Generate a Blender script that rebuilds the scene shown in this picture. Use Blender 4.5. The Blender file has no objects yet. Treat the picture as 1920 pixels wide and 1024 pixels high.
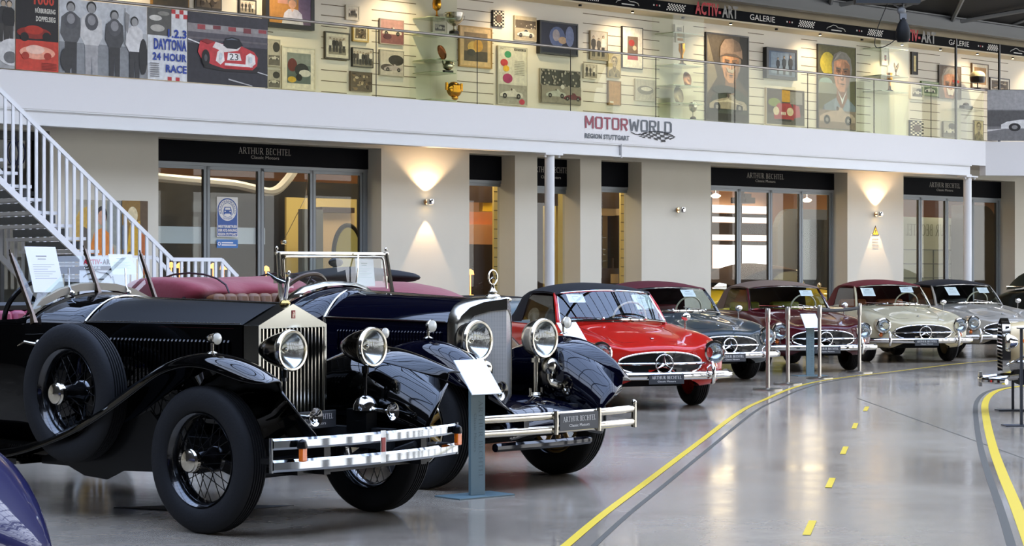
import bpy, bmesh, math, random
from mathutils import Vector, Matrix
from mathutils.bvhtree import BVHTree
random.seed(7)
sc = bpy.context.scene
COL = sc.collection
PI = math.pi
F = 3886.0; CX = 960.0; CY = 512.0; EYE = 1.45

# ---------------------------------------------------------------- camera
cam = bpy.data.objects.new('camera', bpy.data.cameras.new('camera'))
COL.objects.link(cam); sc.camera = cam
cam.location = (0, 0, EYE); cam.rotation_euler = (PI/2, 0, 0)
cam.data.sensor_width = 36.0; cam.data.lens = F/1920*36.0
cam.data.clip_end = 300
# ---------------------------------------------------------------- view
sc.view_settings.view_transform = 'Standard'; sc.view_settings.look = 'None'
sc.view_settings.gamma = 1.0; sc.view_settings.use_curve_mapping = False
sc.view_settings.exposure = 0.0
sc.cycles.use_denoising = True
sc.cycles.max_bounces = 8; sc.cycles.diffuse_bounces = 3; sc.cycles.glossy_bounces = 4
sc.cycles.transparent_max_bounces = 14; sc.cycles.transmission_bounces = 4
sc.cycles.sample_clamp_indirect = 6.0; sc.cycles.caustics_reflective = False; sc.cycles.caustics_refractive = False
# ---------------------------------------------------------------- world: the sky above the glazed roof
SKY = 5.7
w = bpy.data.worlds.new('sky'); sc.world = w; w.use_nodes = True
nt = w.node_tree; nt.nodes.clear()
_o = nt.nodes.new('ShaderNodeOutputWorld'); _b = nt.nodes.new('ShaderNodeBackground')
_tc = nt.nodes.new('ShaderNodeTexCoord'); _sx = nt.nodes.new('ShaderNodeSeparateXYZ'); _cr = nt.nodes.new('ShaderNodeValToRGB')
_cr.color_ramp.elements[0].position = 0.0; _cr.color_ramp.elements[0].color = (.96, .95, .93, 1)
_cr.color_ramp.elements[1].position = 0.9; _cr.color_ramp.elements[1].color = (.46, .62, 1, 1)
nt.links.new(_tc.outputs['Generated'], _sx.inputs[0]); nt.links.new(_sx.outputs['Z'], _cr.inputs[0])
nt.links.new(_cr.outputs[0], _b.inputs[0]); _b.inputs[1].default_value = SKY
nt.links.new(_b.outputs[0], _o.inputs[0])

# ---------------------------------------------------------------- colours and materials
def lin(c):
    c = c/255.0
    return c/12.92 if c <= .04045 else ((c+.055)/1.055)**2.4
def RGB(h):
    return tuple(lin(int(h[i:i+2], 16)) for i in (0, 2, 4))
_M = {}
def M(name, col='808080', rough=.5, metal=0., coat=0., emit=0., noise=0., nscale=3., bump=0., bscale=200., spec=.5, sheen=0.):
    if name in _M: return _M[name]
    m = bpy.data.materials.new(name); m.use_nodes = True; _M[name] = m
    n = m.node_tree; b = n.nodes['Principled BSDF']
    c = RGB(col) if isinstance(col, str) else col
    b.inputs['Base Color'].default_value = (*c, 1); b.inputs['Roughness'].default_value = rough
    b.inputs['Metallic'].default_value = metal; b.inputs['Coat Weight'].default_value = coat
    b.inputs['Coat Roughness'].default_value = .03; b.inputs['Specular IOR Level'].default_value = spec
    if sheen: b.inputs['Sheen Weight'].default_value = sheen
    if emit:
        b.inputs['Emission Color'].default_value = (*c, 1); b.inputs['Emission Strength'].default_value = emit
    tc = n.nodes.new('ShaderNodeTexCoord')
    if noise:
        t = n.nodes.new('ShaderNodeTexNoise'); t.inputs['Scale'].default_value = nscale; t.inputs['Detail'].default_value = 5
        n.links.new(tc.outputs['Object'], t.inputs['Vector'])
        r = n.nodes.new('ShaderNodeValToRGB')
        r.color_ramp.elements[0].position = .3; r.color_ramp.elements[1].position = .7
        r.color_ramp.elements[0].color = (*[x*(1-noise) for x in c], 1)
        r.color_ramp.elements[1].color = (*[min(1, x*(1+noise)) for x in c], 1)
        n.links.new(t.outputs['Fac'], r.inputs[0]); n.links.new(r.outputs[0], b.inputs['Base Color'])
    if bump:
        t = n.nodes.new('ShaderNodeTexNoise'); t.inputs['Scale'].default_value = bscale
        n.links.new(tc.outputs['Object'], t.inputs['Vector'])
        u = n.nodes.new('ShaderNodeBump'); u.inputs['Strength'].default_value = bump; u.inputs['Distance'].default_value = .01
        n.links.new(t.outputs['Fac'], u.inputs['Height']); n.links.new(u.outputs[0], b.inputs['Normal'])
    return m
def thin_glass(name, tint='f4fbf8', ior=1.45, rough=.0):
    if name in _M: return _M[name]
    m = bpy.data.materials.new(name); m.use_nodes = True; _M[name] = m
    n = m.node_tree; n.nodes.clear()
    o = n.nodes.new('ShaderNodeOutputMaterial'); mx = n.nodes.new('ShaderNodeMixShader')
    t = n.nodes.new('ShaderNodeBsdfTransparent'); g = n.nodes.new('ShaderNodeBsdfGlossy'); fr = n.nodes.new('ShaderNodeFresnel')
    t.inputs[0].default_value = (*RGB(tint), 1); g.inputs['Roughness'].default_value = rough; fr.inputs[0].default_value = ior
    gm = n.nodes.new('ShaderNodeNewGeometry'); mi = n.nodes.new('ShaderNodeMix'); mi.inputs[2].default_value = ior; mi.inputs[3].default_value = 1/ior
    n.links.new(gm.outputs['Backfacing'], mi.inputs[0]); n.links.new(mi.outputs[0], fr.inputs[0])
    n.links.new(fr.outputs[0], mx.inputs[0]); n.links.new(t.outputs[0], mx.inputs[1]); n.links.new(g.outputs[0], mx.inputs[2])
    n.links.new(mx.outputs[0], o.inputs[0]); return m
def paint(name, col, coat=.7, rough=.35, noise=0.):
    return M(name, col, rough, 0, coat, noise=noise, spec=.1)
CHROME = M('chrome', 'e6e4e0', .07, 1.); NICKEL = M('nickel', 'cfc8b8', .16, 1.); STEEL = M('brushed_steel', 'b9b4aa', .28, 1.)
RUBBER = M('tyre_rubber', '19191a', .7, bump=.15, bscale=60, spec=.3); BLACK = M('black_paint', '020203', .25, 0, 1.)
DARK = M('dark_void', '08080a', .8); SATIN = M('satin_black', '080809', .4, 0, .2, spec=.2)
GLASS = thin_glass('clear_glass'); CARGLASS = thin_glass('car_glass', 'eef5f2', 1.75)
SHOPGLASS = thin_glass('shop_glass', 'f3f6f5', 1.27)
WHITE = M('white_wall_paint', 'd6d2c4', .85, noise=.02, nscale=1.2, bump=.05, bscale=30)
WSTEEL = M('white_steel_paint', 'dfe1e2', .4); FASC = M('white_fascia_paint', 'e3e3e4', .5)
PAPER = M('white_paper', 'f4f2ee', .7); INK = M('grey_ink', '8a8884', .8); LETTER = M('white_lettering', 'e8e6e0', .5)
AMBER = M('amber_lens', 'ff7a14', .15, 0, 1.); SIGNBLK = M('black_sign_board', '0d0e12', .6, spec=.05)
REFL2 = M('lamp_reflector_grey', 'aeb4b8', .22, 1.)
LENS = thin_glass('lamp_lens', 'fbfdfc', 1.5, .05); REFL = M('lamp_reflector', 'f4f4ee', .18, 1.)
PLATE = M('dealer_plate', '252a31', .4)

# ---------------------------------------------------------------- mesh builder
def vec(*a): return Vector(a[0]) if len(a) == 1 else Vector(a)
def basis(ax):
    ax = Vector(ax).normalized()
    h = Vector((0, 0, 1)) if abs(ax.z) < .9 else Vector((1, 0, 0))
    a = h.cross(ax).normalized(); return a, ax.cross(a), ax
class MB:
    def __init__(s): s.v = []; s.f = []; s.k = []; s.m = 0
    def add(s, vs, fs):
        b = len(s.v); s.v += [tuple(p) for p in vs]; s.f += [tuple(i+b for i in f) for f in fs]; s.k += [s.m]*len(fs); return s
    def box(s, c, d, R=None):
        x, y, z = d[0]/2, d[1]/2, d[2]/2
        vs = [Vector((i*x, j*y, k*z)) for i in (-1, 1) for j in (-1, 1) for k in (-1, 1)]
        if R is not None: vs = [R @ p for p in vs]
        c = Vector(c)
        return s.add([p+c for p in vs], [(0, 1, 3, 2), (4, 6, 7, 5), (0, 4, 5, 1), (2, 3, 7, 6), (0, 2, 6, 4), (1, 5, 7, 3)])
    def bb(s, x0, x1, y0, y1, z0, z1):
        return s.box(((x0+x1)/2, (y0+y1)/2, (z0+z1)/2), (abs(x1-x0), abs(y1-y0), abs(z1-z0)))
    def quad(s, *p): return s.add(p, [tuple(range(len(p)))])
    def lathe(s, prof, o=(0, 0, 0), ax=(0, 0, 1), n=24, cap=True, a0=0, a1=2*PI, sy=1.):
        a, b, c = basis(ax); o = Vector(o); full = abs(a1-a0-2*PI) < 1e-6; k = n if full else n+1
        vs = []
        for r, h in prof:
            for i in range(k):
                t = a0+(a1-a0)*i/n; vs.append(o+c*h+(a*math.cos(t)+b*math.sin(t)*sy)*r)
        fs = []
        for j in range(len(prof)-1):
            for i in range(n):
                i2 = (i+1) % k; fs.append((j*k+i, j*k+i2, (j+1)*k+i2, (j+1)*k+i))
        if cap and full:
            if prof[0][0] > 1e-5: fs.append(tuple(reversed(range(k))))
            if prof[-1][0] > 1e-5: fs.append(tuple((len(prof)-1)*k+i for i in range(k)))
        return s.add(vs, fs)
    def cyl(s, p0, p1, r0, r1=None, n=12, cap=True):
        p0 = Vector(p0); p1 = Vector(p1); d = p1-p0
        return s.lathe([(r0, 0), (r0 if r1 is None else r1, d.length)], p0, d, n, cap)
    def tube(s, pts, r, n=8, closed=False, sx=1., up=None, cap=True):
        pts = [Vector(p) for p in pts]; N = len(pts); vs = []; pu = None
        for i, p in enumerate(pts):
            if closed: t = pts[(i+1) % N]-pts[i-1]
            else: t = pts[min(i+1, N-1)]-pts[max(i-1, 0)]
            t.normalize()
            if up is not None: u = Vector(up); u = (u-t*u.dot(t)).normalized()
            elif pu is None: u = basis(t)[0]
            else: u = (pu-t*pu.dot(t)).normalized()
            pu = u; w_ = t.cross(u); rr = r[i] if isinstance(r, (list, tuple)) else r
            for j in range(n):
                a = 2*PI*(j+.5)/n; vs.append(p+u*math.cos(a)*rr*sx+w_*math.sin(a)*rr)
        fs = []
        for i in range(N if closed else N-1):
            i2 = (i+1) % N
            for j in range(n):
                j2 = (j+1) % n; fs.append((i*n+j, i*n+j2, i2*n+j2, i2*n+j))
        if not closed and cap: fs += [tuple(reversed(range(n))), tuple((N-1)*n+j for j in range(n))]
        return s.add(vs, fs)
    def ell(s, c, r, n=16, m=10):
        if not isinstance(r, (tuple, list)): r = (r, r, r)
        b = len(s.v)
        s.lathe([(math.sin(PI*j/m) if 0 < j < m else 1e-4, -math.cos(PI*j/m)) for j in range(m+1)], n=n, cap=False)
        c = Vector(c)
        for i in range(b, len(s.v)):
            p = s.v[i]; s.v[i] = (c.x+p[0]*r[0], c.y+p[1]*r[1], c.z+p[2]*r[2])
        return s
    def loft(s, rows, closed=False, cap0=False, cap1=False):
        k = len(rows[0]); vs = [p for r in rows for p in r]; fs = []
        for j in range(len(rows)-1):
            for i in range(k if closed else k-1):
                i2 = (i+1) % k; fs.append((j*k+i, j*k+i2, (j+1)*k+i2, (j+1)*k+i))
        if cap0: fs.append(tuple(reversed(range(k))))
        if cap1: fs.append(tuple((len(rows)-1)*k+i for i in range(k)))
        return s.add(vs, fs)
    def prism(s, poly, O, X, Y, t):
        O = Vector(O); X = Vector(X).normalized(); Y = Vector(Y).normalized(); Z = X.cross(Y)*t; k = len(poly)
        vs = [O+X*a+Y*b for a, b in poly]; vs += [p+Z for p in vs]
        return s.add(vs, [tuple(reversed(range(k))), tuple(range(k, 2*k))]+[(i, (i+1) % k, k+(i+1) % k, k+i) for i in range(k)])
    def xf(s, mt, start=0):
        for i in range(start, len(s.v)): s.v[i] = tuple(mt @ Vector(s.v[i]))
        return s
    def mirror_y(s, start=0, f0=0):
        b = len(s.v); n = b-start; s.v += [(x, -y, z) for x, y, z in s.v[start:b]]
        fs = s.f[f0:]; ks = s.k[f0:]; s.f += [tuple(reversed([i+n for i in f])) for f in fs]; s.k += ks; return s
    def build(s, name, mats, parent=None, origin=None, rot=0., smooth=True, sub=0, solid=0., bevel=0., ang=40, fixn=False, merge=0.):
        me = bpy.data.meshes.new(name)
        o0 = Vector(origin) if origin is not None else Vector((0, 0, 0))
        me.from_pydata([tuple(Vector(p)-o0) for p in s.v], [], s.f)
        if not isinstance(mats, (list, tuple)): mats = [mats]
        for m in mats: me.materials.append(m)
        me.polygons.foreach_set('material_index', [min(k, len(mats)-1) for k in s.k])
        if fixn or merge:
            bm = bmesh.new(); bm.from_mesh(me)
            if merge: bmesh.ops.remove_doubles(bm, verts=bm.verts, dist=merge)
            if fixn: bmesh.ops.recalc_face_normals(bm, faces=bm.faces)
            bm.to_mesh(me); bm.free()
        if smooth:
            me.polygons.foreach_set('use_smooth', [True]*len(me.polygons))
            if not sub: me.set_sharp_from_angle(angle=math.radians(ang))
        o = bpy.data.objects.new(name, me); COL.objects.link(o)
        if rot: o.rotation_euler = (0, 0, rot)
        o.location = Matrix.Rotation(rot, 3, 'Z') @ o0 if rot else o0
        if parent is not None: o.parent = parent
        if bevel:
            b = o.modifiers.new('b', 'BEVEL'); b.width = bevel; b.segments = 2; b.limit_method = 'ANGLE'
        if solid:
            b = o.modifiers.new('s', 'SOLIDIFY'); b.thickness = solid; b.offset = 0
        if sub:
            b = o.modifiers.new('u', 'SUBSURF'); b.levels = sub; b.render_levels = sub
        return o
def thing(name, label, cat, loc=(0, 0, 0), rz=0., group=None, parent=None):
    o = bpy.data.objects.new(name, None); COL.objects.link(o); o.location = loc; o.rotation_euler = (0, 0, rz)
    o.empty_display_size = .1
    return tag(o, label, cat, group)
def tag(o, label, cat, group=None):
    o['label'] = label; o['category'] = cat
    if group: o['group'] = group
    return o
def struct(o): o['kind'] = 'structure'; return o

# ---------------------------------------------------------------- lettering
TX = {}
def cache_text(strings):
    for t in strings:
        cu = bpy.data.curves.new('t', 'FONT'); cu.body = t; cu.size = 1.; cu.resolution_u = 2
        bold = t.startswith('*')
        if bold: cu.body = t[1:]; cu.offset = .035; cu.space_character = 1.08
        o = bpy.data.objects.new('t', cu); COL.objects.link(o)
        me = bpy.data.meshes.new_from_object(o.evaluated_get(bpy.context.evaluated_depsgraph_get()))
        vs = [tuple(v.co) for v in me.vertices]; fs = [tuple(p.vertices) for p in me.polygons]
        x0 = min(v[0] for v in vs); x1 = max(v[0] for v in vs); y0 = min(v[1] for v in vs); y1 = max(v[1] for v in vs)
        TX[t] = ([((v[0]-x0)/(x1-x0), (v[1]-y0)/(y1-y0)) for v in vs], fs)
        bpy.data.objects.remove(o); bpy.data.meshes.remove(me); bpy.data.curves.remove(cu)
def text(mb, t, O, X, Y, wd, ht):
    """letters filling wd x ht, lower-left corner at O"""
    O = Vector(O); X = Vector(X).normalized()*wd; Y = Vector(Y).normalized()*ht
    vs, fs = TX[t]; mb.add([O+X*a+Y*b for a, b in vs], fs)
# serif capitals drawn with strokes: (x0,y0,x1,y1,width)
T_, H_ = .05, .14
SER = {
 'A': (.86, [(.06,0,.40,1,T_),(.38,1,.76,0,H_),(.2,.33,.62,.33,T_),(-.04,.02,.2,.02,T_),(.62,.02,.92,.02,T_)]),
 'R': (.80, [(.14,0,.14,1,H_),(.0,.02,.28,.02,T_),(.0,.98,.4,.98,T_),(.4,.98,.58,.88,.09),(.58,.9,.58,.62,H_),(.58,.62,.4,.5,.09),(.14,.5,.42,.5,T_),(.36,.5,.74,.02,H_),(.68,.02,.86,.02,T_)]),
 'T': (.72, [(.36,0,.36,1,H_),(.0,.97,.72,.97,T_),(.02,.98,.02,.82,T_),(.7,.98,.7,.82,T_),(.22,.02,.5,.02,T_)]),
 'H': (.90, [(.14,0,.14,1,H_),(.76,0,.76,1,H_),(.14,.5,.76,.5,T_),(0,.02,.28,.02,T_),(0,.98,.28,.98,T_),(.62,.02,.9,.02,T_),(.62,.98,.9,.98,T_)]),
 'U': (.84, [(.14,1,.14,.22,H_),(.14,.22,.26,.05,.11),(.26,.05,.56,.05,T_),(.56,.05,.70,.22,.06),(.7,.22,.7,1,T_),(0,.98,.28,.98,T_),(.58,.98,.84,.98,T_)]),
 'B': (.70, [(.14,0,.14,1,H_),(0,.02,.44,.02,T_),(0,.98,.42,.98,T_),(.14,.53,.44,.53,T_),(.42,.98,.54,.86,.08),(.54,.88,.54,.64,.11),(.54,.64,.42,.53,.08),(.44,.53,.6,.4,.08),(.6,.42,.6,.15,H_),(.6,.15,.44,.02,.08)]),
 'E': (.62, [(.14,0,.14,1,H_),(0,.02,.56,.02,T_),(0,.98,.54,.98,T_),(.14,.52,.46,.52,T_),(.55,0,.58,.2,T_),(.52,1,.52,.82,T_),(.46,.62,.46,.42,T_)]),
 'C': (.84, [(.74,.8,.62,.95,T_),(.62,.95,.36,.97,T_),(.36,.97,.16,.82,.09),(.12,.84,.08,.5,H_),(.08,.5,.14,.16,H_),(.16,.18,.38,.03,.09),(.38,.03,.64,.05,T_),(.64,.05,.76,.18,T_),(.74,1,.74,.72,T_)]),
 'L': (.60, [(.14,0,.14,1,H_),(0,.98,.3,.98,T_),(0,.02,.56,.02,T_),(.55,0,.58,.22,T_)]),
 'M': (1.0, [(.1,0,.1,1,.18),(.1,1,.5,.28,.17),(.5,.28,.9,1,.17),(.9,0,.9,1,.18)]),
 'O': (.86, [(.1,.12,.1,.88,.18),(.76,.12,.76,.88,.18),(.18,.93,.68,.93,.14),(.18,.07,.68,.07,.14),(.08,.84,.2,.96,.14),(.78,.84,.66,.96,.14),(.08,.16,.2,.04,.14),(.78,.16,.66,.04,.14)]),
 't': (.74, [(.37,0,.37,1,.18),(0,.93,.74,.93,.14)]),
 'r': (.84, [(.1,0,.1,1,.18),(.1,.93,.62,.93,.14),(.58,.96,.74,.84,.14),(.74,.86,.74,.56,.17),(.74,.6,.6,.46,.14),(.1,.48,.62,.48,.14),(.42,.48,.72,0,.18)]),
 'W': (1.16, [(.08,1,.3,0,.17),(.3,0,.58,.8,.16),(.58,.8,.86,0,.16),(.86,0,1.08,1,.17)]),
 'l': (.66, [(.1,0,.1,1,.18),(.1,.07,.64,.07,.14)]),
 'd': (.86, [(.1,0,.1,1,.18),(.1,.93,.62,.93,.14),(.1,.07,.62,.07,.14),(.58,.96,.76,.82,.14),(.58,.04,.76,.18,.14),(.76,.14,.76,.86,.18)]),
}
def strokes(mb, t, O, X, Y, wd, ht, gap=.14, sp=.5):
    adv = 0; parts = []
    for ch in t:
        if ch == ' ': adv += sp; continue
        wch, st = SER[ch]; parts.append((adv, st)); adv += wch+gap
    adv -= gap; kx = wd/adv
    O = Vector(O); X = Vector(X).normalized(); Y = Vector(Y).normalized(); N = X.cross(Y)
    i = 0
    for a, st in parts:
        for x0, y0, x1, y1, w_ in st:
            x0, x1 = x0+a, x1+a; d = Vector((x1-x0, y1-y0)).normalized(); p = Vector((-d.y, d.x))*w_/2
            q = [(x0+p.x, y0+p.y), (x0-p.x, y0-p.y), (x1-p.x, y1-p.y), (x1+p.x, y1+p.y)]
            off = N*(.00004*(i % 5)); i += 1
            mb.quad(*[O+X*(u*kx)+Y*(v*ht)+off for u, v in q])
cache_text(['Classic Motors', '*REGION STUTTGART', '*ACTIV-', '*ART', '*ACTIV', '-ART', 'GALERIE', '*1000', '*NÜRBURGRING', '*DOPPELSIEG', '*1.2.3', '*DAYTONA',
            '*24 HOUR', '*RACE', 'KRAFTFAHRZEUG', 'GEWERBE', '*MEISTERBETRIEB', '*DER KFZ-INNUNG', '*REGION STUTTGART', '23', '1967', 'AINTREE 200'])

# ---------------------------------------------------------------- building frame: s along the shop front, D into the building
PHI = math.atan2(3886, 4240)
UX, UY = math.cos(PHI), math.sin(PHI)
D0 = 25.02
def SZ(px, py, d=0.):
    a = (px-CX)/F; Z = (D0+d)/(UX-UY*a); X = a*Z
    return UX*X+UY*Z, EYE+(CY-py)/F*Z
def S(px, d=0.): return SZ(px, 0, d)[0]
def WP(s, D, z=0.): return Vector((UX*s-UY*D, UY*s+UX*D, z))
def ground(px, py, z=0.):
    Z = F*(EYE-z)/(py-CY); return Vector(((px-CX)*Z/F, Z, z))
# ================================================================ THE HALL
def B(mb, name, mats, org=None, **k):          # build in the building frame
    return mb.build(name, mats, origin=org, rot=PHI, **k)
# floor: polished concrete
fm = bpy.data.materials.new('polished_concrete'); fm.use_nodes = True
n = fm.node_tree; b = n.nodes['Principled BSDF']; tc = n.nodes.new('ShaderNodeTexCoord')
mp = n.nodes.new('ShaderNodeMapping'); mp.inputs['Rotation'].default_value = (0, 0, PHI); mp.inputs['Scale'].default_value = (1, 1, 1)
n.links.new(tc.outputs['Object'], mp.inputs[0])
def noise_(sc_, det=6, rough=.6, dist=0):
    t = n.nodes.new('ShaderNodeTexNoise'); t.inputs['Scale'].default_value = sc_; t.inputs['Detail'].default_value = det
    t.inputs['Roughness'].default_value = rough; t.inputs['Distortion'].default_value = dist
    n.links.new(mp.outputs[0], t.inputs['Vector']); return t
def ramp_(a, b_, ca, cb):
    r = n.nodes.new('ShaderNodeValToRGB'); r.color_ramp.elements[0].position = a; r.color_ramp.elements[1].position = b_
    r.color_ramp.elements[0].color = (*ca, 1); r.color_ramp.elements[1].color = (*cb, 1); return r
t1 = noise_(.5, 7, .65, .6); t2 = noise_(5., 6, .7)
r1 = ramp_(.3, .72, (.245, .20, .15), (.40, .335, .25)); n.links.new(t1.outputs['Fac'], r1.inputs[0])
r2 = ramp_(.35, .7, (.72, .72, .72), (1, 1, 1)); n.links.new(t2.outputs['Fac'], r2.inputs[0])
mx = n.nodes.new('ShaderNodeMixRGB'); mx.blend_type = 'MULTIPLY'; mx.inputs[0].default_value = .55
n.links.new(r1.outputs[0], mx.inputs[1]); n.links.new(r2.outputs[0], mx.inputs[2]); n.links.new(mx.outputs[0], b.inputs['Base Color'])
r3 = ramp_(.3, .7, (.10, .10, .10), (.24, .24, .24)); n.links.new(t1.outputs['Fac'], r3.inputs[0]); n.links.new(r3.outputs[0], b.inputs['Roughness'])
b.inputs['Specular IOR Level'].default_value = .5
u_ = n.nodes.new('ShaderNodeBump'); u_.inputs['Strength'].default_value = .06; u_.inputs['Distance'].default_value = .02
t3 = noise_(2.2, 3); n.links.new(t3.outputs['Fac'], u_.inputs['Height']); n.links.new(u_.outputs[0], b.inputs['Normal'])
mb = MB(); mb.bb(-9, 60, -12, D0+10, -.1, 0); struct(B(mb, 'floor', fm))
# floor joints and painted lines
YEL = M('yellow_floor_paint', 'e3c02c', .35); JOINT = M('floor_joint', '5f5a50', .8, spec=.1)
def strip(pts, w_, z, closed=False):
    mb = MB(); L = []; R_ = []
    for i, p in enumerate(pts):
        t = (pts[min(i+1, len(pts)-1)]-pts[max(i-1, 0)]).normalized(); nn = Vector((-t.y, t.x, 0))*w_/2
        L.append(p+nn+Vector((0, 0, z))); R_.append(p-nn+Vector((0, 0, z)))
    mb.loft([L, R_]); return mb
def curve(pts, k=6):
    out = []; P = [pts[0]]+pts+[pts[-1]]
    for i in range(1, len(P)-2):
        for j in range(k):
            t = j/k; a, b_, c, d = P[i-1:i+3]
            out.append(.5*((2*b_)+(-a+c)*t+(2*a-5*b_+4*c-d)*t*t+(-a+3*b_-3*c+d)*t**3))
    out.append(P[-2]); return out
yl = [ground(*p) for p in [(1030, 1050), (1062, 1023), (1130, 966), (1210, 906), (1300, 838), (1390, 771), (1440, 747), (1480, 730), (1527, 717), (1588, 707.4), (1668, 698), (1791, 683), (1865, 676.7), (1960, 668)]]
tag(strip(curve(yl), .055, .003).build('floor_line', YEL, smooth=False), 'long thin yellow line curving across the concrete floor in front of the cars', 'floor marking')
yr = [ground(*p) for p in [(1960, 722), (1920, 724), (1880, 730), (1858, 740), (1847, 758), (1850, 790), (1862, 840), (1880, 890), (1905, 950), (1935, 1030)]]
tag(strip(curve(yr), .075, .003).build('floor_line', YEL, smooth=False), 'thick yellow line bending round the display at the right edge of the floor', 'floor marking')
dash = [((1512, 1004), (1524, 977)), ((1553, 915), (1561, 897)), ((1580, 852), (1586, 838)), ((1601, 804), (1605, 794)), ((1622, 771), (1626, 763))]
dl = ['lowest', 'second lowest', 'middle', 'second highest', 'farthest']
for (a, b_), nm in zip(dash, dl):
    tag(strip([ground(*a), ground(*b_)], .045, .003).build('floor_dash', YEL, smooth=False), f'short yellow floor dash in the aisle, {nm} of the row of five', 'floor marking', 'dashes down the middle of the aisle')
jn = MB()
for off in (-.09,):
    for src, w_ in ((yl, .035), (yr, .05)):
        q = [p+Vector((-off*1.6 if src is yl else off*1.2, off*.3, 0)) for p in src]; m2 = strip(curve(q), w_, .0015); jn.add(m2.v, m2.f)
for s in range(-5, 60, 9):
    jn.bb(s-.008, s+.008, -10, D0-1, .0, .0012)
_k = len(jn.v)
struct(jn.build('trim_1', JOINT, smooth=False))

# ---------------------------------------------------------------- shop front wall with its openings (wall face at d = 1.2, doors at d = 1.6)
DW, DD = 1.2, 1.6
OPS = [(297, 715), (880, 965.5), (1007.4, 1088), (1127.5, 1203), (1333, 1589), (1694, 1903)]
ZOP = 3.47; WT = 3.67
wall = MB(); e = S(-8, DW)
edges = [(-9.0, None)]
ops = [(S(a, DW), S(b_, DW)) for a, b_ in OPS]
ops_all = [(S(-90, DW), S(93, DW))]+ops
prev = -8.6
for a, b_ in ops_all:
    wall.bb(prev, a, D0+DW, D0+DW+.45, 0, WT); wall.bb(a, b_, D0+DW, D0+DW+.45, ZOP, WT); prev = b_
wall.bb(prev, 60, D0+DW, D0+DW+.45, 0, WT)
struct(B(wall, 'wall_front', WHITE, smooth=False))
# plinth steps under the narrow windows
# doors and windows
ALU = M('grey_aluminium', '7c8286', .45, .3); ALUD = M('dark_gasket', '1c1f22', .5)
SEAL = M('beige_soffit', 'b98f6a', .6)
def door_unit(nm, px0, px1, bounds, ztop, zsign, sign_text=None, wide=.05, handle=False, dd=DD):
    """signboard above folding glass doors; bounds = panel edges in s"""
    s0, s1 = S(px0, DW), S(px1, dd); yb = D0+dd
    fr = MB(); g = MB(); fr.m = 0
    W_ = wide
    for i in range(len(bounds)-1):
        a, b_ = bounds[i]+.006, bounds[i+1]-.006
        fr.bb(a, a+W_, yb-.03, yb+.03, .02, ztop-.05); fr.bb(b_-W_, b_, yb-.03, yb+.03, .02, ztop-.05)
        fr.bb(a, b_, yb-.03, yb+.03, .02, .16); fr.bb(a, b_, yb-.03, yb+.03, ztop-.05-W_, ztop-.05)
        fr.m = 1; fr.bb(a+W_, a+W_+.012, yb-.02, yb+.02, .16, ztop-.1); fr.bb(b_-W_-.012, b_-W_, yb-.02, yb+.02, .16, ztop-.1); fr.m = 0
        g.bb(a+W_, b_-W_, yb-.004, yb+.004, .16, ztop-.05-W_)
    fr.bb(s0, s1, yb-.05, yb+.05, ztop-.05, ztop); fr.bb(bounds[-1], s1, yb-.04, yb+.04, 0, ztop)
    o = struct(B(fr, nm, [ALU, ALUD], smooth=False)); g = g.build('pane', SHOPGLASS, o, smooth=False)
    sg = MB(); sg.bb(s0, s1, yb-.06, yb+.06, ztop, ZOP)
    return o
SGT = M('sign_lettering', '9a958c', .5)
def signboard(px0, px1, ztop, txt, label, dd=DD, tw=.95):
    s0, s1 = S(px0, DW)+.005, S(px1, dd); yb = D0+dd; c = (s0+s1)/2
    sg = MB(); sg.bb(s0, s1, yb-.06, yb+.06, ztop+.005, ZOP-.005)
    o = B(sg, 'signboard', SIGNBLK, org=(c, yb, ztop), smooth=False); tag(o, label, 'sign')
    if txt:
        t = MB(); hz = ZOP-ztop; lx = c+txt
        strokes(t, 'ARTHUR BECHTEL', (lx-tw/2, yb-.064, ztop+hz*.5), (1, 0, 0), (0, 0, 1), tw, .10)
        text(t, 'Classic Motors', (lx-tw*.27, yb-.064, ztop+hz*.28), (1, 0, 0), (0, 0, 1), tw*.54, .05)
        for i in range(len(t.v)): t.v[i] = (t.v[i][0]-c, t.v[i][1]-yb, t.v[i][2]-ztop)
        t.build('lettering', SGT, o, smooth=False)
    return o
def zb(px, py, d=DD): return SZ(px, py, d)[1]
def lerps(px, dd=DD): return [S(p, dd) for p in px]
def eq(a, b_, k): return [a+(b_-a)*i/k for i in range(k+1)]
zA = zb(480, 309.5)
door_unit('door_1', 297, 687, eq(S(280, DD), S(678, DD), 4), zA, 0)
signboard(297, 687, zA, .05, 'wide black shop sign with grey serif lettering above the folding doors nearest the staircase', tw=1.0)
zB = zb(915, 338.5)
def slot(nm, i, px1, zt, solid_frame=False, label='', txt=0):
    s0, s1 = S(OPS[i][0]-30, DD), S(px1, DD)
    door_unit(nm, OPS[i][0], px1+1, [s0, s1], zt, 0, wide=.075 if solid_frame else .05)
    signboard(OPS[i][0], px1, zt, txt, label, tw=.9)
slot('window_1', 1, 947, zB, label='black blank board over the narrow window right of the lit wall lamp pillar')
slot('door_2', 2, 1067, zb(1035, 350), True, 'black lettered board over the single glass door behind the round white column', .07)
slot('window_2', 3, 1184.5, zb(1155, 351), label='black blank board over the narrow window left of the unlit wall lamp')
zE = zb(1440, 352); door_unit('door_3', 1333, 1561, eq(S(1322, DD), S(1556, DD), 4), zE, 0)
signboard(1333, 1561, zE, -.1, 'black shop sign over the folding doors that show the yellow car', tw=1.1)
zF = zb(1780, 368.5); door_unit('door_4', 1694, 1873, eq(S(1672, DD), S(1869, DD), 4), zF, 0)
signboard(1694, 1873, zF, -.1, 'farthest black shop sign, behind the second round white column', tw=1.1)
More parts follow.
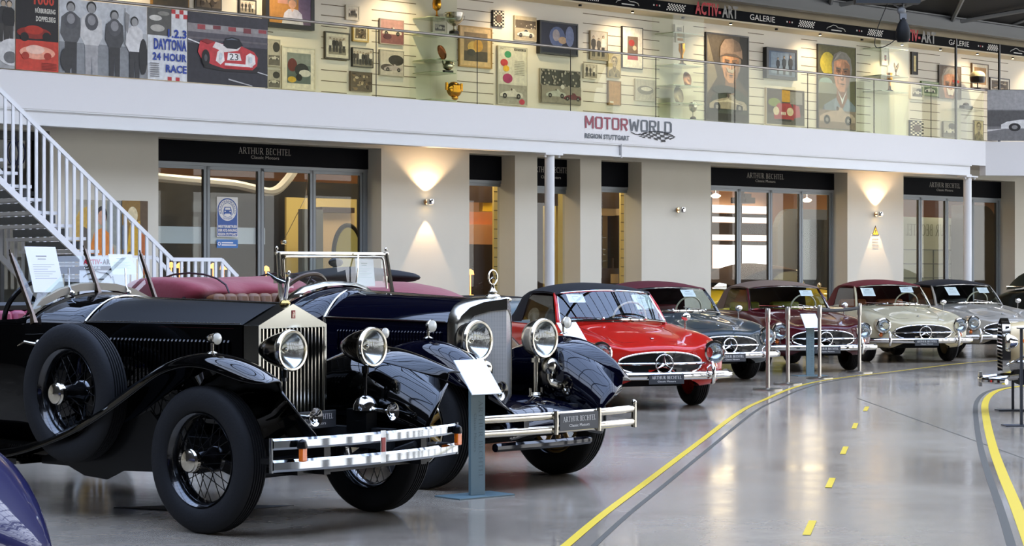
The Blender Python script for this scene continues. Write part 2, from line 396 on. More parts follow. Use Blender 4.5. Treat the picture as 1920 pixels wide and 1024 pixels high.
# dark glazed door at the head of the row, behind the stair
fr = MB(); s0, s1 = S(-90, DW), S(93, DW)
fr.bb(s1-.06, s1, D0+1.5, D0+1.6, 0, 3.4); fr.bb(s0, s1, D0+1.5, D0+1.6, 2.55, 2.62); fr.bb(s0, s1, D0+1.5, D0+1.6, 3.35, ZOP); fr.bb(s0+.9, s0+.96, D0+1.5, D0+1.6, 0, 2.6)
o = struct(B(fr, 'door_5', M('door_frame_anthracite', '2a2e31', .4), smooth=False))
g = MB(); g.bb(s0, s1-.06, D0+1.545, D0+1.555, 0, 3.4); g.build('pane', SHOPGLASS, o, smooth=False)
h = MB(); h.tube([(S(62, 1.4), D0+1.44, 1.4), (S(78, 1.4), D0+1.44, 1.4)], .02); h.build('door_handle', STEEL, o)
em = MB()
cx_, cz_ = SZ(30, 287, 1.5); yb = D0+1.49
for a in (0, 1):
    em.tube([(cx_+.09*math.cos(t)*(1 if a else -1)+(.05 if a else -.05), yb, cz_+.17*math.sin(t)) for t in [i*PI/7 for i in range(14)]], .012, closed=True)
em.tube([(cx_, yb, cz_-.25), (cx_+.04, yb, cz_), (cx_-.03, yb, cz_+.28)], .012)
tag(B(em, 'door_emblem', M('dark_blue_print', '232c52', .5), org=(cx_, yb, cz_)), 'dark blue curled emblem on the glass above the door left of the stairs', 'emblem')

# ---------------------------------------------------------------- the balcony: fascia, beam, slab, soffit and columns
SB = S(1848, 0)                         # here the balcony front turns
mb = MB(); mb.bb(-8.6, SB, D0, D0+.12, 3.67, 4.175)
turn = math.radians(-38)
o = struct(B(mb, 'trim_2', FASC, smooth=False))
mb = MB(); L_ = 8; cth, sth = math.cos(turn), math.sin(turn)
q = [(SB, D0), (SB+L_*cth, D0+L_*sth), (SB+L_*cth, D0+L_*sth+.15), (SB, D0+.15)]
mb.prism(q, (0, 0, 3.47), (1, 0, 0), (0, 1, 0), .705)
struct(B(mb, 'trim_3', FASC, smooth=False))
mb = MB(); mb.bb(-8.6, SB+.02, D0+.12, D0+4.2, 3.67, 3.95)
mb.prism([(SB, D0+.1), (SB+L_*cth, D0+L_*sth+.1), (SB+L_*cth, D0+4.2), (SB, D0+4.2)], (0, 0, 3.67), (1, 0, 0), (0, 1, 0), .28)
struct(B(mb, 'ceiling_balcony', M('soffit_paint', 'd9d6d0', .8), smooth=False))
sbeam = S(1161, .05); send = S(1819, .05)
for i, (a, b_, ins) in enumerate(((-8.6, sbeam, .02), (sbeam+.03, send, .02))):
    mb = MB(); mb.bb(a, b_, D0+.03+ins, D0+.05+ins, 3.47, 3.66); mb.bb(a, b_, D0+.01, D0+.22, 3.45, 3.475); mb.bb(a, b_, D0+.01, D0+.22, 3.65, 3.67)
    if i: mb.bb(a-.02, a, D0+.0, D0+.2, 3.43, 3.67)
    struct(B(mb, 'trim_%d' % (4+i), WSTEEL, smooth=False))
for i, px in enumerate((1030.5, 1814)):
    s = S(px, .12); mb = MB(); r = .083
    mb.cyl((s, D0+.12, 0), (s, D0+.12, 3.42), r, n=24); mb.bb(s-.2, s+.2, D0+.0, D0+.24, 3.42, 3.45)
    mb.cyl((s, D0+.12, 0), (s, D0+.12, .02), .16, n=24)
    for k in (-1, 1): mb.cyl((s+k*.16, D0+.06, 3.38), (s+k*.16, D0+.06, 3.42), .02, n=8)
    o = B(mb, 'column', WSTEEL, org=(s, D0+.12, 0))
    tag(o, ['round white steel column beside the lettered single door', 'round white steel column in front of the farthest folding doors'][i], 'column')
# MOTORWORLD lettering on the fascia (a sign board of its own: letters stand on the white fascia)
RED = M('crimson_letters', '8e1f3e', .4); SLATE = M('slate_letters', '47515c', .4)
x0, x1 = S(1096, 0), S(1259, 0); z0 = SZ(1096, 240, 0)[1]; z1 = SZ(1096, 217, 0)[1]; yb = D0-.012
mb = MB(); xm = x0+(x1-x0)*.50
def Wt(fn, *a): fn(*a)
mb.m = 0; strokes(mb, 'MOtOr', (x0, yb, z0), (1, 0, 0), (0, 0, 1), xm-x0-.03, z1-z0)
mb.m = 1; strokes(mb, 'WOrld', (xm, yb, z0), (1, 0, 0), (0, 0, 1), x1-xm, z1-z0)
zz = SZ(1096, 259, 0)[1]; text(mb, '*REGION STUTTGART', (x0, yb, zz), (1, 0, 0), (0, 0, 1), (x1-x0)*.5, .085)
mb.m = 2
fx0, fx1 = x0+(x1-x0)*.56, x1+.02; fz = zz+.03
FT = [(1195, 251.5), (1208, 248.2), (1222, 247), (1240, 248.5), (1259, 253.5)]; FB = [(1199, 258), (1212, 259), (1226, 261), (1243, 268), (1264, 258.5)]
def lerpc(P, u):
    k = min(3, int(u*4)); t = u*4-k; return P[k][0]*(1-t)+P[k+1][0]*t, P[k][1]*(1-t)+P[k+1][1]*t
def flagpt(u, v):
    a, b_ = lerpc(FT, u), lerpc(FB, u); s, z = SZ(a[0]*(1-v)+b_[0]*v, a[1]*(1-v)+b_[1]*v, 0); return (s, yb, z)
for i in range(10):
    for j in range(4):
        if (i+j) % 2 == 0: mb.quad(flagpt(i/10, j/4), flagpt(i/10, (j+1)/4), flagpt((i+1)/10, (j+1)/4), flagpt((i+1)/10, j/4))
mb.tube([(SZ(px, py, 0)[0], yb, SZ(px, py, 0)[1]) for px, py in [(1183, 248), (1190, 251.5), (1198, 252.5), (1206, 250.5), (1216, 247), (1230, 246), (1245, 248.5), (1257, 252.5), (1265, 257)]], .006, n=5)
o = B(mb, 'fascia_sign', [RED, SLATE, M('black_print', '15161a', .5)], org=(x0, yb, z0), smooth=False)
tag(o, 'crimson and grey hall name in capitals with chequered flag on white balcony fascia', 'sign')

# ---------------------------------------------------------------- wall lamps (up and down light)
BRONZE = M('lamp_chrome_warm', 'd8b48c', .15, 1.)
def sconce(px, py, lit, label):
    s, z = SZ(px, py, DW); t = thing('wall_lamp', label, 'lamp', WP(s, D0+DW, z), PHI)
    m = MB(); m.cyl((0, 0, 0), (0, -.03, 0), .045, n=20); m.cyl((0, -.03, 0), (0, -.10, 0), .012)
    m.build('wall_plate', BRONZE, t)
    m = MB(); m.lathe([(.055, -.045), (.06, -.02), (.06, .02), (.055, .045)], (0, -.13, 0), (0, 0, 1), 24, cap=False); m.lathe([(.05, -.01), (.05, .01)], (.0, -.13, 0), (0, 0, 1), 20)
    m.build('lamp_head', CHROME, t)
    m = MB(); m.lathe([(.0, 0), (.05, .0)], (0, -.13, .042), (0, 0, 1), 20, cap=False); m.lathe([(.0, 0), (.05, .0)], (0, -.13, -.042), (0, 0, 1), 20, cap=False)
    m.build('lamp_lens', M('lit_lens', 'ffd9a0', .4, emit=14.) if lit else M('unlit_lens', 'd8c8b8', .2), t)
    if lit:
        for up in (1, -1):
            l = bpy.data.lights.new('lamp_light', 'SPOT'); l.energy = 105 if up > 0 else 75; l.color = (1, .66, .38)
            l.spot_size = math.radians(112 if up > 0 else 58); l.spot_blend = .35 if up > 0 else .12; l.shadow_soft_size = .02
            o = bpy.data.objects.new('lamp_light', l); COL.objects.link(o); o.parent = t; o.location = (0, -.13, .06*up)
            o.rotation_euler = (PI if up > 0 else 0, 0, 0)
            o.rotation_euler = (PI+math.radians(12), 0, 0) if up > 0 else (-math.radians(4), 0, 0)
sconce(798, 379, 1, 'lit chrome up-and-down wall lamp on the pillar right of the first folding doors')
sconce(1270, 394, 0, 'unlit copper and chrome wall lamp between the narrow window and the yellow car doors')
sconce(1641, 402, 1, 'lit chrome wall lamp above the yellow warning triangle')
s, z = SZ(1641, 433, DW); yb = D0+DW-.005
m = MB(); m.prism([(-.11, -.09), (.11, -.09), (0, .11)], (s, yb, z), (1, 0, 0), (0, 0, 1), .004)
m.m = 1; m.prism([(-.085, -.078), (.085, -.078), (0, .08)], (s, yb-.003, z), (1, 0, 0), (0, 0, 1), .002)
m.m = 0; m.prism([(-.01, -.05), (.02, -.05), (-.002, -.005), (.025, -.005), (0, .05), (.0, .01), (-.02, .01)], (s, yb-.005, z), (1, 0, 0), (0, 0, 1), .002)
m.m = 2
for i in range(4): m.bb(s-.1, s+.1, yb-.002, yb, z-.17-i*.06, z-.155-i*.06)
tag(B(m, 'warning_sign', [M('black_print', '15161a', .5), M('warning_yellow', 'f0b81a', .5), M('pale_print', 'a8a29a', .6)], org=(s, yb, z), smooth=False), 'yellow warning triangle with small print under the lamp on the pillar', 'sign')

# ---------------------------------------------------------------- rooms behind the glass
DI = DD+.05
IW = M('interior_yellow_wall', 'd3bf7c', .8); IB = M('interior_brown', '33211b', .5); IC = M('interior_ceiling_peach', 'd9a97c', .8)
ID = M('interior_dark_panel', '2a2a2c', .3, 0, .4); IG = M('interior_grey_box', '6a7078', .5); IBG = M('interior_beige', 'cbb28c', .7)
mb = MB(); mb.bb(-8.6, 60, D0+6.6, D0+6.7, 0, 3.67); struct(B(mb, 'wall_back', M('shop_back_wall', 'd2a074', .8), smooth=False))
mb = MB(); mb.bb(-8.6, 60, D0+1.75, D0+6.6, 3.60, 3.67); struct(B(mb, 'ceiling_shop', IC, smooth=False))
def part_wall(i, px, d0, d1, m): 
    mb = MB(); s = S(px, d0); mb.bb(s, s+.1, D0+d0, D0+d1, 0, 3.6); return struct(B(mb, 'wall_partition_%d' % i, m, smooth=False))
part_wall(1, 120, 1.75, 6.6, WHITE)
def ilight(px, d, z, e, c=(1, .82, .55), sx=2., sy=1.):
    l = bpy.data.lights.new('shop_ceiling_light', 'AREA'); l.shape = 'RECTANGLE'; l.size = sx; l.size_y = sy; l.energy = e; l.color = c
    o = bpy.data.objects.new('shop_ceiling_light', l); COL.objects.link(o); s = S(px, d); o.location = WP(s, D0+d, z); o.rotation_euler = (0, 0, PHI)
ilight(400, 3.2, 3.55, 45); ilight(640, 3.2, 3.55, 60); ilight(920, 3.0, 3.55, 45, (1, .75, .45)); ilight(1050, 3.0, 3.55, 45); ilight(1165, 3.0, 3.55, 50)
ilight(1440, 3.5, 3.55, 90, (1, .72, .42)); ilight(1780, 3.5, 3.55, 90)
def fit(name, mb, mats, label, cat, org, **k):
    return tag(B(mb, name, mats, org=org, **k), label, cat)
def rect(mb, px0, px1, pya, pyb, d, t=.05):       # an upright panel at depth d
    s0, za = SZ(px0, pya, d); s1 = S(px1, d); zb_ = SZ(px0, pyb, d)[1]; mb.bb(s0, s1, D0+d, D0+d+t, zb_, za); return s0, s1, zb_, za
# room A: yellow lit panels, a round dark arch, dark screens, frosted band
WHT = M('white_gloss_band', 'e9e6e2', .3)
mb = MB(); r_ = rect(mb, 270, 690, 330, 560, 5.6); fit('display_screen', mb, ID, 'dark wall screen deep inside the shop behind the first folding doors', 'screen', (r_[0], D0+5.6, r_[2]), smooth=False)
mb = MB(); r_ = rect(mb, 537, 669, 370, 560, 4.6); fit('wall_panel', mb, IW, 'tall yellow panel inside the shop behind the staircase end of the folding doors', 'panel', (r_[0], D0+4.6, r_[2]), smooth=False)
mb = MB(); r_ = rect(mb, 567, 606, 392, 545, 3.3, .12); fit('room_divider', mb, IG, 'grey upright divider beside the round mirror inside the first shop', 'divider', (r_[0], D0+3.3, 0), smooth=False)
mb = MB(); r_ = rect(mb, 604, 665, 392, 545, 3.7, .2); mb.m = 1; r2_ = rect(mb, 604, 665, 388, 398, 3.6, .2)
fit('wardrobe', mb, [IBG, IB], 'beige cupboard with dark brown top inside the shop, behind the round mirror', 'cupboard', (r_[0], D0+3.7, 0), smooth=False)
s, z = SZ(652, 478, 2.6); mb = MB(); a, b_ = .30, .50
mb.tube([(s+a*math.cos(t), D0+2.6, z+b_*math.sin(t)) for t in [i*2*PI/40 for i in range(40)]], .04, n=8, closed=True)
mb.m = 1; mb.prism([(a*math.cos(t), b_*math.sin(t)) for t in [i*2*PI/40 for i in range(40)]], (s, D0+2.6, z), (1, 0, 0), (0, 0, 1), .01)
mb.m = 0; mb.bb(s-.25, s+.25, D0+2.5, D0+2.8, 0, .06); mb.bb(s-.03, s+.03, D0+2.55, D0+2.65, 0, z-b_)
fit('oval_mirror', mb, [SATIN, M('mirror_yellow_glow', 'd6d48a', .3)], 'tall oval mirror with thick black frame inside the first shop', 'mirror', (s, D0+2.6, 0))
# white curved soffit rail seen in the glass of room A
mb = MB(); pts = [SZ(x, y, 3.2) for x, y in [(265, 330), (340, 337), (400, 342), (440, 346), (480, 355), (503, 360), (520, 356), (535, 342), (548, 325), (556, 312)]]
mb.tube([(p[0], D0+3.2, p[1]+.05) for p in curve([Vector((a, b_, 0)) for a, b_ in pts], 3)] if False else [(v.x, D0+3.2, v.y) for v in curve([Vector((a, b_, 0)) for a, b_ in pts], 3)], .075, n=8)
fit('curved_bulkhead', mb, WHT, 'white curved band hanging under the ceiling inside the first shop', 'ceiling band', (pts[0][0], D0+3.2, pts[0][1]))
mb = MB(); r_ = rect(mb, 297, 497, 424, 456, DD+.03, .006); mb.v = [(min(max(x, S(297, DD)), S(500, DD)), y, z_) for x, y, z_ in mb.v]
o = fit('frosted_band', mb, M('frosted_film', 'c9cccd', .6), 'pale frosted band across the glass of the two doors nearest the stairs', 'window film', (r_[0], D0+DD+.03, r_[2]), smooth=False)
# pendant lamps in room A
for (x, y), lb in (((532, 454), 'small chrome lamp hanging on a slanting wire inside the first shop'),):
    s, z = SZ(x, y, 2.4); mb = MB(); mb.lathe([(.05, -.03), (.06, 0), (.05, .03)], (s, D0+2.4, z), n=16); mb.tube([(s, D0+2.4, z+.03), (s+.45, D0+2.4, z+.75), (s+.5, D0+2.4, 3.55)], .005, n=5)
    mb.m = 1; mb.lathe([(0, 0), (.045, 0)], (s, D0+2.4, z-.031), n=12, cap=False)
    fit('pendant_lamp', mb, [CHROME, M('lit_lens', 'ffd9a0', .4, emit=14.)], lb, 'lamp', (s, D0+2.4, z))
for k, (x, y) in enumerate([(321, 497), (337, 498), (400, 499), (419, 501), (499, 504)]):
    s, z = SZ(x, y, 3.0); mb = MB(); mb.lathe([(.06, -.04), (.05, .02), (.01, .05)], (s, D0+3, z), n=14); mb.cyl((s, D0+3, z-.3), (s, D0+3, z-.03), .012); mb.lathe([(.06, 0), (.05, .015)], (s, D0+3, z-.315), n=14)
    fit('table_lamp', mb, M('orange_lamp_glass', 'ffb366', .4, emit=2.2), ['orange glowing table lamp, first from the left behind the glass', 'orange glowing table lamp, second from the left behind the glass', 'orange glowing table lamp, third from the left behind the glass', 'orange glowing table lamp, fourth from the left behind the glass', 'orange glowing table lamp just left of the chrome windshield frame'][k], 'lamp', (s, D0+3, z-.3))
    o = bpy.context.scene.objects
s, z = SZ(280, 508, 2.9); mb = MB(); mb.bb(s, S(600, 2.9), D0+2.8, D0+3.4, z-.35-.05, z-.3); mb.bb(s, s+.08, D0+2.8, D0+3.4, 0, z-.35); s9 = S(600, 2.9); mb.bb(s9-.08, s9, D0+2.8, D0+3.4, 0, z-.35)
mb.bb(s, s9, D0+2.8, D0+3.4, 0, z-.4)
fit('counter', mb, ID, 'long dark counter carrying the orange lamps inside the first shop', 'counter', (s, D0+3, 0), smooth=False)
# narrow windows
def slatside(px0, px1, pyt, d, lab):
    s0, zt = SZ(px0, pyt, d); s1 = S(px1, d); m = MB(); m.bb(s0, s1, D0+d, D0+d+.04, 0, zt); m.m = 1
    k = .2
    while k < zt: m.bb(s0, s1, D0+d-.003, D0+d, k, k+.012); k += .17
    return fit('slat_panel', m, [IW, IB], lab, 'panel', (s0, D0+d, 0), smooth=False)
slatside(926, 960, 330, 2.9, 'cream slat panel behind the right side of the narrow window by the lit pillar')
mb = MB(); rect(mb, 870, 927, 397, 420, 3.3, .2); mb.m = 1; rect(mb, 870, 927, 420, 458, 3.2, .3); mb.m = 2; rect(mb, 870, 927, 458, 560, 3.2, .4); mb.m = 3; rect(mb, 905, 927, 380, 396, 3.35, .1); mb.m = 2; rect(mb, 870, 927, 340, 378, 3.3, .2)
s = S(880, 3.2); fit('shelf_unit', mb, [M('orange_lit_shelf', 'c97f4e', .5), M('peach_cupboard', 'e0a678', .5), IB, M('yellow_panel', 'e5c52c', .5)], 'orange and brown wall unit inside the narrow window by the lit pillar', 'shelf unit', (s, D0+3.2, 0), smooth=False)  # orange lamp light is put into the shelf colour
s, z = SZ(882, 511, 2.6); mb = MB(); mb.lathe([(.07, -.04), (.055, .03), (.01, .06)], (s, D0+2.6, z), n=14); mb.cyl((s, D0+2.6, z-.4), (s, D0+2.6, z), .012); mb.lathe([(.07, 0), (.05, .015)], (s, D0+2.6, z-.41), n=14)
fit('table_lamp', mb, M('orange_lamp_glass', 'ffb366', .4, emit=2.2), 'orange glowing table lamp inside the narrow window behind the star mascot', 'lamp', (s, D0+2.6, z-.4))
mb = MB(); rect(mb, 1000, 1018, 356, 560, 2.6, .3); mb.m = 1; rect(mb, 1046, 1062, 355, 560, 2.8, .05); mb.m = 0; rect(mb, 1012, 1047, 356, 385, 2.8, .2)
mb.m = 2; rect(mb, 1018, 1047, 385, 560, 3.2, .1)
s = S(1007, 2.6); fit('shelf_unit', mb, [IB, IW, M('yellow_door_wall', 'b9a868', .7)], 'dark brown upright unit seen behind the lettered single glass door', 'shelf unit', (s, D0+2.6, 0), smooth=False)
mb = MB(); mb.m = 0; rect(mb, 1118, 1163, 352, 390, 2.9, .3); rect(mb, 1118, 1164, 503, 560, 2.9, .3); rect(mb, 1126, 1130, 404, 503, 2.9, .3); rect(mb, 1160, 1165, 404, 503, 2.9, .3); mb.m = 1; rect(mb, 1118, 1163, 388, 404, 3.0, .2); rect(mb, 1128, 1162, 404, 503, 3.2, .02)
rect(mb, 1146, 1160, 514, 531, 2.88, .02); mb.m = 2
for y in (445, 467, 476.5, 489): rect(mb, 1129, 1161, y, y+1.2, 2.9, .3)
mb.m = 0; rect(mb, 1148, 1151, 484, 503, 2.9, .04)
s = S(1128, 2.9); fit('display_cabinet', mb, [IB, IBG, GLASS], 'brown and beige cabinet with glass shelves inside the second narrow window', 'cabinet', (s, D0+2.9, 0), smooth=False)
slatside(1164, 1182, 352, 2.7, 'cream slat panel behind the right side of the second narrow window')
# room E: bright street windows, grey rounded box
WIN = M('bright_street_window', 'fbfcff', .5, emit=2.4)
mb = MB(); mb.m = 0; d = 6.4
s0, zt = SZ(1310, 384, d); s1 = S(1447, d)
mb.m = 1
def wr(a, b_, c, e_): rect(mb, a, b_, c, e_, 6.45, .03)
wr(1333, 1443, 384, 398); wr(1333, 1443, 406, 416); wr(1333, 1443, 440, 450); wr(1338, 1443, 459, 503); wr(1338, 1443, 510, 560)
mb.m = 0
for px in (1334, 1390, 1444): rect(mb, px-1.5, px+1.5, 360, 560, 6.38, .08)
rect(mb, 1325, 1447, 399, 405.5, 6.4, .06); rect(mb, 1325, 1447, 417, 439, 6.4, .06); rect(mb, 1325, 1447, 451, 458.5, 6.4, .06); rect(mb, 1325, 1447, 503.5, 509.5, 6.4, .06)
struct(B(mb, 'window_3', [M('window_bar_brown', '54463c', .6), WIN], smooth=False))
s0 = S(1458, 4.2); s1 = S(1625, 4.2); z1 = SZ(1500, 392, 4.2)[1]; mb = MB(); r = .5
poly = [(s0, 0), (s0, z1-r)]+[(s0+r-r*math.cos(t), z1-r+r*math.sin(t)) for t in [i*PI/16 for i in range(1, 9)]]+[(s1, z1), (s1, 0)]
mb.prism(list(reversed(poly)), (0, D0+4.35, 0), (1, 0, 0), (0, 0, 1), .15)
mb.m = 1; i0 = S(1496, 4.15); i1 = S(1560, 4.15); iz = SZ(1520, 412, 4.15)[1]; mb.bb(i0, i1, D0+4.1, D0+4.18, .2, iz)
fit('rounded_cabin', mb, [IG, M('cabin_dark_glass', '1e1c1b', .15, 0, .5)], 'large grey cabin with rounded corner inside the yellow car showroom', 'cabin', (s0, D0+4.2, 0), fixn=True, smooth=False)
s, z = SZ(1393, 376, 3.2); mb = MB(); mb.cyl((s, D0+3.2, z+.12), (s, D0+3.2, 3.6), .03); mb.box((s, D0+3.2, z), (.42, .3, .12)); mb.box((s+.05, D0+3.2, z+.1), (.2, .2, .08)); mb.cyl((s-.1, D0+3.05, z), (s-.1, D0+3.0, z), .04, n=14)
fit('ceiling_projector', mb, M('projector_dark', '2e2620', .5), 'dark projector hanging from the ceiling of the yellow car showroom', 'projector', (s, D0+3.2, z), smooth=False)
for k, (x, y) in enumerate(((1342, 371), (1513, 379))):
    l = bpy.data.lights.new('pendant_light', 'POINT'); l.energy = 45; l.color = (1, .74, .45); l.shadow_soft_size = .4; o = bpy.data.objects.new('pendant_light', l); COL.objects.link(o); q_ = SZ(x, y, 2.8); o.location = WP(q_[0], D0+2.8, q_[1]-.12)
    s, z = SZ(x, y, 2.8); mb = MB(); mb.lathe([(.05, 0), (.10, .03), (.10, .05), (.02, .09)], (s, D0+2.8, z), n=18); mb.cyl((s, D0+2.8, z+.09), (s, D0+2.8, 3.6), .006, n=6)
    fit('pendant_lamp', mb, M('hot_lens', 'ffe6c0', .4, emit=7.), ['glowing lamp hanging at the left end of the yellow car showroom', 'glowing lamp hanging above the grey rounded cabin'][k], 'lamp', (s, D0+2.8, z))
# room F: pale shelf wall with mirrored lettering, dark rounded box
s0 = S(1690, 3.4); s1 = S(1806, 3.4); z1 = SZ(1750, 408, 3.4)[1]; mb = MB(); mb.bb(s0, s1, D0+3.4, D0+3.5, 0, z1)
mb.m = 1
for i in range(5): zz = z1-.75-i*.32; mb.bb(s0, s1, D0+3.38, D0+3.4, zz, zz+.02)
for i in range(1, 4): ss = s0+(s1-s0)*i/4; mb.bb(ss, ss+.02, D0+3.38, D0+3.4, 0, z1-.75)
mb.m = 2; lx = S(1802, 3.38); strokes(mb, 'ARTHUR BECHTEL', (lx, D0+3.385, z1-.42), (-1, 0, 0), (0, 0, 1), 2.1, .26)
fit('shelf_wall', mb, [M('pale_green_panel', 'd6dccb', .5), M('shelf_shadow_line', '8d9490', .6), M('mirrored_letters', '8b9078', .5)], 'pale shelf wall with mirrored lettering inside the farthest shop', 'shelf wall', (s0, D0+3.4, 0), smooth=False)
s0 = S(1690, 3.8); s1 = S(1869, 3.0); z1 = SZ(1750, 386, 3.8)[1]; mb = MB(); r = .5; s0b = S(1808, 3.0)
poly = [(s0b, 0), (s0b, z1), (s1-r, z1)]+[(s1-r+r*math.sin(t), z1-r+r*math.cos(t)) for t in [i*PI/16 for i in range(1, 9)]]+[(s1, 0)]
mb.prism(list(reversed(poly)), (0, D0+3.36, 0), (1, 0, 0), (0, 0, 1), .36)
fit('rounded_cabin', mb, M('cabin_brown_grey', '38332f', .3, 0, .4), 'dark brown cabin with rounded top inside the farthest shop', 'cabin', (s0b, D0+3.2, 0), fixn=True, smooth=False)

# stickers on the first doors
BLUE = M('sticker_blue', '1d4f9c', .4); yb = D0+DD-.012
s0, z1 = SZ(405.5, 369, DD); s1 = S(445, DD); z0 = SZ(405.5, 444, DD)[1]; zc = z1-(z1-z0)*.36; cx_ = (s0+s1)/2; R_ = (s1-s0)*.47
m = MB(); m.m = 0; m.bb(s0, s1, yb-.002, yb, z0, z1); m.m = 1; m.bb(s0+.012, s1-.012, yb-.004, yb-.002, z0+.012, zc)
m.lathe([(0, 0), (R_, 0)], (cx_, yb-.005, zc+.02), (0, -1, 0), 40, cap=False); m.m = 0; m.lathe([(0, 0), (R_*.9, 0)], (cx_, yb-.006, zc+.02), (0, -1, 0), 40, cap=False)
m.m = 1; m.lathe([(R_*.58, 0), (R_*.62, 0)], (cx_, yb-.007, zc+.02), (0, -1, 0), 40, cap=False)
cz = zc+.02; yy = yb-.008
m.prism([(-.075, -.07), (-.05, -.07), (-.05, -.055), (.05, -.055), (.05, -.07), (.075, -.07), (.075, 0), (.055, .05), (-.055, .05), (-.075, 0)], (cx_, yy, cz), (1, 0, 0), (0, 0, 1), .001)
m.m = 0; m.prism([(-.052, .005), (.052, .005), (.042, .038), (-.042, .038)], (cx_, yy-.002, cz), (1, 0, 0), (0, 0, 1), .0005); m.prism([(-.06, -.03), (-.035, -.03), (-.035, -.012), (-.06, -.012)], (cx_, yy-.002, cz), (1, 0, 0), (0, 0, 1), .0005); m.prism([(.035, -.03), (.06, -.03), (.06, -.012), (.035, -.012)], (cx_, yy-.002, cz), (1, 0, 0), (0, 0, 1), .0005)
m.m = 1
def arc_text(t, R, a0, a1, inside=False, h=.03):
    vs, fs = TX[t]; out = []
    for x, y in vs:
        if inside: a = math.radians(a0+(a1-a0)*x); r = R-(y*h-h/2)*(-1)-h/2; r = R-h/2+(1-y)*h
        else: a = math.radians(a0+(a1-a0)*x); r = R+(y-.5)*h
        out.append((cx_+r*math.cos(a), yy, cz+r*math.sin(a)))
    m.add(out, fs)
arc_text('KRAFTFAHRZEUG', R_*.75, 205, -25); arc_text('GEWERBE', R_*.75, 232, 308, True)
m.m = 0
for i, t in enumerate(('*MEISTERBETRIEB', '*DER KFZ-INNUNG', '*REGION STUTTGART')):
    text(m, t, (s0+.025, yb-.008, z0+.02+(2-i)*.06), (1, 0, 0), (0, 0, 1), s1-s0-.05, .042)
fit('window_sticker', m, [M('sticker_white', 'eceae6', .5), BLUE], 'tall blue and white sticker with round car emblem on the second glass door', 'sticker', (cx_, yb, z0), smooth=False)
m = MB(); zq1 = SZ(405, 449, DD)[1]; zq0 = SZ(405, 465, DD)[1]; m.m = 1; m.bb(s0, s1, yb-.002, yb, zq0, zq1); m.m = 0; m.lathe([(.018, 0), (.028, 0)], (s0+.045, yb-.004, (zq0+zq1)/2), (0, -1, 0), 20, cap=False)
for i in range(2): m.bb(s0+.09, s1-.03-.06*(1-i), yb-.004, yb-.002, (zq0+zq1)/2+.008-i*.035, (zq0+zq1)/2+.024-i*.035)
fit('window_sticker', m, [M('sticker_white', 'eceae6', .5), M('sticker_light_blue', '2c6db4', .4)], 'small light blue sticker directly below the tall blue one', 'sticker', (cx_, yb, zq0), smooth=False)
# ================================================================ THE GALLERY ABOVE
GW = 1.5; GY = D0+GW
SLAT = M('gallery_wall_cream', 'ebe6da', .8); GROOVE = M('slat_groove', '6e6048', .8)
mb = MB(); mb.bb(-8.6, 62, GY, GY+.1, 3.95, 6.9); mb.m = 1
for a, b_ in ((602, 650), (697, 780), (857, 925), (1093, 1236), (1300, 1324), (1402, 1432), (1502, 1532), (1606, 1632), (1706, 1762), (1802, 1890), (500, 512)):
    k = 4.35
    while k < 6.1: mb.bb(S(a, GW), S(b_, GW), GY-.003, GY, k, k+.012); k += .175
struct(B(mb, 'wall_gallery', [SLAT, GROOVE], smooth=False))
zband = SZ(1101, 4, 1.0)[1]; sE = S(1960, 1.0)
mb = MB(); mb.bb(-8.6, sE+4, D0+.98, D0+1.04, zband, zband+.19); band = B(mb, 'gallery_header_band', M('band_black', '0e0f14', .6, spec=.05), org=(S(1400, 1), D0+1, zband), smooth=False)
tag(band, 'long black header band with chequered marks above the gallery exhibits', 'header board')
m = MB(); yb = D0+.972; W_, R_, G_ = 0, 1, 2
def bandset(pa, pb, pc, pd):           # gallery name letters, word, squares + chequer, little car outline
    if pa:
        a, b_ = S(pa[0], 1), S(pa[1], 1); h = .24; c = a+(b_-a)*.6
        m.m = 1; text(m, '*ACTIV-', (a, yb-.02, zband+.02), (1, 0, 0), (0, 0, 1), c-a, h)
        m.m = 2; text(m, '*ART', (c+.03, yb-.02, zband+.02), (1, 0, 0), (0, 0, 1), b_-c-.03, h)
    if pb: m.m = 0; a, b_ = S(pb[0], 1), S(pb[1], 1); text(m, 'GALERIE', (a, yb, zband+.045), (1, 0, 0), (0, 0, 1), b_-a, .11)
    if pc:
        a, b_ = S(pc[0], 1), S(pc[1], 1); L = b_-a; q = .026
        for i in range(3): m.m = (0, 1, 0)[i]; m.bb(a+i*.075, a+i*.075+.03, yb, yb+.004, zband+.08, zband+.11)
        m.m = 0
        for i in range(13):
            for j in range(5):
                if (i+j) % 2 == 0: x = a+L*.42+(L*.58/13)*i+j*.012; m.quad((x, yb, zband+.03+j*q), (x+L*.58/13, yb, zband+.03+j*q), (x+L*.58/13+.01, yb, zband+.03+(j+1)*q), (x+.01, yb, zband+.03+(j+1)*q))
    if pd:
        m.m = 0; a, b_ = S(pd[0], 1), S(pd[1], 1); L = b_-a; prof = [(0, .06), (.05, .10), (.2, .13), (.35, .17), (.5, .16), (.62, .12), (.8, .12), (.95, .10), (1, .05)]
        m.tube([(a+L*x, yb, zband+y*.85) for x, y in prof], .007, n=5); m.bb(a+L*.25, a+L*.8, yb, yb+.004, zband+.035, zband+.055)
bandset(None, None, (1100, 1116), None) if False else None
bandset(None, None, (1080, 1120), (1153, 1196)); bandset((1300, 1380), (1404, 1451), (1223, 1280), None); bandset(None, None, (1473, 1523), (1548, 1583))
bandset((1678, 1751), (1777, 1815), (1604, 1651), None); bandset(None, None, (1832, 1871), (1892, 1920))
m.build('lettering', [M('band_white', 'e8e6e0', .5), M('band_red', 'c32231', .5), M('band_grey', '9a9894', .5)], band, smooth=False)
for v in band.children[0].data.vertices: v.co -= Vector((S(1400, 1), D0+1, zband))
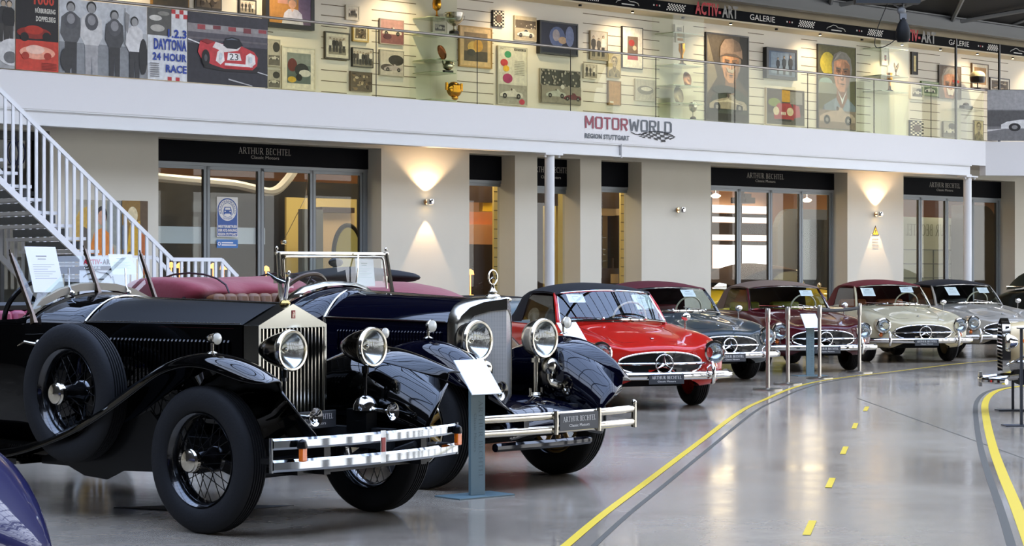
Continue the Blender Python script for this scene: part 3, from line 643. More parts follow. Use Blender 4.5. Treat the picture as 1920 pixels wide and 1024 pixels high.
mb = MB(); mb.bb(-8.6, sE+4, D0+1.0, GY+.1, zband-.03, zband); struct(B(mb, 'ceiling_gallery', M('gallery_ceiling', 'e9dcc0', .8), smooth=False))
mb = MB(); mb.bb(-8.6, sE+4, D0+1.06, D0+1.3, zband+.19, zband+.46); 
struct(B(mb, 'trim_6', M('raw_concrete', 'b5a88e', .9, noise=.12, nscale=1.5), smooth=False))
# black and yellow hazard strip above the band
hz = MB(); a, b_ = S(1000, 1), S(1102, 1)
hz.m = 0; hz.bb(a-.5, b_, D0+.93, D0+.97, zband+.1, zband+.2); hz.m = 1
for i in range(9): x = a-.4+i*.2; hz.quad((x, D0+.925, zband+.1), (x+.09, D0+.925, zband+.1), (x+.16, D0+.925, zband+.2), (x+.07, D0+.925, zband+.2))
tag(B(hz, 'hazard_strip', [M('black_print', '15161a', .5), M('hazard_yellow', 'd99a1c', .5)], org=(a, D0+.95, zband+.1), smooth=False), 'black and yellow striped strip above the header band', 'strip')
# roof over the gallery: dark soffit with steel beams
RS = M('roof_steel_grey', '6f7274', .5); RD = M('roof_dark', '1d1c1b', .8)
mb = MB(); zr = zband+.5
mb.loft([[(-8.6, D0+2.4, zr), (60, D0+2.4, zr)], [(-8.6, D0+.7, zr+.05), (60, D0+.7, zr+.05)], [(-8.6, D0-5, zr+1.6), (60, D0-5, zr+1.6)]])
struct(B(mb, 'roof_lean_to', RD, smooth=False, solid=.06))
def ibeam(mb, p0, p1, h=.3, w_=.16):
    p0 = Vector(p0); p1 = Vector(p1); d = (p1-p0); L = d.length; d.normalize(); up = Vector((0, 0, 1)); up = (up-d*up.dot(d)).normalized(); sd = d.cross(up)
    R = Matrix((d, sd, up)).transposed(); c = (p0+p1)/2
    mb.box(c, (L, .02, h), R); mb.box(c+up*h/2, (L, w_, .025), R); mb.box(c-up*h/2, (L, w_, .025), R)
mb = MB(); ibeam(mb, (-8.6, D0+.55, zr-.1), (60, D0+.55, zr-.1), .26, .2); struct(B(mb, 'trim_7', RS, smooth=False))
mb = MB(); ibeam(mb, (-8.6, D0-3.2, zr+.75), (60, D0-3.2, zr+.75), .5, .25); struct(B(mb, 'trim_8', RS, smooth=False))
mb = MB()
for s in range(14, 62, 4): ibeam(mb, (s, D0+2.2, zr-.2), (s, D0-5, zr+1.4), .22, .14)
for s in range(16, 62, 4): mb.tube([(s, D0+.7, zr-.05), (s+4, D0-3.1, zr+.9)], .05, n=6); mb.tube([(s+4, D0+.7, zr-.05), (s, D0-3.1, zr+.9)], .05, n=6)
struct(B(mb, 'trim_9', RS, smooth=False))
# ceiling spots
for i in range(26):
    s = S(520, 1)+i*1.33-1.33*2
    if s > sE+1: break
    p = WP(s, D0+1.12, zband-.035)
    lit = i % 2 == 0 or s > S(1760, 1)
    t = MB(); t.lathe([(.03, 0), (.03, -.03)], n=12); t.m = 1; t.lathe([(0, -.031), (.024, -.031)], n=12, cap=False)
    if S(990, 1) < s < sE:
        o = t.build('ceiling_spot', [SATIN, M('spot_lens', 'ffe2b0', .4, emit=25.) if lit else SATIN]); o.location = p
        tag(o, 'tiny round spot lamp under the black gallery header band', 'lamp', 'spot lamps under the header band')
    if i % 2 == 0:
        l = bpy.data.lights.new('spot_light', 'SPOT'); l.energy = 62; l.color = (1, .76, .46); l.spot_size = math.radians(115); l.spot_blend = .7; l.shadow_soft_size = .04
        o = bpy.data.objects.new('spot_light', l); COL.objects.link(o); o.location = WP(s, D0+.72, zband-.06); o.rotation_euler = (math.radians(30), 0, PHI)

# ---- pictures
_cols = {}
def PM(h, r=.6): return M('print_'+h, h, r, noise=.16, nscale=14.)
rnd = random.Random(3)
class Pic:
    """one flat print made of overlapping shapes, u to the right, v up (0..1)"""
    def __init__(s, w_, h): s.mb = MB(); s.w = w_; s.h = h; s.mats = []; s.k = 0; s.yy = 0
    def c(s, h):
        m = h if not isinstance(h, str) else PM(h)
        if m not in s.mats: s.mats.append(m)
        s.mb.m = s.mats.index(m); s.k += 1; s.yy = -.0006*s.k
    def poly(s, h, pts):
        s.c(h); pts = [(min(1, max(0, x)), min(1, max(0, y))) for x, y in pts]
        s.mb.add([(x*s.w, s.yy, y*s.h) for x, y in pts], [tuple(range(len(pts)))])
    def rect(s, h, a, b_, c, d): s.poly(h, [(a, c), (b_, c), (b_, d), (a, d)])
    def ell(s, h, x, y, rx, ry, n=18, a=0): 
        s.poly(h, [(x+rx*math.cos(t)*math.cos(a)-ry*math.sin(t)*math.sin(a)*s.h/s.w, y+ry*math.sin(t)*math.cos(a)+rx*math.cos(t)*math.sin(a)*s.w/s.h) for t in [i*2*PI/n for i in range(n)]])
    def txt(s, h, t, a, b_, c, d): s.c(h); text(s.mb, t, (a*s.w, s.yy, c*s.h), (1, 0, 0), (0, 0, 1), (b_-a)*s.w, (d-c)*s.h)
    def person(s, x, y0, hh, body, skin='b9a58e', hair='2a2420', legs='3a3835'):
        k = s.h/s.w; w_ = hh*.13*k
        s.poly(legs, [(x-w_*.7, y0), (x-w_*.1, y0), (x, y0+hh*.3), (x+w_*.1, y0), (x+w_*.7, y0), (x+w_*.75, y0+hh*.5), (x-w_*.75, y0+hh*.5)])
        s.poly(body, [(x-w_*.8, y0+hh*.44), (x+w_*.8, y0+hh*.44), (x+w_*1.25, y0+hh*.55), (x+w_*1.15, y0+hh*.78), (x+w_*.45, y0+hh*.85), (x-w_*.45, y0+hh*.85), (x-w_*1.15, y0+hh*.78), (x-w_*1.3, y0+hh*.55)])
        s.ell(hair, x, y0+hh*.93, w_*.55, hh*.078); s.ell(skin, x, y0+hh*.915, w_*.45, hh*.066)
    def racer(s, x, y, L, body, wheel='1b1a1a', glass='3d434a', open_=True, flip=False):
        k = s.w/s.h; f = (lambda u: x+(L/2-u*L)) if flip else (lambda u: x-L/2+u*L); H = L*k
        pts = [(0, .05), (0, .13), (.12, .19), (.35, .24), (.45, .25), (.52, .32), (.62, .31), (.72, .22), (.92, .2), (1, .14), (1, .05)]
        s.poly(body, [(f(a), y+b_*H) for a, b_ in pts]); 
        if open_: s.ell('4a3a32', f(.5), y+.29*H, .035*L, .04*H)
        else: s.poly(glass, [(f(.38), y+.24*H), (f(.66), y+.24*H), (f(.58), y+.32*H), (f(.46), y+.32*H)])
        for a in (.2, .8): s.ell(wheel, f(a), y+.08*H, .09*L, .085*H); s.ell('8a8680', f(a), y+.08*H, .04*L, .038*H)
    def portrait(s, bg, skin, hair, coat, hat=None, cx=.5, top=.92, fs=.5, dark=None):
        """head and shoulders: jacket, collar, neck, jaw, hair, brows, nose, mouth and the shaded side of the face"""
        k = s.w/s.h; f = fs
        def P(h, pts): s.poly(h, [(cx+x*f, top+y*f*k) for x, y in pts])
        def mixc(h, q): return '%02x%02x%02x' % tuple(int(int(h[i:i+2], 16)*q) for i in (0, 2, 4))
        sh = mixc(skin, .68); sh2 = mixc(skin, .82); lt = '%02x%02x%02x' % tuple(min(255, int(int(skin[i:i+2], 16)*1.13)) for i in (0, 2, 4)); ck = mixc(coat, .7)
        P(coat, [(-1.0, -3.2), (1.0, -3.2), (.95, -1.75), (.70, -1.38), (.25, -1.18), (-.25, -1.18), (-.70, -1.38), (-.95, -1.75)])
        P(ck, [(-.95, -3.2), (-.55, -3.2), (-.5, -1.9), (-.72, -1.4), (-.95, -1.75)]); P(ck, [(.1, -3.2), (.4, -3.2), (.22, -1.6), (.05, -1.5)]); P(mixc(coat, 1.15) if coat != 'ffffff' else coat, [(-.25, -1.18), (.0, -1.62), (.25, -1.18), (.36, -1.38), (.04, -1.85), (-.34, -1.4)])
        P(sh, [(-.20, -.75), (.20, -.75), (.22, -1.2), (0, -1.5), (-.22, -1.2)])
        P(hair, [(-.38, -.62), (-.42, -.3), (-.32, -.06), (-.08, .03), (.18, .0), (.36, -.14), (.42, -.42), (.36, -.7), (.0, -.9)])
        P(skin, [(-.32, -.25), (-.1, -.17), (.2, -.19), (.33, -.32), (.335, -.62), (.27, -.86), (.10, -1.02), (-.08, -1.02), (-.25, -.88), (-.33, -.62)])
        P(sh2, [(.10, -.22), (.33, -.32), (.335, -.62), (.27, -.86), (.10, -1.02), (.16, -.8), (.12, -.55)]); P(sh, [(.24, -.4), (.335, -.45), (.335, -.62), (.27, -.86), (.12, -1.0), (.21, -.78)]); P(lt, [(-.22, -.24), (-.02, -.20), (-.04, -.36), (-.2, -.38)])
        for q in (-1, 1):
            P(sh, [(q*.05, -.43), (q*.24, -.42), (q*.25, -.50), (q*.15, -.56), (q*.06, -.52)]); P(mixc(hair, .75), [(q*.05, -.415), (q*.25, -.395), (q*.24, -.43), (q*.05, -.445)]); P('2a201b', [(q*.09, -.475), (q*.19, -.47), (q*.18, -.495), (q*.10, -.50)])
        P(sh, [(-.02, -.5), (.03, -.48), (.075, -.70), (.02, -.735), (-.07, -.71)]); P(lt, [(-.035, -.5), (.0, -.5), (.01, -.69), (-.04, -.68)])
        P(mixc(skin, .5), [(-.12, -.815), (.0, -.80), (.13, -.82), (.02, -.845)]); P(sh, [(-.09, -.86), (.1, -.86), (.02, -.885)]); P(sh2, [(-.22, -.72), (-.17, -.68), (-.14, -.82), (-.18, -.86)]); P(sh, [(.18, -.68), (.205, -.66), (.17, -.84), (.14, -.82)])
        P(mixc(hair, 1.2 if hair != 'ffffff' else 1), [(-.36, -.24), (-.2, -.04), (-.02, -.0), (-.2, -.14)])
        if hat: P(hat, [(-.44, -.34), (-.42, -.08), (-.25, .12), (.05, .16), (.33, .06), (.44, -.14), (.46, -.36), (.2, -.25), (-.2, -.24)]); P(mixc(hat, .7), [(-.48, -.36), (-.2, -.25), (.2, -.25), (.50, -.38), (.2, -.32), (-.2, -.31)]); P(mixc(hat, .8), [(.1, -.2), (.43, -.14), (.30, .08), (.12, .14)])
    def crowd(s, dark, light, y0, y1, n=26, r=random.Random(5)):
        s.rect(dark, 0, 1, y0, y1)
        for i in range(n): s.ell(light if i % 3 else '8a8378', r.random(), y0+(y1-y0)*r.random(), .022, .022*s.w/s.h, 8)
    def done(s, name, parent, off=(0, 0, 0)): 
        o = s.mb.build(name, s.mats, parent, smooth=False); o.location = off; return o
ZN = {6: (480, 0), 7: (960, 0), 8: (1400, 0)}
def zpt(z, x, y): ox, oy = ZN[z]; return ox+x/3.5308, oy+y/3.5308
def content(p, kind, fg):
    r = rnd
    if kind == 'group':      # b/w people
        p.rect('cfc7b8', 0, 1, 0, 1); p.rect('97907f', 0, 1, 0, .35)
        for i in range(fg): p.person((i+.6)/(fg+.4)+r.uniform(-.03, .03), .08+r.uniform(0, .08), .75+r.uniform(-.1, .08), ['2b2927', 'e9e4d8', '55504a', '3a3835'][(i*3+fg) % 4])
    elif kind == 'bwcar':
        p.rect('b9b4a8', 0, 1, 0, 1); p.rect('6e6a64', 0, 1, 0, .4); p.ell('3a3836', .7, .72, .3, .2); p.racer(.5, .22, .85, 'dcd8cc'); 
    elif kind == 'crash': p.rect('c9c2b6', 0, 1, 0, 1); p.ell('37332f', .68, .62, .34, .22); p.ell('57504a', .3, .3, .3, .15); p.racer(.55, .15, .8, 'b5aaa8')
    elif kind == 'busy':
        p.rect('6a5d4d', 0, 1, 0, 1)
        for i in range(26): p.ell(['2f2721', 'b09b7d', '8d7658', '4a3c30', 'c9b79a'][i % 5], r.uniform(.08, .92), r.uniform(.08, .92), r.uniform(.03, .11), r.uniform(.03, .1), 9)
    elif kind == 'pinkcar': p.rect('8a5a5e', 0, 1, 0, 1); p.rect('b98f86', 0, 1, .55, 1); p.racer(.5, .35, .85, 'e6d7c8'); p.ell('5a3440', .3, .3, .18, .12)
    elif kind == 'white_car': p.rect('b5a98f', 0, 1, 0, 1); p.rect('5d5346', 0, 1, .62, .85); p.crowd('5d5346', 'e6dcc4', .5, .7, 12); p.racer(.5, .12, .8, 'f1ead8', open_=False)
    elif kind == 'vintage':
        p.crowd('3e3f38', 'a5a294', .5, 1, 46); p.rect('8f8a7c', 0, 1, 0, .52); p.racer(.36, .16, .5, 'b9bcb0'); p.racer(.78, .1, .45, '6a3038'); p.ell('d8d6cc', .52, .5, .05, .07)
    elif kind == 'portrait_bw': p.rect('c9b990', 0, 1, 0, 1); p.portrait('', 'bfae8c', '6e6248', '8d8264', top=.93, fs=.62)
    elif kind == 'rider': p.rect('5f6e6c', 0, 1, 0, 1); p.rect('8a938e', 0, 1, .6, 1); p.ell('6b2f2b', .22, .6, .2, .22); p.ell('2b2f33', .62, .45, .3, .22); p.ell('d8d8d2', .75, .35, .25, .12); p.ell('1d1d1f', .5, .2, .13, .12); p.ell('d6b23a', .2, .12, .18, .1)
    elif kind == 'gold_art': p.rect('8a7350', 0, 1, 0, 1); p.rect('4c4536', 0, 1, 0, .35); p.ell('d9b45c', .4, .5, .25, .2); p.ell('c9983c', .6, .55, .2, .22); p.ell('3b3a30', .3, .3, .18, .12)
    elif kind == 'checker':
        p.rect('1b1a1a', 0, 1, 0, 1)
        for i in range(6):
            for j in range(9):
                if (i+j) % 2: p.rect('e6dfcc', i/6, (i+1)/6, j/9, (j+1)/9)
        p.ell('5a4438', .5, .5, .3, .26)
    elif kind == 'colour_poster':
        p.rect('d8d6c6', 0, 1, 0, 1); p.rect('a5a296', 0, 1, .0, .34); p.rect('3a3834', .55, .97, .945, .985); p.txt('d8d6c6', 'AINTREE 200', .57, .95, .953, .977); p.txt('6b675c', '1967', .06, .2, .95, .985)
        for x, y, rr, h in ((.33, .87, .12, '3e9a6a'), (.2, .72, .13, 'c23a3e'), (.27, .62, .11, 'e3b52c'), (.32, .45, .17, 'a32c62'), (.82, .05, .1, 'c2304a')): p.ell(h, x, y, rr, rr*.5)
        for i in range(9): p.rect('8d897c', .55, .9, .76-i*.03, .768-i*.03)
        p.racer(.45, .1, .8, 'd9d6cc')
    elif kind == 'mat_red': p.rect('f2ece0', 0, 1, 0, 1); p.rect('7c6a5c', .25, .77, .2, .78); p.ell('a83a36', .45, .62, .15, .08); p.rect('b0303a', .25, .77, .2, .3); p.ell('d8c8a8', .6, .5, .1, .06)
    elif kind == 'paper': p.rect('b98f5a', 0, 1, 0, 1); p.rect('e9e0cc', .1, .4, .05, .14)
    elif kind == 'softcar': p.rect('c2beb2', 0, 1, 0, 1); p.ell('8c8a84', .5, .5, .42, .22); p.ell('dedad0', .55, .56, .28, .1)
    elif kind == 'blackmat': p.rect('1c1a18', 0, 1, 0, 1); p.rect('d9c98f', .3, .75, .12, .85)
    elif kind == 'green': p.rect('a9b592', 0, 1, 0, 1); p.rect('4f6a42', .1, .95, .15, .6); p.racer(.5, .2, .6, 'e2e2d4')
    elif kind == 'redcar_paint':
        p.rect('4a4038', 0, 1, 0, 1); p.rect('c99a2c', .4, .62, .65, .98); p.rect('8d8a84', .62, .95, .6, .95); p.rect('5d5a55', 0, 1, 0, .3)
        p.ell('7c8a3a', .2, .62, .16, .12); p.poly('a32a30', [(.2, .15), (.72, .15), (.75, .4), (.62, .62), (.3, .6), (.18, .4)]); p.ell('d8c9a8', .25, .38, .08, .12); p.ell('d8c9a8', .62, .38, .09, .12); p.poly('a84048', [(.72, .2), (.9, .25), (.86, .55), (.7, .6)]); p.rect('e8dcc8', .38, .5, .28, .36); p.txt('7a1a20', '23', .4, .48, .29, .35); p.rect('2b2422', .3, .65, .1, .16)
    elif kind == 'cap_man':
        p.rect('51483a', 0, 1, 0, 1); p.poly('8a7f66', [(0, 1), (.25, .5), (0, .3)]); p.poly('2a2721', [(.75, .5), (1, .35), (1, 1), (.8, 1)])
        p.portrait('', 'c9966c', '8a7a66', '3f4438', hat='8d7866', cx=.57, top=.90, fs=.62); p.poly('b9ad98', [(.44, .63), (.58, .60), (.70, .64), (.62, .56), (.5, .57)])
        p.ell('2f332c', .4, .36, .3, .05); p.racer(.5, .10, .92, 'a59a84'); p.poly('cfc4aa', [(.1, .2), (.5, .25), (.9, .18), (.5, .22)]); p.rect('2a2622', 0, 1, 0, .08)
    elif kind == 'old_man':
        p.rect('5d5a36', 0, 1, 0, 1); p.ell('c9b83a', .25, .78, .2, .14); p.ell('8fa8a0', .2, .55, .18, .06); p.rect('8a8d7c', 0, .5, .42, .55)
        p.portrait('', 'd39a76', '8a867f', '76838d', cx=.63, top=.93, fs=.66); p.poly('dfe3e2', [(.50, .47), (.58, .38), (.63, .30), (.68, .38), (.75, .47), (.63, .36)])
        p.rect('8a7868', 0, 1, 0, .22); p.racer(.5, .05, .95, 'b9a592')
    elif kind == 'small_portrait': p.rect('6e6258', 0, 1, 0, 1); p.portrait('', 'b98a70', '9a958d', '4a4440', cx=.5, top=.95, fs=.95); p.poly('cfcac0', [(.3, .33), (.5, .25), (.72, .34), (.6, .1), (.4, .1)]); p.rect('a33a34', .6, .9, .5, .58)
    elif kind == 'tv_blur': p.rect('1a2036', 0, 1, 0, 1); p.ell('5b6a94', .45, .55, .22, .35); p.ell('a9a0a4', .42, .6, .1, .2); p.ell('c9a884', .6, .45, .12, .12); p.ell('7a86ac', .8, .6, .12, .35)
    elif kind == 'tv_three': p.rect('5d7088', 0, 1, 0, 1); p.rect('8a9db0', .1, .75, .1, .95); p.person(.35, .05, .7, '2b3440', legs='1d2530'); p.person(.58, .05, .78, '35414e', legs='1d2530'); p.person(.82, .05, .82, '2b3440', hair='8d2c2c', legs='1d2530')
    elif kind == 'tv_man':
        p.rect('a8783a', 0, 1, 0, 1); p.rect('6b5a78', .7, 1, 0, 1); p.rect('b9887a', .2, .45, .7, .95)
        p.poly('c6c8d8', [(.3, .0), (.36, .38), (.45, .52), (.56, .55), (.68, .52), (.78, .38), (.82, .0)]); p.ell('8a7a6c', .55, .78, .115, .17); p.ell('c99a80', .55, .71, .095, .15); p.poly('d9b39c', [(.5, .55), (.6, .55), (.55, .42)])
def framed(zone, x0, y0, x1, yb, kind, label, frame='8d7a52', mat=None, fg=4, cat='framed picture', name='framed_picture', fw=.02, d=GW, dep=.035, matw=.12):
    a = zpt(zone, x0, y0); c = zpt(zone, x1, yb)
    s0, z1 = SZ(a[0], a[1], d-dep); s1 = S(c[0], d-dep); z0 = SZ(a[0], c[1], d-dep)[1]
    W_, H = s1-s0, z1-z0
    root = MB(); fm_ = M('frame_'+frame, frame, .4)
    if fw:
        for q in ((0, fw, 0, H), (W_-fw, W_, 0, H), (fw, W_-fw, 0, fw), (fw, W_-fw, H-fw, H)): root.bb(q[0], q[1], -.012, dep-.003, q[2], q[3])
    root.bb(.002, W_-.002, 0, dep-.003, .002, H-.002)
    o = root.build(name, fm_, smooth=False); o.location = WP(s0, D0+d-dep, z0); o.rotation_euler = (0, 0, PHI); tag(o, label, cat)
    off = fw
    if mat:
        mm = MB(); mm.bb(fw, W_-fw, -.003, 0, fw, H-fw); mm.build('mat_board', PM(mat), o, smooth=False); off = fw+min(W_, H)*matw
    p = Pic(W_-2*off, H-2*off); content(p, kind, fg); p.done('print', o, (off, -.004, off)); return o
PICS = [
 (6, 595, 30, 685, 130, 'group', 'small wide cream photo of four people in dark clothes, highest on the slat wall', 'd9d3c2', 'd9d3c2', 5),
 (6, 455, 205, 620, 385, 'group', 'square black and white photo of five men, one standing tall, in thin dark frame', '4a4438', 'e2dccb', 5),
 (6, 640, 162, 745, 272, 'busy', 'small picture in pale gold frame with cream mount', 'c9ab63', 'e6dcc0', 4),
 (6, 637, 312, 775, 440, 'group', 'dark photo of a crowd in white overalls below the small gold frame', '2c2925', None, 7),
 (6, 625, 470, 767, 600, 'busy', 'brown crowded race photo hanging lowest under the overalls photo', '6a5d4d', None, 4),
 (6, 820, 120, 978, 288, 'pinkcar', 'reddish photo of a pale racing car in silver frame', 'b9aea6', None, 4),
 (6, 820, 325, 978, 496, 'crash', 'grey photo of a racing car at speed in silver frame below the reddish one', 'b9b4aa', None, 4),
 (6, 75, 255, 160, 435, 'bwcar', 'black and white photo of a small racing car, upper one next to the banner end', 'c9c6ba', None, 4),
 (6, 75, 455, 160, 580, 'bwcar', 'black and white photo of a small racing car, lower one next to the banner end', 'c9c6ba', None, 4),
 (6, 170, 300, 395, 588, 'rider', 'large white-mounted colour picture of driver and silver racing car', 'e2ddcc', 'e9e4d4', 4),
 (6, 1345, 165, 1562, 438, 'gold_art', 'large gold framed relief picture behind the glass case', 'b8924e', 'd9b983', 4),
 (6, 1567, 65, 1640, 175, 'checker', 'little chequered picture with a dark centre', '1b1a1a', None, 4),
 (6, 1600, 300, 1795, 688, 'colour_poster', 'tall race poster with green, red, yellow and purple discs above a silver car', 'c9c6b8', None, 4),
 (7, 15, 100, 160, 262, 'white_car', 'photo of a white racing car with people standing behind it, left of the black screen', 'c9bfa6', None, 4),
 (7, 185, 450, 452, 680, 'vintage', 'wide black and white race start photo with one red car under the black screen', '9a968a', None, 4),
 (7, 517, 200, 632, 392, 'group', 'upright photo of two men in white overalls', 'b5a78c', None, 3),
 (7, 475, 418, 563, 516, 'group', 'tiny white-framed photo below the two men in overalls', 'e6e0d0', None, 3),
 (7, 635, 355, 718, 512, 'portrait_bw', 'sepia portrait drawing of a man with folded arms', 'b9aa80', None, 4),
 (7, 728, 172, 865, 448, 'mat_red', 'black framed picture with wide white mount and red base', '1c1a1a', None, 4),
 (7, 637, 532, 720, 694, 'paper', 'brown paper document in thin gold frame under the sepia portrait', '8a6f42', None, 4),
 (7, 815, 520, 948, 663, 'softcar', 'pale grey canvas of a streamlined car, lowest before the glass case', 'cfccc2', None, 4),
 (7, 1283, 210, 1566, 798, 'cap_man', 'tall painting of a man in a leather cap above an old racing car', '2a241e', None, 4),
 (8, 128, 578, 382, 822, 'redcar_paint', 'painting of dark red racing car under the small wall screen', 'cfc6b2', None, 4),
 (8, 470, 288, 720, 848, 'old_man', 'tall painting of a grey haired man above a pale racing car', '2c2a26', None, 4),
 (8, 1092, 342, 1132, 492, 'blackmat', 'narrow black framed picture right of the glass case with bird trophy', '15130f', None, 4),
 (8, 1272, 427, 1418, 648, 'small_portrait', 'small unframed portrait of a bearded face crossed by a dark post', '4a4440', None, 4),
 (8, 1155, 535, 1270, 630, 'green', 'green framed car picture low beside the bearded portrait', '5f7a4c', None, 4),
 (8, 1085, 560, 1172, 654, 'bwcar', 'small white-framed black and white car photo below the narrow black frame', 'e9e4d6', 'e9e4d6', 4),
 (8, 1490, 415, 1600, 580, 'paper', 'dark gold framed certificate behind the black helmet', '5a4322', 'e9dfc6', 4),
 (8, 1610, 510, 1740, 604, 'busy', 'framed brown landscape photo with white mount right of the helmet', '3a3226', 'efe8d6', 4),
 (8, 1080, 795, 1168, 898, 'checker', 'chequer bordered photo low beside the dark post', '1b1a1a', None, 4),
 (8, 1300, 800, 1384, 908, 'bwcar', 'small grey car photo low behind the dark post', '6f6a5e', None, 4),
 (8, 1505, 795, 1566, 928, 'portrait_bw', 'small olive framed portrait low beside the big photo banner', '7a704e', None, 4),
]
for (zn, a, b_, c, d_, kd, lb, fr_, mt, fg) in PICS:
    framed(zn, a, b_, c, d_, kd, lb, fr_, mt, fg, fw=.03 if kd in ('cap_man',) else (.012 if mt is None else .022))
# pictures cut by the top edge of the photograph
def top_pic(px0, px1, py1, h, kind, label, frame):
    s0 = S(px0, GW-.03); s1 = S(px1, GW-.03); z0 = SZ(px0, py1, GW-.03)[1]; W_ = s1-s0
    m = MB(); m.bb(0, W_, 0, .03, 0, h); o = m.build('framed_picture', M('frame_'+frame, frame, .4), smooth=False); o.location = WP(s0, GY-.03, z0); o.rotation_euler = (0, 0, PHI)
    p = Pic(W_-.05, h-.05); content(p, kind, 4); p.done('print', o, (.025, -.004, .025)); tag(o, label, 'framed picture')
top_pic(284, 355, 12, .5, 'gold_art', 'golden brown picture cut off above the racing car banner, leftmost', 'a57c3a')
top_pic(366, 416, 15, .5, 'busy', 'dark framed picture with figures above the racing car banner', '2c241c')
top_pic(448, 481, 26, .24, 'group', 'small black framed photo just left of the talking man screen', '14110e')
# wall screens
def screen(zone, x0, y0, x1, yb, kind, label, bez=.035, inset=0):
    o = framed(zone, x0, y0, x1, yb, kind, label, '0e0e10', None, 4, 'screen', 'wall_screen', fw=bez, dep=.09)
    return o
a = SZ(500, 55, GW)
screen(6, 62, -75, 385, 172, 'tv_man', 'large wall screen showing a man in a white shirt talking', .07)
screen(7, 183, 132, 435, 352, 'tv_blur', 'large wall screen with dim blurred blue image', .03)
screen(8, 130, 310, 333, 515, 'tv_three', 'smaller wall screen showing three people in a row', .06)
# glass display cases with trophies
GOLD = M('gold_trophy', 'c98f32', .22, 1.); SILV = M('silver_trophy', 'c9c2b4', .2, 1.); COPP = M('copper_dish', 'b87850', .3, 1.); BRZ = M('bronze_dish', '8a7860', .35, 1.); BASE = M('trophy_base', '1d1714', .4)
CASE = thin_glass('case_glass', 'fdfefb', 1.2)
def case(px0, px1, label, d=.95):
    s0, s1 = S(px0, d), S(px1, d); m = MB(); m.bb(s0, s1, D0+d, D0+d+.008, 3.96, zband-.04); m.bb(s0, s0+.008, D0+d, GY-.01, 3.96, zband-.04); m.bb(s1-.008, s1, D0+d, GY-.01, 3.96, zband-.04)
    o = B(m, 'display_case', CASE, org=(s0, D0+d, 3.96), smooth=False); tag(o, label, 'display case')
    return o
def shelf(px0, px1, z, d=.97):
    return None
C1 = case(807, 857, 'tall glass case with silver cups and golden mask, left half of the gallery'); C2 = case(1262, 1320, 'tall glass case with copper and bronze dishes beside the leather cap painting'); C3 = case(1652, 1704, 'tall glass case with the bird trophy beside the hanging lamp')
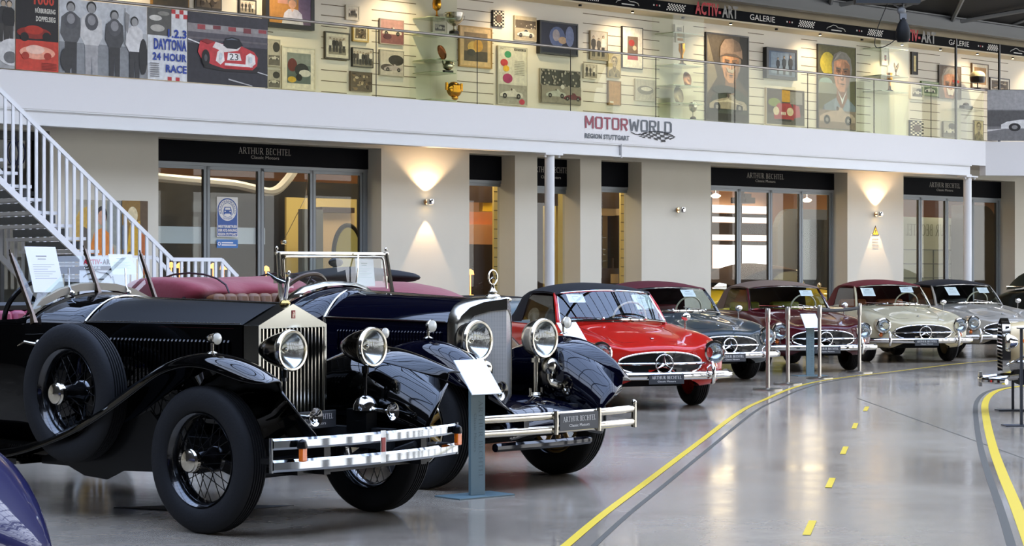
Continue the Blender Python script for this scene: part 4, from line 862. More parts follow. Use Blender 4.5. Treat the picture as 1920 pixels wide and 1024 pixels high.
def trophy(px, pyb, pyt, kind, mat_, label, d=1.2, cat='trophy', name='trophy', wide=1.):
    s, z0 = SZ(px, pyb, d); z1 = SZ(px, pyt, d)[1]; H = z1-z0; m = MB(); m.m = 0; r = H*.28*wide
    if kind == 'cup':
        m.lathe([(r*.55, .14*H), (r*.4, .17*H), (r*.12, .24*H), (r*.12, .36*H), (r*.5, .46*H), (r*.9, .62*H), (r, .85*H), (r*1.08, H), (r*.95, H), (r*.8, .7*H)], n=20, cap=False)
        for k in (-1, 1): m.tube([(k*r*.9, 0, .62*H), (k*r*1.5, 0, .72*H), (k*r*1.5, 0, .9*H), (k*r*1.0, 0, .92*H)], H*.02, n=6)
        m.m = 1; m.lathe([(r*.6, 0), (r*.55, .14*H)], n=20)
    elif kind == 'goblet': m.lathe([(r*.5, .12*H), (r*.15, .2*H), (r*.12, .4*H), (r*.7, .55*H), (r*.8, .8*H), (r*.7, H), (r*.6, .98*H)], n=20, cap=False); m.m = 1; m.lathe([(r*.6, 0), (r*.55, .12*H)], n=20)
    elif kind == 'dish': m.lathe([(0, 0), (r*1.1, .015), (r*1.5, .0), (r*1.78, -.03)], (0, .02, H/2), (.25, -1, .12), 28, cap=False); m.m = 1; m.bb(-r*.6, r*.6, .0, .12, 0, .03)
    elif kind == 'ring': m.lathe([(r*1.3, 0), (r*1.5, .02), (r*1.65, 0)], (0, .0, H/2), (.35, -1, .3), 28, cap=False); m.lathe([(0, 0), (r*1.3, .0)], (0, .0, H/2), (.35, -1, .3), 28, cap=False); m.m = 1; m.bb(-r*.3, r*.3, .0, .1, 0, .03)
    elif kind == 'mask':
        m.ell((0, 0, H*.55), (r*1.2, r*.5, H*.42)); m.ell((0, -.02, H*.12), (r*.5, r*.3, H*.12)); m.box((0, -r*.45, H*.6), (r*1.1, .02, H*.35))
        for k in (-1, 1): m.box((k*r*1.2, 0, H*.7), (r*.3, .03, H*.4))
    elif kind == 'bird':
        m.m = 1; m.lathe([(r*.9, 0), (r*.8, .08*H)], n=16); m.m = 0; m.cyl((0, 0, .08*H), (0, 0, .35*H), H*.03); m.ell((0, 0, .5*H), (r*.35, r*.3, .18*H)); m.ell((0, -.02, .74*H), (r*.16, r*.16, .07*H))
        for k in (-1, 1): m.prism([(k*r*.2, .4*H), (k*r*.9, .75*H), (k*r*.8, H), (k*r*.45, .85*H), (k*r*.2, .65*H)][::k], (0, 0, 0), (1, 0, 0), (0, 0, 1), .015)
    elif kind == 'helmet': m.m = 1; m.cyl((0, 0, 0), (0, 0, .35*H), .012); m.lathe([(r*.5, 0), (r*.5, .02)], n=16); m.lathe([(r*.9, .35*H), (r*1.0, .5*H), (r*1.02, .68*H)], n=22, cap=False); m.m = 0; m.lathe([(r*1.03, .68*H), (r*.98, .8*H), (r*.75, .93*H), (r*.35, .99*H), (0, H)], n=22, cap=False); m.m = 1; m.lathe([(0, .45*H), (r*.9, .35*H)], n=22, cap=False)
    elif kind == 'silver': m.ell((0, 0, H*.55), (r*1.1, r*.8, H*.35)); m.ell((r*1.0, 0, H*.7), (r*.6, r*.3, H*.16)); m.ell((-r*.9, 0, H*.75), (r*.5, r*.3, H*.14)); m.m = 1; m.bb(-r, r, -.03, .03, 0, H*.2)
    elif kind == 'tall': m.lathe([(r*.5, .1*H), (r*.25, .16*H), (r*.2, .5*H), (r*.5, .7*H), (r*.45, .9*H), (r*.5, H)], n=16, cap=False); m.m = 1; m.lathe([(r*.7, 0), (r*.6, .1*H)], n=16)
    o = m.build(name, [mat_, BASE], ang=50); o.location = WP(s, D0+d, z0); o.rotation_euler = (0, 0, PHI); tag(o, label, cat); return o
TRO = [
 (819, 35, 0, 'goblet', GOLD, 'gold goblet at the top of the left glass case', 1.2),
 (851.5, 64, 24, 'cup', SILV, 'two-handled silver cup on black base in the left glass case', 1.2),
 (828, 113, 84, 'ring', COPP, 'round copper-rimmed plate tilted in the left glass case', 1.2),
 (840, 137, 112, 'silver', SILV, 'lumpy silver figure below the tilted plate', 1.2),
 (851.5, 188, 152, 'mask', GOLD, 'golden winged mask at the foot of the left glass case', 1.2),
 (1278.5, 124, 82, 'tall', GOLD, 'slim gold statuette in the middle glass case', 1.2),
 (1292, 162, 135, 'dish', COPP, 'copper dish leaning behind the middle case glass', 1.2),
 (1276, 195, 163, 'dish', BRZ, 'large bronze dish near the foot of the middle case', 1.2),
 (1299.5, 224, 192, 'goblet', SILV, 'small silver goblet on dark base right of the bronze dish', 1.2),
 (1680, 144, 118, 'bird', BRZ, 'dark bird trophy with raised wings', 1.2),
 (1668, 173, 137, 'tall', GOLD, 'tall gold statuette under the bird trophy', 1.2),
 (1833, 167, 133, 'helmet', M('helmet_cream', 'e9dcae', .3), 'cream topped black racing helmet on a stand', 1.1),
]
for px, b_, t_, kd, mt, lb, d_ in TRO: trophy(px, b_, t_, kd, mt, lb, d_, cat='helmet' if kd == 'helmet' else 'trophy', name='racing_helmet' if kd == 'helmet' else 'trophy', wide=1.5 if kd in ('cup', 'helmet', 'mask', 'silver') else 1.1)
# glass shelves in the cases
def shelves(px0, px1, ys, which):
    for k, y in enumerate(ys):
        s0 = S(px0, 1.0)+.02; s1 = S(px1, 1.0)-.02; z = SZ((px0+px1)/2, y, 1.2)[1]; m = MB(); m.bb(s0, s1, D0+1.0, GY-.02, z-.012, z)
        tag(B(m, 'glass_shelf', M('green_glass_edge', 'a5b59a', .2, 0, .5), org=(s0, D0+1, z), smooth=False), f'thin glass shelf inside the {which} glass case, number {["one", "two", "three", "four", "five", "six"][k]} from the top', 'shelf', 'glass shelves of the %s case' % which)
shelves(807, 857, [36, 66, 115, 138, 189], 'left'); shelves(1262, 1320, [66, 125, 163, 196, 225], 'middle'); shelves(1652, 1704, [94, 145, 174], 'right')
for zn, a, b_, c, d_, kd, lb in ((6, 1168, 135, 1265, 220, 'bwcar', 'small white photo card in the left glass case beside the silver cup'), (7, 1078, 160, 1137, 225, 'softcar', 'small white photo card at the top of the middle glass case'),
                                 (7, 1085, 238, 1140, 280, 'paper', 'tiny card under the top photo of the middle glass case'), (8, 893, 328, 940, 430, 'mat_red', 'small red and white card in the right glass case')):
    framed(zn, a, b_, c, d_, kd, lb, 'efe9da', 'efe9da', 4, 'photo card', 'photo_card', fw=.01, matw=.2)
# low objects behind the last railing panes
m = MB()
s0 = S(1778, 1.2); z = SZ(1790, 205, 1.2)[1]
mb = MB(); mb.bb(s0, s0+1.0, D0+.9, D0+1.4, z-.02, z); mb.bb(s0, s0+.03, D0+.9, D0+1.4, 3.95, z-.02); mb.bb(s0+.97, s0+1.0, D0+.9, D0+1.4, 3.95, z-.02)
tag(B(mb, 'glass_table', CASE, org=(s0, D0+.9, 3.95), smooth=False), 'low glass table with a dark model on it behind the last railing panes', 'table')
mb = MB(); mb.box((s0+.5, D0+1.1, z+.05), (.34, .1, .07)); mb.ell((s0+.5, D0+1.1, z+.1), (.1, .05, .05)); 
for k in (-.12, .12): mb.cyl((s0+.5+k, D0+1.04, z+.035), (s0+.5+k, D0+1.16, z+.035), .035)
tag(B(mb, 'model_car', SATIN, org=(s0+.5, D0+1.1, z)), 'dark model car standing on the low glass table', 'model car')
mb = MB()
for px in (1793.7, 1875): 
    mb = MB(); s = S(px, .5); zt = SZ(px, 95, .5)[1]; mb.bb(s-.02, s+.02, D0+.5, D0+.54, 3.95, zband+.1)
    tag(B(mb, 'glazing_post', SATIN, org=(s, D0+.5, 3.95), smooth=False), ['thin black upright post crossing the bearded portrait', 'thin black upright post right of the helmet'][px > 1800], 'post')
# ---- railing: glass panes, handrail, banners
ZR = 5.235
joints = [501, 707.5, 897, 1072, 1232, 1380, 1516.7, 1641, 1748, 1847]
hr = MB(); hr.tube([(S(0, 0)-2, D0+.03, ZR), (SB, D0+.03, ZR)], .021, n=8); hr.tube([(SB, D0+.03, ZR), (SB+L_*cth, D0+.03+L_*sth, ZR)], .021, n=8)
rail = B(hr, 'balcony_railing', M('railing_grey', '9a9590', .35, .5), org=(S(900, 0), D0+.03, 4.175)); tag(rail, 'glass balcony railing with grey handrail along the whole gallery', 'railing')
RG = thin_glass('railing_glass', 'f9fbf3', 1.25)
for i in range(len(joints)-1):
    a, b_ = S(joints[i], 0)+.012, S(joints[i+1], 0)-.012; m = MB(); m.bb(a, b_, D0+.024, D0+.036, 4.16, ZR-.02)
    o = B(m, 'pane', RG, smooth=False); o.parent = rail; o.rotation_euler = (0, 0, 0)
    for v in o.data.vertices: v.co -= Vector((S(900, 0), D0+.03, 4.175))
    m = MB(); m.bb(a-.016, a-.008, D0+.024, D0+.036, 4.175, ZR-.02); o = m.build('joint', M('joint_dark', '2b2b26', .6), rail, smooth=False)
    for v in o.data.vertices: v.co -= Vector((S(900, 0), D0+.03, 4.175))
def banner(px0, px1, label, fn, z0=4.185, z1=5.2, d=-.02):
    s0, s1 = S(px0, 0), S(px1, 0); m = MB(); m.bb(0, s1-s0-.01, 0, .008, 0, z1-z0); o = m.build('banner', M('banner_backing', '55565a', .6), smooth=False)
    o.location = WP(s0, D0+d, z0); o.rotation_euler = (0, 0, PHI); p = Pic(s1-s0-.01, z1-z0); fn(p); p.done('print', o, (0, -.002, 0)); tag(o, label, 'banner'); return o
def bn0(p): p.rect('a5a5a4', 0, 1, 0, 1); p.rect('8a8a8a', 0, 1, .5, .8); p.person(.75, .35, .55, '2f2f30'); p.person(.88, .3, .6, '1d1d1e'); p.ell('d5d5d4', .95, .22, .35, .18); p.ell('6a6a6a', .9, .15, .15, .08)
def bn1(p):
    p.rect('1b191c', 0, 1, 0, 1); p.rect('c8402e', 0, 1, 0, .40); p.txt('c8402e', '*1000', .42, .9, .88, 1.0); p.txt('d9d6cc', '*NÜRBURGRING', .45, .93, .77, .85); p.txt('d9d6cc', '*DOPPELSIEG', .47, .93, .66, .73)
    p.ell('8d2418', .42, .50, .4, .08); p.ell('b5301e', .42, .54, .22, .06); p.ell('14110f', .2, .44, .1, .06); p.ell('14110f', .72, .46, .1, .06)
    p.ell('f0a58a', .5, .24, .42, .09); p.ell('f7c8b4', .45, .28, .22, .06); p.ell('a83322', .22, .19, .09, .05); p.ell('a83322', .74, .2, .09, .05)
    for i in range(5): p.rect('7a1f18', .6, .95, .10-i*.02, .108-i*.02)
def bn2(p):
    p.rect('c6cace', 0, 1, 0, 1); p.rect('8a8d90', 0, 1, .0, .45); p.rect('b5b9bc', 0, 1, .42, .62)
    for x, h, b_, y in ((.13, .92, '5d5e60', 0), (.36, 1.0, 'cfcfce', -.06), (.62, .86, '4a4b4d', 0), (.85, .82, 'd8d8d8', -.02)):
        p.person(x, y, h*1.05, b_, '9a9a9a', '262626', 'a5a5a6' if b_ == 'cfcfce' else '3b3b3c'); 
        if x < .7: p.ell('55565a', x, y+h*.78, .075, .12); p.ell('8f8f92', x, y+h*.80, .045, .07)
    p.ell('3a3a3a', .08, .18, .07, .16); p.ell('2b2b2c', .95, .3, .05, .25); p.rect('7a7a7c', .735, .742, .4, .95); p.poly('8f8f90', [(.745, .9), (.79, .86), (.77, .6), (.745, .66)])
def bn3(p):
    p.rect('d9dcde', 0, 1, 0, 1); p.rect('5d5c58', 0, .6, .62, 1); p.ell('b9b6ae', .25, .72, .18, .05); p.ell('cfcdc6', .2, .86, .16, .04); p.ell('8a8880', .4, .93, .15, .03)
    for i in range(4):
        for j in range(2): p.rect('c23a3e' if (i+j) % 2 else 'e6e6e4', .6+i*.1, .7+i*.1, .88+j*.06, .94+j*.06); p.rect('c23a3e' if i % 2 else 'e6e6e4', .4+i*.1, .5+i*.1, 0, .05)
    for t, a, c, d_ in (('*1.2.3', .5, .60, .72), ('*DAYTONA', .15, .42, .58), ('*24 HOUR', .12, .27, .38), ('*RACE', .45, .11, .22)): p.txt('1c3f9c', t, a, .98, c, d_)
    for i in range(7): p.rect('77787c', .05, .28, .22-i*.03, .232-i*.03)
def bn4(p):
    p.rect('2c2c33', 0, 1, 0, 1); p.rect('55525a', 0, 1, .56, .74); p.rect('8f8a8c', 0, 1, .72, .84)
    for i in range(9): p.rect(['a5494e', 'b8b2b0', '7d3a40', '9a9698'][i % 4], .12+i*.095, .22+i*.095, .76+.01*(i % 3), .83)
    p.rect('3b3a42', 0, 1, .84, 1); p.rect('6a6468', 0, 1, .62, .645); p.poly('e3e3e4', [(0, .60), (.32, .49), (.32, .505), (0, .62)]); p.poly('c9c9ca', [(.7, .25), (1, .17), (1, .185), (.7, .27)]); p.poly('b9b9ba', [(.5, .07), (.8, 0), (.8, .015), (.5, .09)])
    p.poly('1d1a1e', [(.15, .33), (.2, .22), (.45, .19), (.86, .20), (.9, .28), (.5, .3)])
    p.poly('c63a40', [(.12, .44), (.15, .60), (.22, .63), (.33, .60), (.42, .58), (.56, .60), (.68, .56), (.82, .50), (.87, .42), (.86, .30), (.80, .235), (.45, .225), (.30, .27), (.17, .33)])
    p.poly('e9e2de', [(.30, .52), (.34, .60), (.42, .575), (.56, .60), (.66, .57), (.62, .50), (.45, .46)]); p.poly('efe9e6', [(.34, .33), (.36, .46), (.40, .50), (.44, .46), (.45, .34), (.40, .28)]); p.poly('efe9e6', [(.71, .30), (.72, .44), (.77, .48), (.83, .45), (.84, .33), (.78, .27)])
    p.poly('14181f', [(.43, .56), (.46, .66), (.54, .69), (.63, .67), (.68, .58), (.60, .52), (.48, .52)]); p.poly('6a7480', [(.46, .64), (.54, .67), (.62, .65), (.54, .65)]); p.poly('f3eeec', [(.48, .35), (.49, .46), (.64, .46), (.66, .36)]); p.txt('1b1b1e', '23', .51, .62, .36, .45)
    p.rect('f1ecea', .45, .80, .275, .31); p.rect('b5262c', .46, .8, .235, .26); p.ell('0f0f11', .215, .36, .05, .12); p.ell('55555a', .215, .36, .02, .05); p.ell('cfd6da', .40, .40, .022, .05); p.ell('cfd6da', .775, .38, .022, .05); p.poly('8d2428', [(.15, .60), (.22, .63), (.33, .60), (.24, .56)])
banner(-60, 27, 'pale black and white banner at the left end of the railing', bn0)
banner(28, 109, 'black and red race poster banner with two cars on the railing', bn1)
banner(109, 275, 'wide black and white banner of four garlanded drivers on the railing', bn2)
banner(275, 350, 'race poster banner with large blue lettering on the railing', bn3)
banner(350, 501, 'banner of a speeding red and white racing car numbered 23 on the railing', bn4)
def bn5(p):
    p.rect('8f9092', 0, 1, 0, 1); p.rect('a9aaad', 0, 1, .62, 1); p.rect('5a5a5c', 0, 1, .25, .60); p.rect('7a7a7c', 0, 1, 0, .28); p.poly('d9d9da', [(0, .18), (.12, .24), (.3, .25), (.3, .27), (0, .22)])
    p.poly('dedfe0', [(.09, .24), (.09, .32), (.13, .38), (.22, .42), (.4, .42), (.6, .4), (.6, .26)]); p.ell('1c1c1d', .18, .27, .04, .08); p.ell('8a8a8b', .18, .27, .02, .04)
p0 = Vector((SB, D0+.0, 0)); s0 = SB; m = MB(); wd = 3.2; m.bb(0, wd, 0, .01, 0, 1.05); o = m.build('banner', M('banner_backing', '55565a', .6), smooth=False)
o.location = WP(SB+.02, D0-.03, 4.19); o.rotation_euler = (0, 0, PHI+turn); p = Pic(wd, 1.05); bn5(p); p.done('print', o, (0, -.002, 0)); tag(o, 'grey banner with pale streamlined racing car at the right end of the railing', 'banner')
# ---- the stage lamp hanging from the roof
t = thing('stage_lamp', 'dark hooded stage lamp hanging from the roof on a thin pipe', 'lamp', ground(1695, 700)*0+Vector((0, 0, 0)))
Zl = 28.0; X = (1693-CX)/F*Zl; zt = EYE+(CY-45)/F*Zl; t.location = (X, Zl, zt)
LB = M('stage_lamp_black', '121313', .6, spec=.2)
m = MB(); m.lathe([(.0, -.25), (.075, -.24), (.10, -.18), (.095, -.08), (.07, .0), (.045, .04), (.04, .08)], n=20, cap=False); m.build('lamp_shade', LB, t)
m = MB(); m.cyl((0, 0, .05), (0, 0, .95), .018); m.box((0, 0, .10), (.09, .07, .08)); m.ell((-.02, 0, .18), (.06, .05, .06)); m.tube([(-.02, 0, .2), (-.12, 0, .26), (-.14, 0, .34), (0, 0, .36)], .012); m.build('bracket', RS, t)
m = MB(); m.tube(curve([Vector(q) for q in [(0, .02, -.1), (-.15, 0, -.25), (-.3, 0, -.32), (-.38, 0, -.28), (-.34, 0, -.05), (-.2, 0, .3), (-.1, 0, .6)]], 4), .006, n=5); m.build('cable', LB, t)
m = MB(); m.bb(-.65, .22, -.1, .1, .27, .34); m.build('mounting_bar', M('dark_bar', '1d2226', .5), t)
# pipe up to the roof
ibm = MB(); ibm.bb(-.02, .02, -.02, .02, .9, 3.5); ibm.build('hanger', RS, t, smooth=False)

# ================================================================ hall roof and far walls (unseen; wall tones and openings shaped for the reflections)
mb = MB(); Dc, Rw, zs = D0-5-15, 15.0, 8.2
def arc(a, R=0): return (Dc+(Rw+R)*math.cos(a), zs+(5.2+R)*math.sin(a))
RF = M('roof_rib_dark', '23272c', .6)
for s in range(-8, 60, 6):
    for R in (0, -.6):
        mb.tube([(s, *arc(PI*i/24, R)) for i in range(25)], .11, n=4)
    for i in range(24):
        a, b_ = arc(PI*i/24, 0), arc(PI*(i+1)/24, -.6)
        mb.tube([(s, *a), (s, *b_)] if i % 2 else [(s, *arc(PI*i/24, -.6)), (s, *arc(PI*(i+1)/24, 0))], .05, n=4, cap=False)
struct(B(mb, 'roof_truss', RF, smooth=False))
mb = MB()
for i in range(1, 20): y, z = arc(PI*i/20, .12); mb.bb(-8, 60, y-.05, y+.05, z, z+.14)
for k in range(-8, 60, 1): mb.tube([(k, *arc(PI*i/16, .25)) for i in range(17)], .035, n=3, cap=False)
struct(B(mb, 'roof_glazing_bars', RF, smooth=False))
HW = M('hall_wall_dark', '1c1a18', .85); HL = M('hall_wall_light', '8f8d88', .8)
mb = MB(); y = Dc-Rw
mb.bb(-9, 16, y-.2, y, 0, 8.4); struct(B(mb, 'wall_opposite_dark', HW, smooth=False)); mb = MB()  # unseen stretch, closed and dark to keep car reflections dark
mb.bb(16, 60, y-.2, y, 0, .9); mb.bb(16, 60, y-.2, y, 4.4, 5.0); mb.bb(16, 60, y-.2, y, 7.8, 8.4)
for s in range(16, 60, 5): mb.bb(s, s+1.2, y-.2, y+.1, .9, 7.8)
struct(B(mb, 'wall_opposite', HL, smooth=False))  # unseen pale stretch with open windows, brightens the radiator reflection
mb = MB(); mb.bb(-9, -8.8, y, D0+10, 0, 8.4); struct(B(mb, 'wall_left_blocker', HW, smooth=False))  # unseen wall added close and dark to darken reflections and floor
mb = MB(); mb.bb(60, 60.2, y, D0+10, 0, 1.2); mb.bb(60, 60.2, y, D0+10, 5.0, 5.6)
for k in range(13): q = y+k*3.2; mb.bb(60, 60.2, q, q+.5, 0, 8.4)
struct(B(mb, 'wall_right', HL, smooth=False))
for nm, s in (('wall_gable_left', -8.9),):
    mb = MB(); mb.add([(s, *arc(PI*i/24, .2)) for i in range(25)], [tuple(range(25))]); struct(B(mb, nm, HW, smooth=False))
# unseen solid panels added to block sky in the reflections; glazing lies between
RP = M('roof_blocker_dark', '3a3836', .85)
for nm, a0, a1 in (('roof_blocker_gallery_side', 0, .16), ('roof_blocker_far_side', .62, 1.0)):
    mb = MB(); mb.loft([[(s, *arc(PI*(a0+(a1-a0)*i/12), .45)) for i in range(13)] for s in (-9, 60)]); struct(B(mb, nm, RP, smooth=False))

mb = MB(); mb.bb(-8.6, 60, D0+2.4, D0+2.5, 6.8, 7.2); mb.bb(-8.6, 60, D0-5, D0-4.8, zr+1.5, 8.4); struct(B(mb, 'wall_upper', HW, smooth=False))

# ================================================================ STAIRCASE
sw = M('stair_white', 'e2e4e6', .45)
st = thing('staircase', 'white steel staircase with upright bar railings climbing to the balcony', 'staircase', WP(15, D0-1.0, 0), PHI)
def sl(m): # to local stair coordinates
    for i in range(len(m.v)): x, y, z = m.v[i]; m.v[i] = (x-15, y-(D0-1.0), z)
    return m
def rail_(d, px_end, py_end, px_flat, px_foot, py_foot, px0, py0, up=6.3):
    y = D0+d; s1, z1 = SZ(px_end, py_end, d); s0, z0 = SZ(px0, py0, d); k = (z0-z1)/(s1-s0); s2 = S(px_flat, d) if px_flat else s1+1.2; s3, z3 = SZ(px_foot, py_foot, d) if px_foot else (s2+.45, z1-.4)
    m = MB(); sT = s1-(ZR-z1)/k
    P = [(sT, y, ZR), (s1, y, z1), (s2, y, z1), (s3, y, z3)]
    for a, b_ in zip(P, P[1:]):
        a, b_ = Vector(a), Vector(b_); d_ = (b_-a).normalized(); nn = Vector((-d_.z, 0, d_.x)); m.tube([a, b_], .036, n=4, sx=.7, up=(0, 1, 0))
    def rz(s): return z1+k*(s1-s) if s < s1 else (z1 if s < s2 else z1-(z1-z3)*(s-s2)/max(.01, s3-s2))
    s = s3-.03
    while s > sT:
        m.bb(s-.019, s+.019, y-.012, y+.012, rz(s)-1.12 if s < s3-.1 else 0, rz(s)); s -= .108
    m.m = 0; o = sl(m).build('railing', sw, st, smooth=False)
    # stringer
    m = MB(); a = Vector((sT, y, ZR-1.1)); b_ = Vector((s1, y, z1-1.1)); d_ = (b_-a).normalized(); R = Matrix((d_, Vector((0, 1, 0)), Vector((0, 1, 0)).cross(d_)*-1)).transposed()
    m.prism([(sT, ZR-1.17), (s1, z1-1.17), (s2, z1-1.17), (s3, 0), (s3+.1, .0), (s3+.1, .12), (s2, z1-1.07), (s1, z1-1.07), (sT, ZR-1.07)], (0, y+.02, 0), (1, 0, 0), (0, 0, 1), .04)
    sl(m).build('stringer', sw, st, smooth=False); return sT, s1, s2, s3, z1, k
A = rail_(-1.8, 323, 486.6, 415, 445, 519, 0, 169)
B_ = rail_(-.3, 150, 482, None, None, None, 0, 322)
sT, s1, s2, s3, z1, k = A; nstep = 22; rise = (4.175-(z1-1.0))/nstep
for i in range(nstep):
    s = s1-(i+.5)*rise/k; z = z1-1.0+(i+1)*rise
    m = MB(); m.bb(s-.17, s+.17, D0-1.78, D0-.32, z-.05, z-.01); m.m = 1; m.bb(s+.12, s+.13, D0-1.76, D0-.34, z-rise, z-.06)
    sl(m).build('tread', [sw, M('stair_riser_grey', '8d9296', .6)], st, smooth=False)
m = MB(); m.bb(s1-.05, s2, D0-1.78, D0-.32, z1-1.05, z1-1.0); sl(m).build('landing', sw, st, smooth=False)
for i in range(3):
    m = MB(); h = (z1-1.0)*(1-(i+1)/4); m.bb(s2+i*.28, s2+(i+1)*.28, D0-1.78, D0-.32, h-.05, h); sl(m).build('tread', sw, st, smooth=False)
# figure posters on the wall behind the stairs
def poster(px0, px1, py0, py1, label, fn):
    s0, z1 = SZ(px0, py0, DW-.02); s1 = S(px1, DW-.02); z0 = SZ(px0, py1, DW-.02)[1]; m = MB(); m.bb(0, s1-s0, 0, .015, 0, z1-z0)
    o = m.build('wall_poster', M('banner_backing', '55565a', .6), smooth=False); o.location = WP(s0, D0+DW-.02, z0); o.rotation_euler = (0, 0, PHI); p = Pic(s1-s0, z1-z0); fn(p); p.done('print', o, (0, -.002, 0)); tag(o, label, 'poster')
def ps1(p):
    p.rect('a5a08c', 0, 1, 0, 1); p.poly('c7a24a', [(0, .2), (.3, .3), (.35, .95), (.1, .9), (0, .8)]); p.poly('8a8f8a', [(.7, .6), (1, .5), (1, 1), (.7, 1)]); p.poly('5c5448', [(.1, .3), (.3, .35), (.28, .7), (.1, .75)])
    p.poly('d9812a', [(.32, .2), (.34, .55), (.42, .68), (.6, .72), (.75, .66), (.84, .5), (.86, .2)]); p.ell('2c2622', .58, .85, .12, .09); p.ell('c99a7c', .58, .82, .09, .075); p.rect('d5d8d8', .36, .82, 0, .2); p.poly('a85a1a', [(.58, .2), (.61, .2), (.61, .7), (.58, .7)])
def ps2(p):
    p.rect('8a6a30', 0, 1, 0, 1); p.rect('5a4630', .7, 1, .3, 1); p.poly('c9a02c', [(.1, .3), (.3, .75), (.7, .8), (.75, .4), (.5, .2)]); p.ell('d8c9a0', .4, .85, .2, .09); p.poly('b5622a', [(.6, .2), (.9, .25), (.95, .7), (.7, .72)]); p.ell('d9a52c', .6, .14, .3, .12); p.ell('3b3022', .3, .4, .15, .08); p.rect('6a7a8a', .0, .2, .5, .75)
poster(141, 226, 374, 560, 'wall poster with a figure in an orange suit behind the stairs', ps1)
poster(229, 277, 376, 560, 'narrow ochre wall poster beside the orange suit poster', ps2)
# standing sign of the gallery, between stairs and black car
Z = 22.; X = (149-CX)/F*Z; wd = 92/F*Z; t = MB(); z1 = EYE+(CY-481)/F*Z; z0 = .55
t.bb(0, wd, 0, .02, z0, z1); o = t.build('sign_board', M('sign_white_board', 'e9eaea', .5), smooth=False); o.location = (X, Z, 0)
m = MB(); m.m = 0; text(m, '*ACTIV-', (wd*.08, -.004, z1-.085), (1, 0, 0), (0, 0, 1), wd*.38, .055); m.m = 1; text(m, '*ART', (wd*.47, -.004, z1-.085), (1, 0, 0), (0, 0, 1), wd*.22, .055)
m.m = 1; m.bb(0, wd*.95, -.004, -.001, z1-.145, z1-.10); m.m = 2; text(m, 'GALERIE', (wd*.1, -.006, z1-.135), (1, 0, 0), (0, 0, 1), wd*.34, .028)
m.m = 2
for i in range(8):
    for j in range(3):
        if (i+j) % 2: m.bb(wd*.7+i*.016, wd*.7+i*.016+.016, -.007, -.005, z1-.14+j*.012, z1-.128+j*.012)
m.m = 1; m.tube([(wd*x, -.004, z1-.22+y) for x, y in [(.08, 0), (.14, .03), (.25, .045), (.33, .07), (.42, .05), (.55, .045), (.62, .02), (.65, -.01)]], .005, n=5); m.bb(wd*.2, wd*.5, -.005, -.003, z1-.245, z1-.235)
m.build('lettering', [M('sign_red', 'c02038', .5), M('sign_black', '1a1c20', .5), M('sign_white', 'f2f2f0', .5)], o, smooth=False)
m = MB()
for q in (.06, wd-.06): m.cyl((q, .05, 0), (q, .03, z0+.3), .012); m.bb(q-.015, q+.015, -.15, .25, 0, .02)
m.build('stand', STEEL, o); tag(o, 'white gallery sign with red and black lettering standing in front of the stairs', 'sign')
# ================================================================ CARS
def sym(half):      # half = [(y,z)...] outer bottom -> centre ; returns full ring left to right
    return [(y, z) for y, z in half]+[(-y, z) for y, z in reversed(half[:-1])]
def tyre(parent, R, W, ri, cy, side, groove=4, name='tyre', mat_=RUBBER):
    w2 = W/2; p = [(ri, -w2*.6), (ri+.02, -w2*.9), (ri+(R-ri)*.45, -w2), (ri+(R-ri)*.8, -w2*.93), (R-.012, -w2*.78), (R-.002, -w2*.62)]
    k = groove; a = -w2*.55; b_ = w2*.55
    for i in range(k):
        g = a+(b_-a)*(i+.5)/k*1.0; p += [(R, g-.006), (R-.010, g-.004), (R-.010, g+.004), (R, g+.006)]
    p += [(R-.002, w2*.62), (R-.012, w2*.78), (ri+(R-ri)*.8, w2*.93), (ri+(R-ri)*.45, w2), (ri+.02, w2*.9), (ri, w2*.6)]
    m = MB(); m.lathe(p, (0, 0, 0), (0, side, 0), 56, cap=False); return m.build(name, mat_, parent, ang=50)
def wheel_wire(parent, x, y, side, R, z=None, W=.165, tilt=0, name='wheel'):
    z = R if z is None else z
    m = MB(); ax = (0, side, 0); rr = .262
    m.lathe([(rr, .07), (rr+.006, .06), (rr-.006, .05), (rr-.022, .03), (rr-.025, -.03), (rr-.006, -.05), (rr+.006, -.06), (rr, -.07)], ax=ax, n=48, cap=False)
    m.lathe([(.075, -.06), (.07, -.02), (.05, .0), (.045, .09), (.058, .10), (.055, .125), (.0, .125)], ax=ax, n=24, cap=False)
    a_, b_, c_ = basis(ax)
    def P(r, t, h): return a_*math.cos(t)*r+b_*math.sin(t)*r+c_*h
    m.m = 1
    for i in range(32):
        t = 2*PI*i/32; dr = .42*(1 if i % 2 else -1)
        outer = i % 4 < 2
        m.tube([P(.05 if outer else .072, t+dr, .092 if outer else -.03), P(rr-.02, t, .015 if outer else -.012)], .0028, n=4, cap=False)
    o = m.build(name, [M('wheel_black', '060607', .2, 0, 1.), M('spoke_black', '1c1c1d', .25, .6)], parent, ang=50); o.location = (x, y, z)
    if tilt: o.rotation_euler = (tilt, 0, 0)
    tyre(o, R, W, rr-.002, 0, side, 5)
    m = MB(); m.lathe([(.052, .105), (.064, .11), (.066, .135), (.060, .142), (.058, .150), (.045, .158), (.012, .160), (.0, .163)], ax=ax, n=32, cap=False); m.build('hub_cap', NICKEL, o, ang=30)
    return o
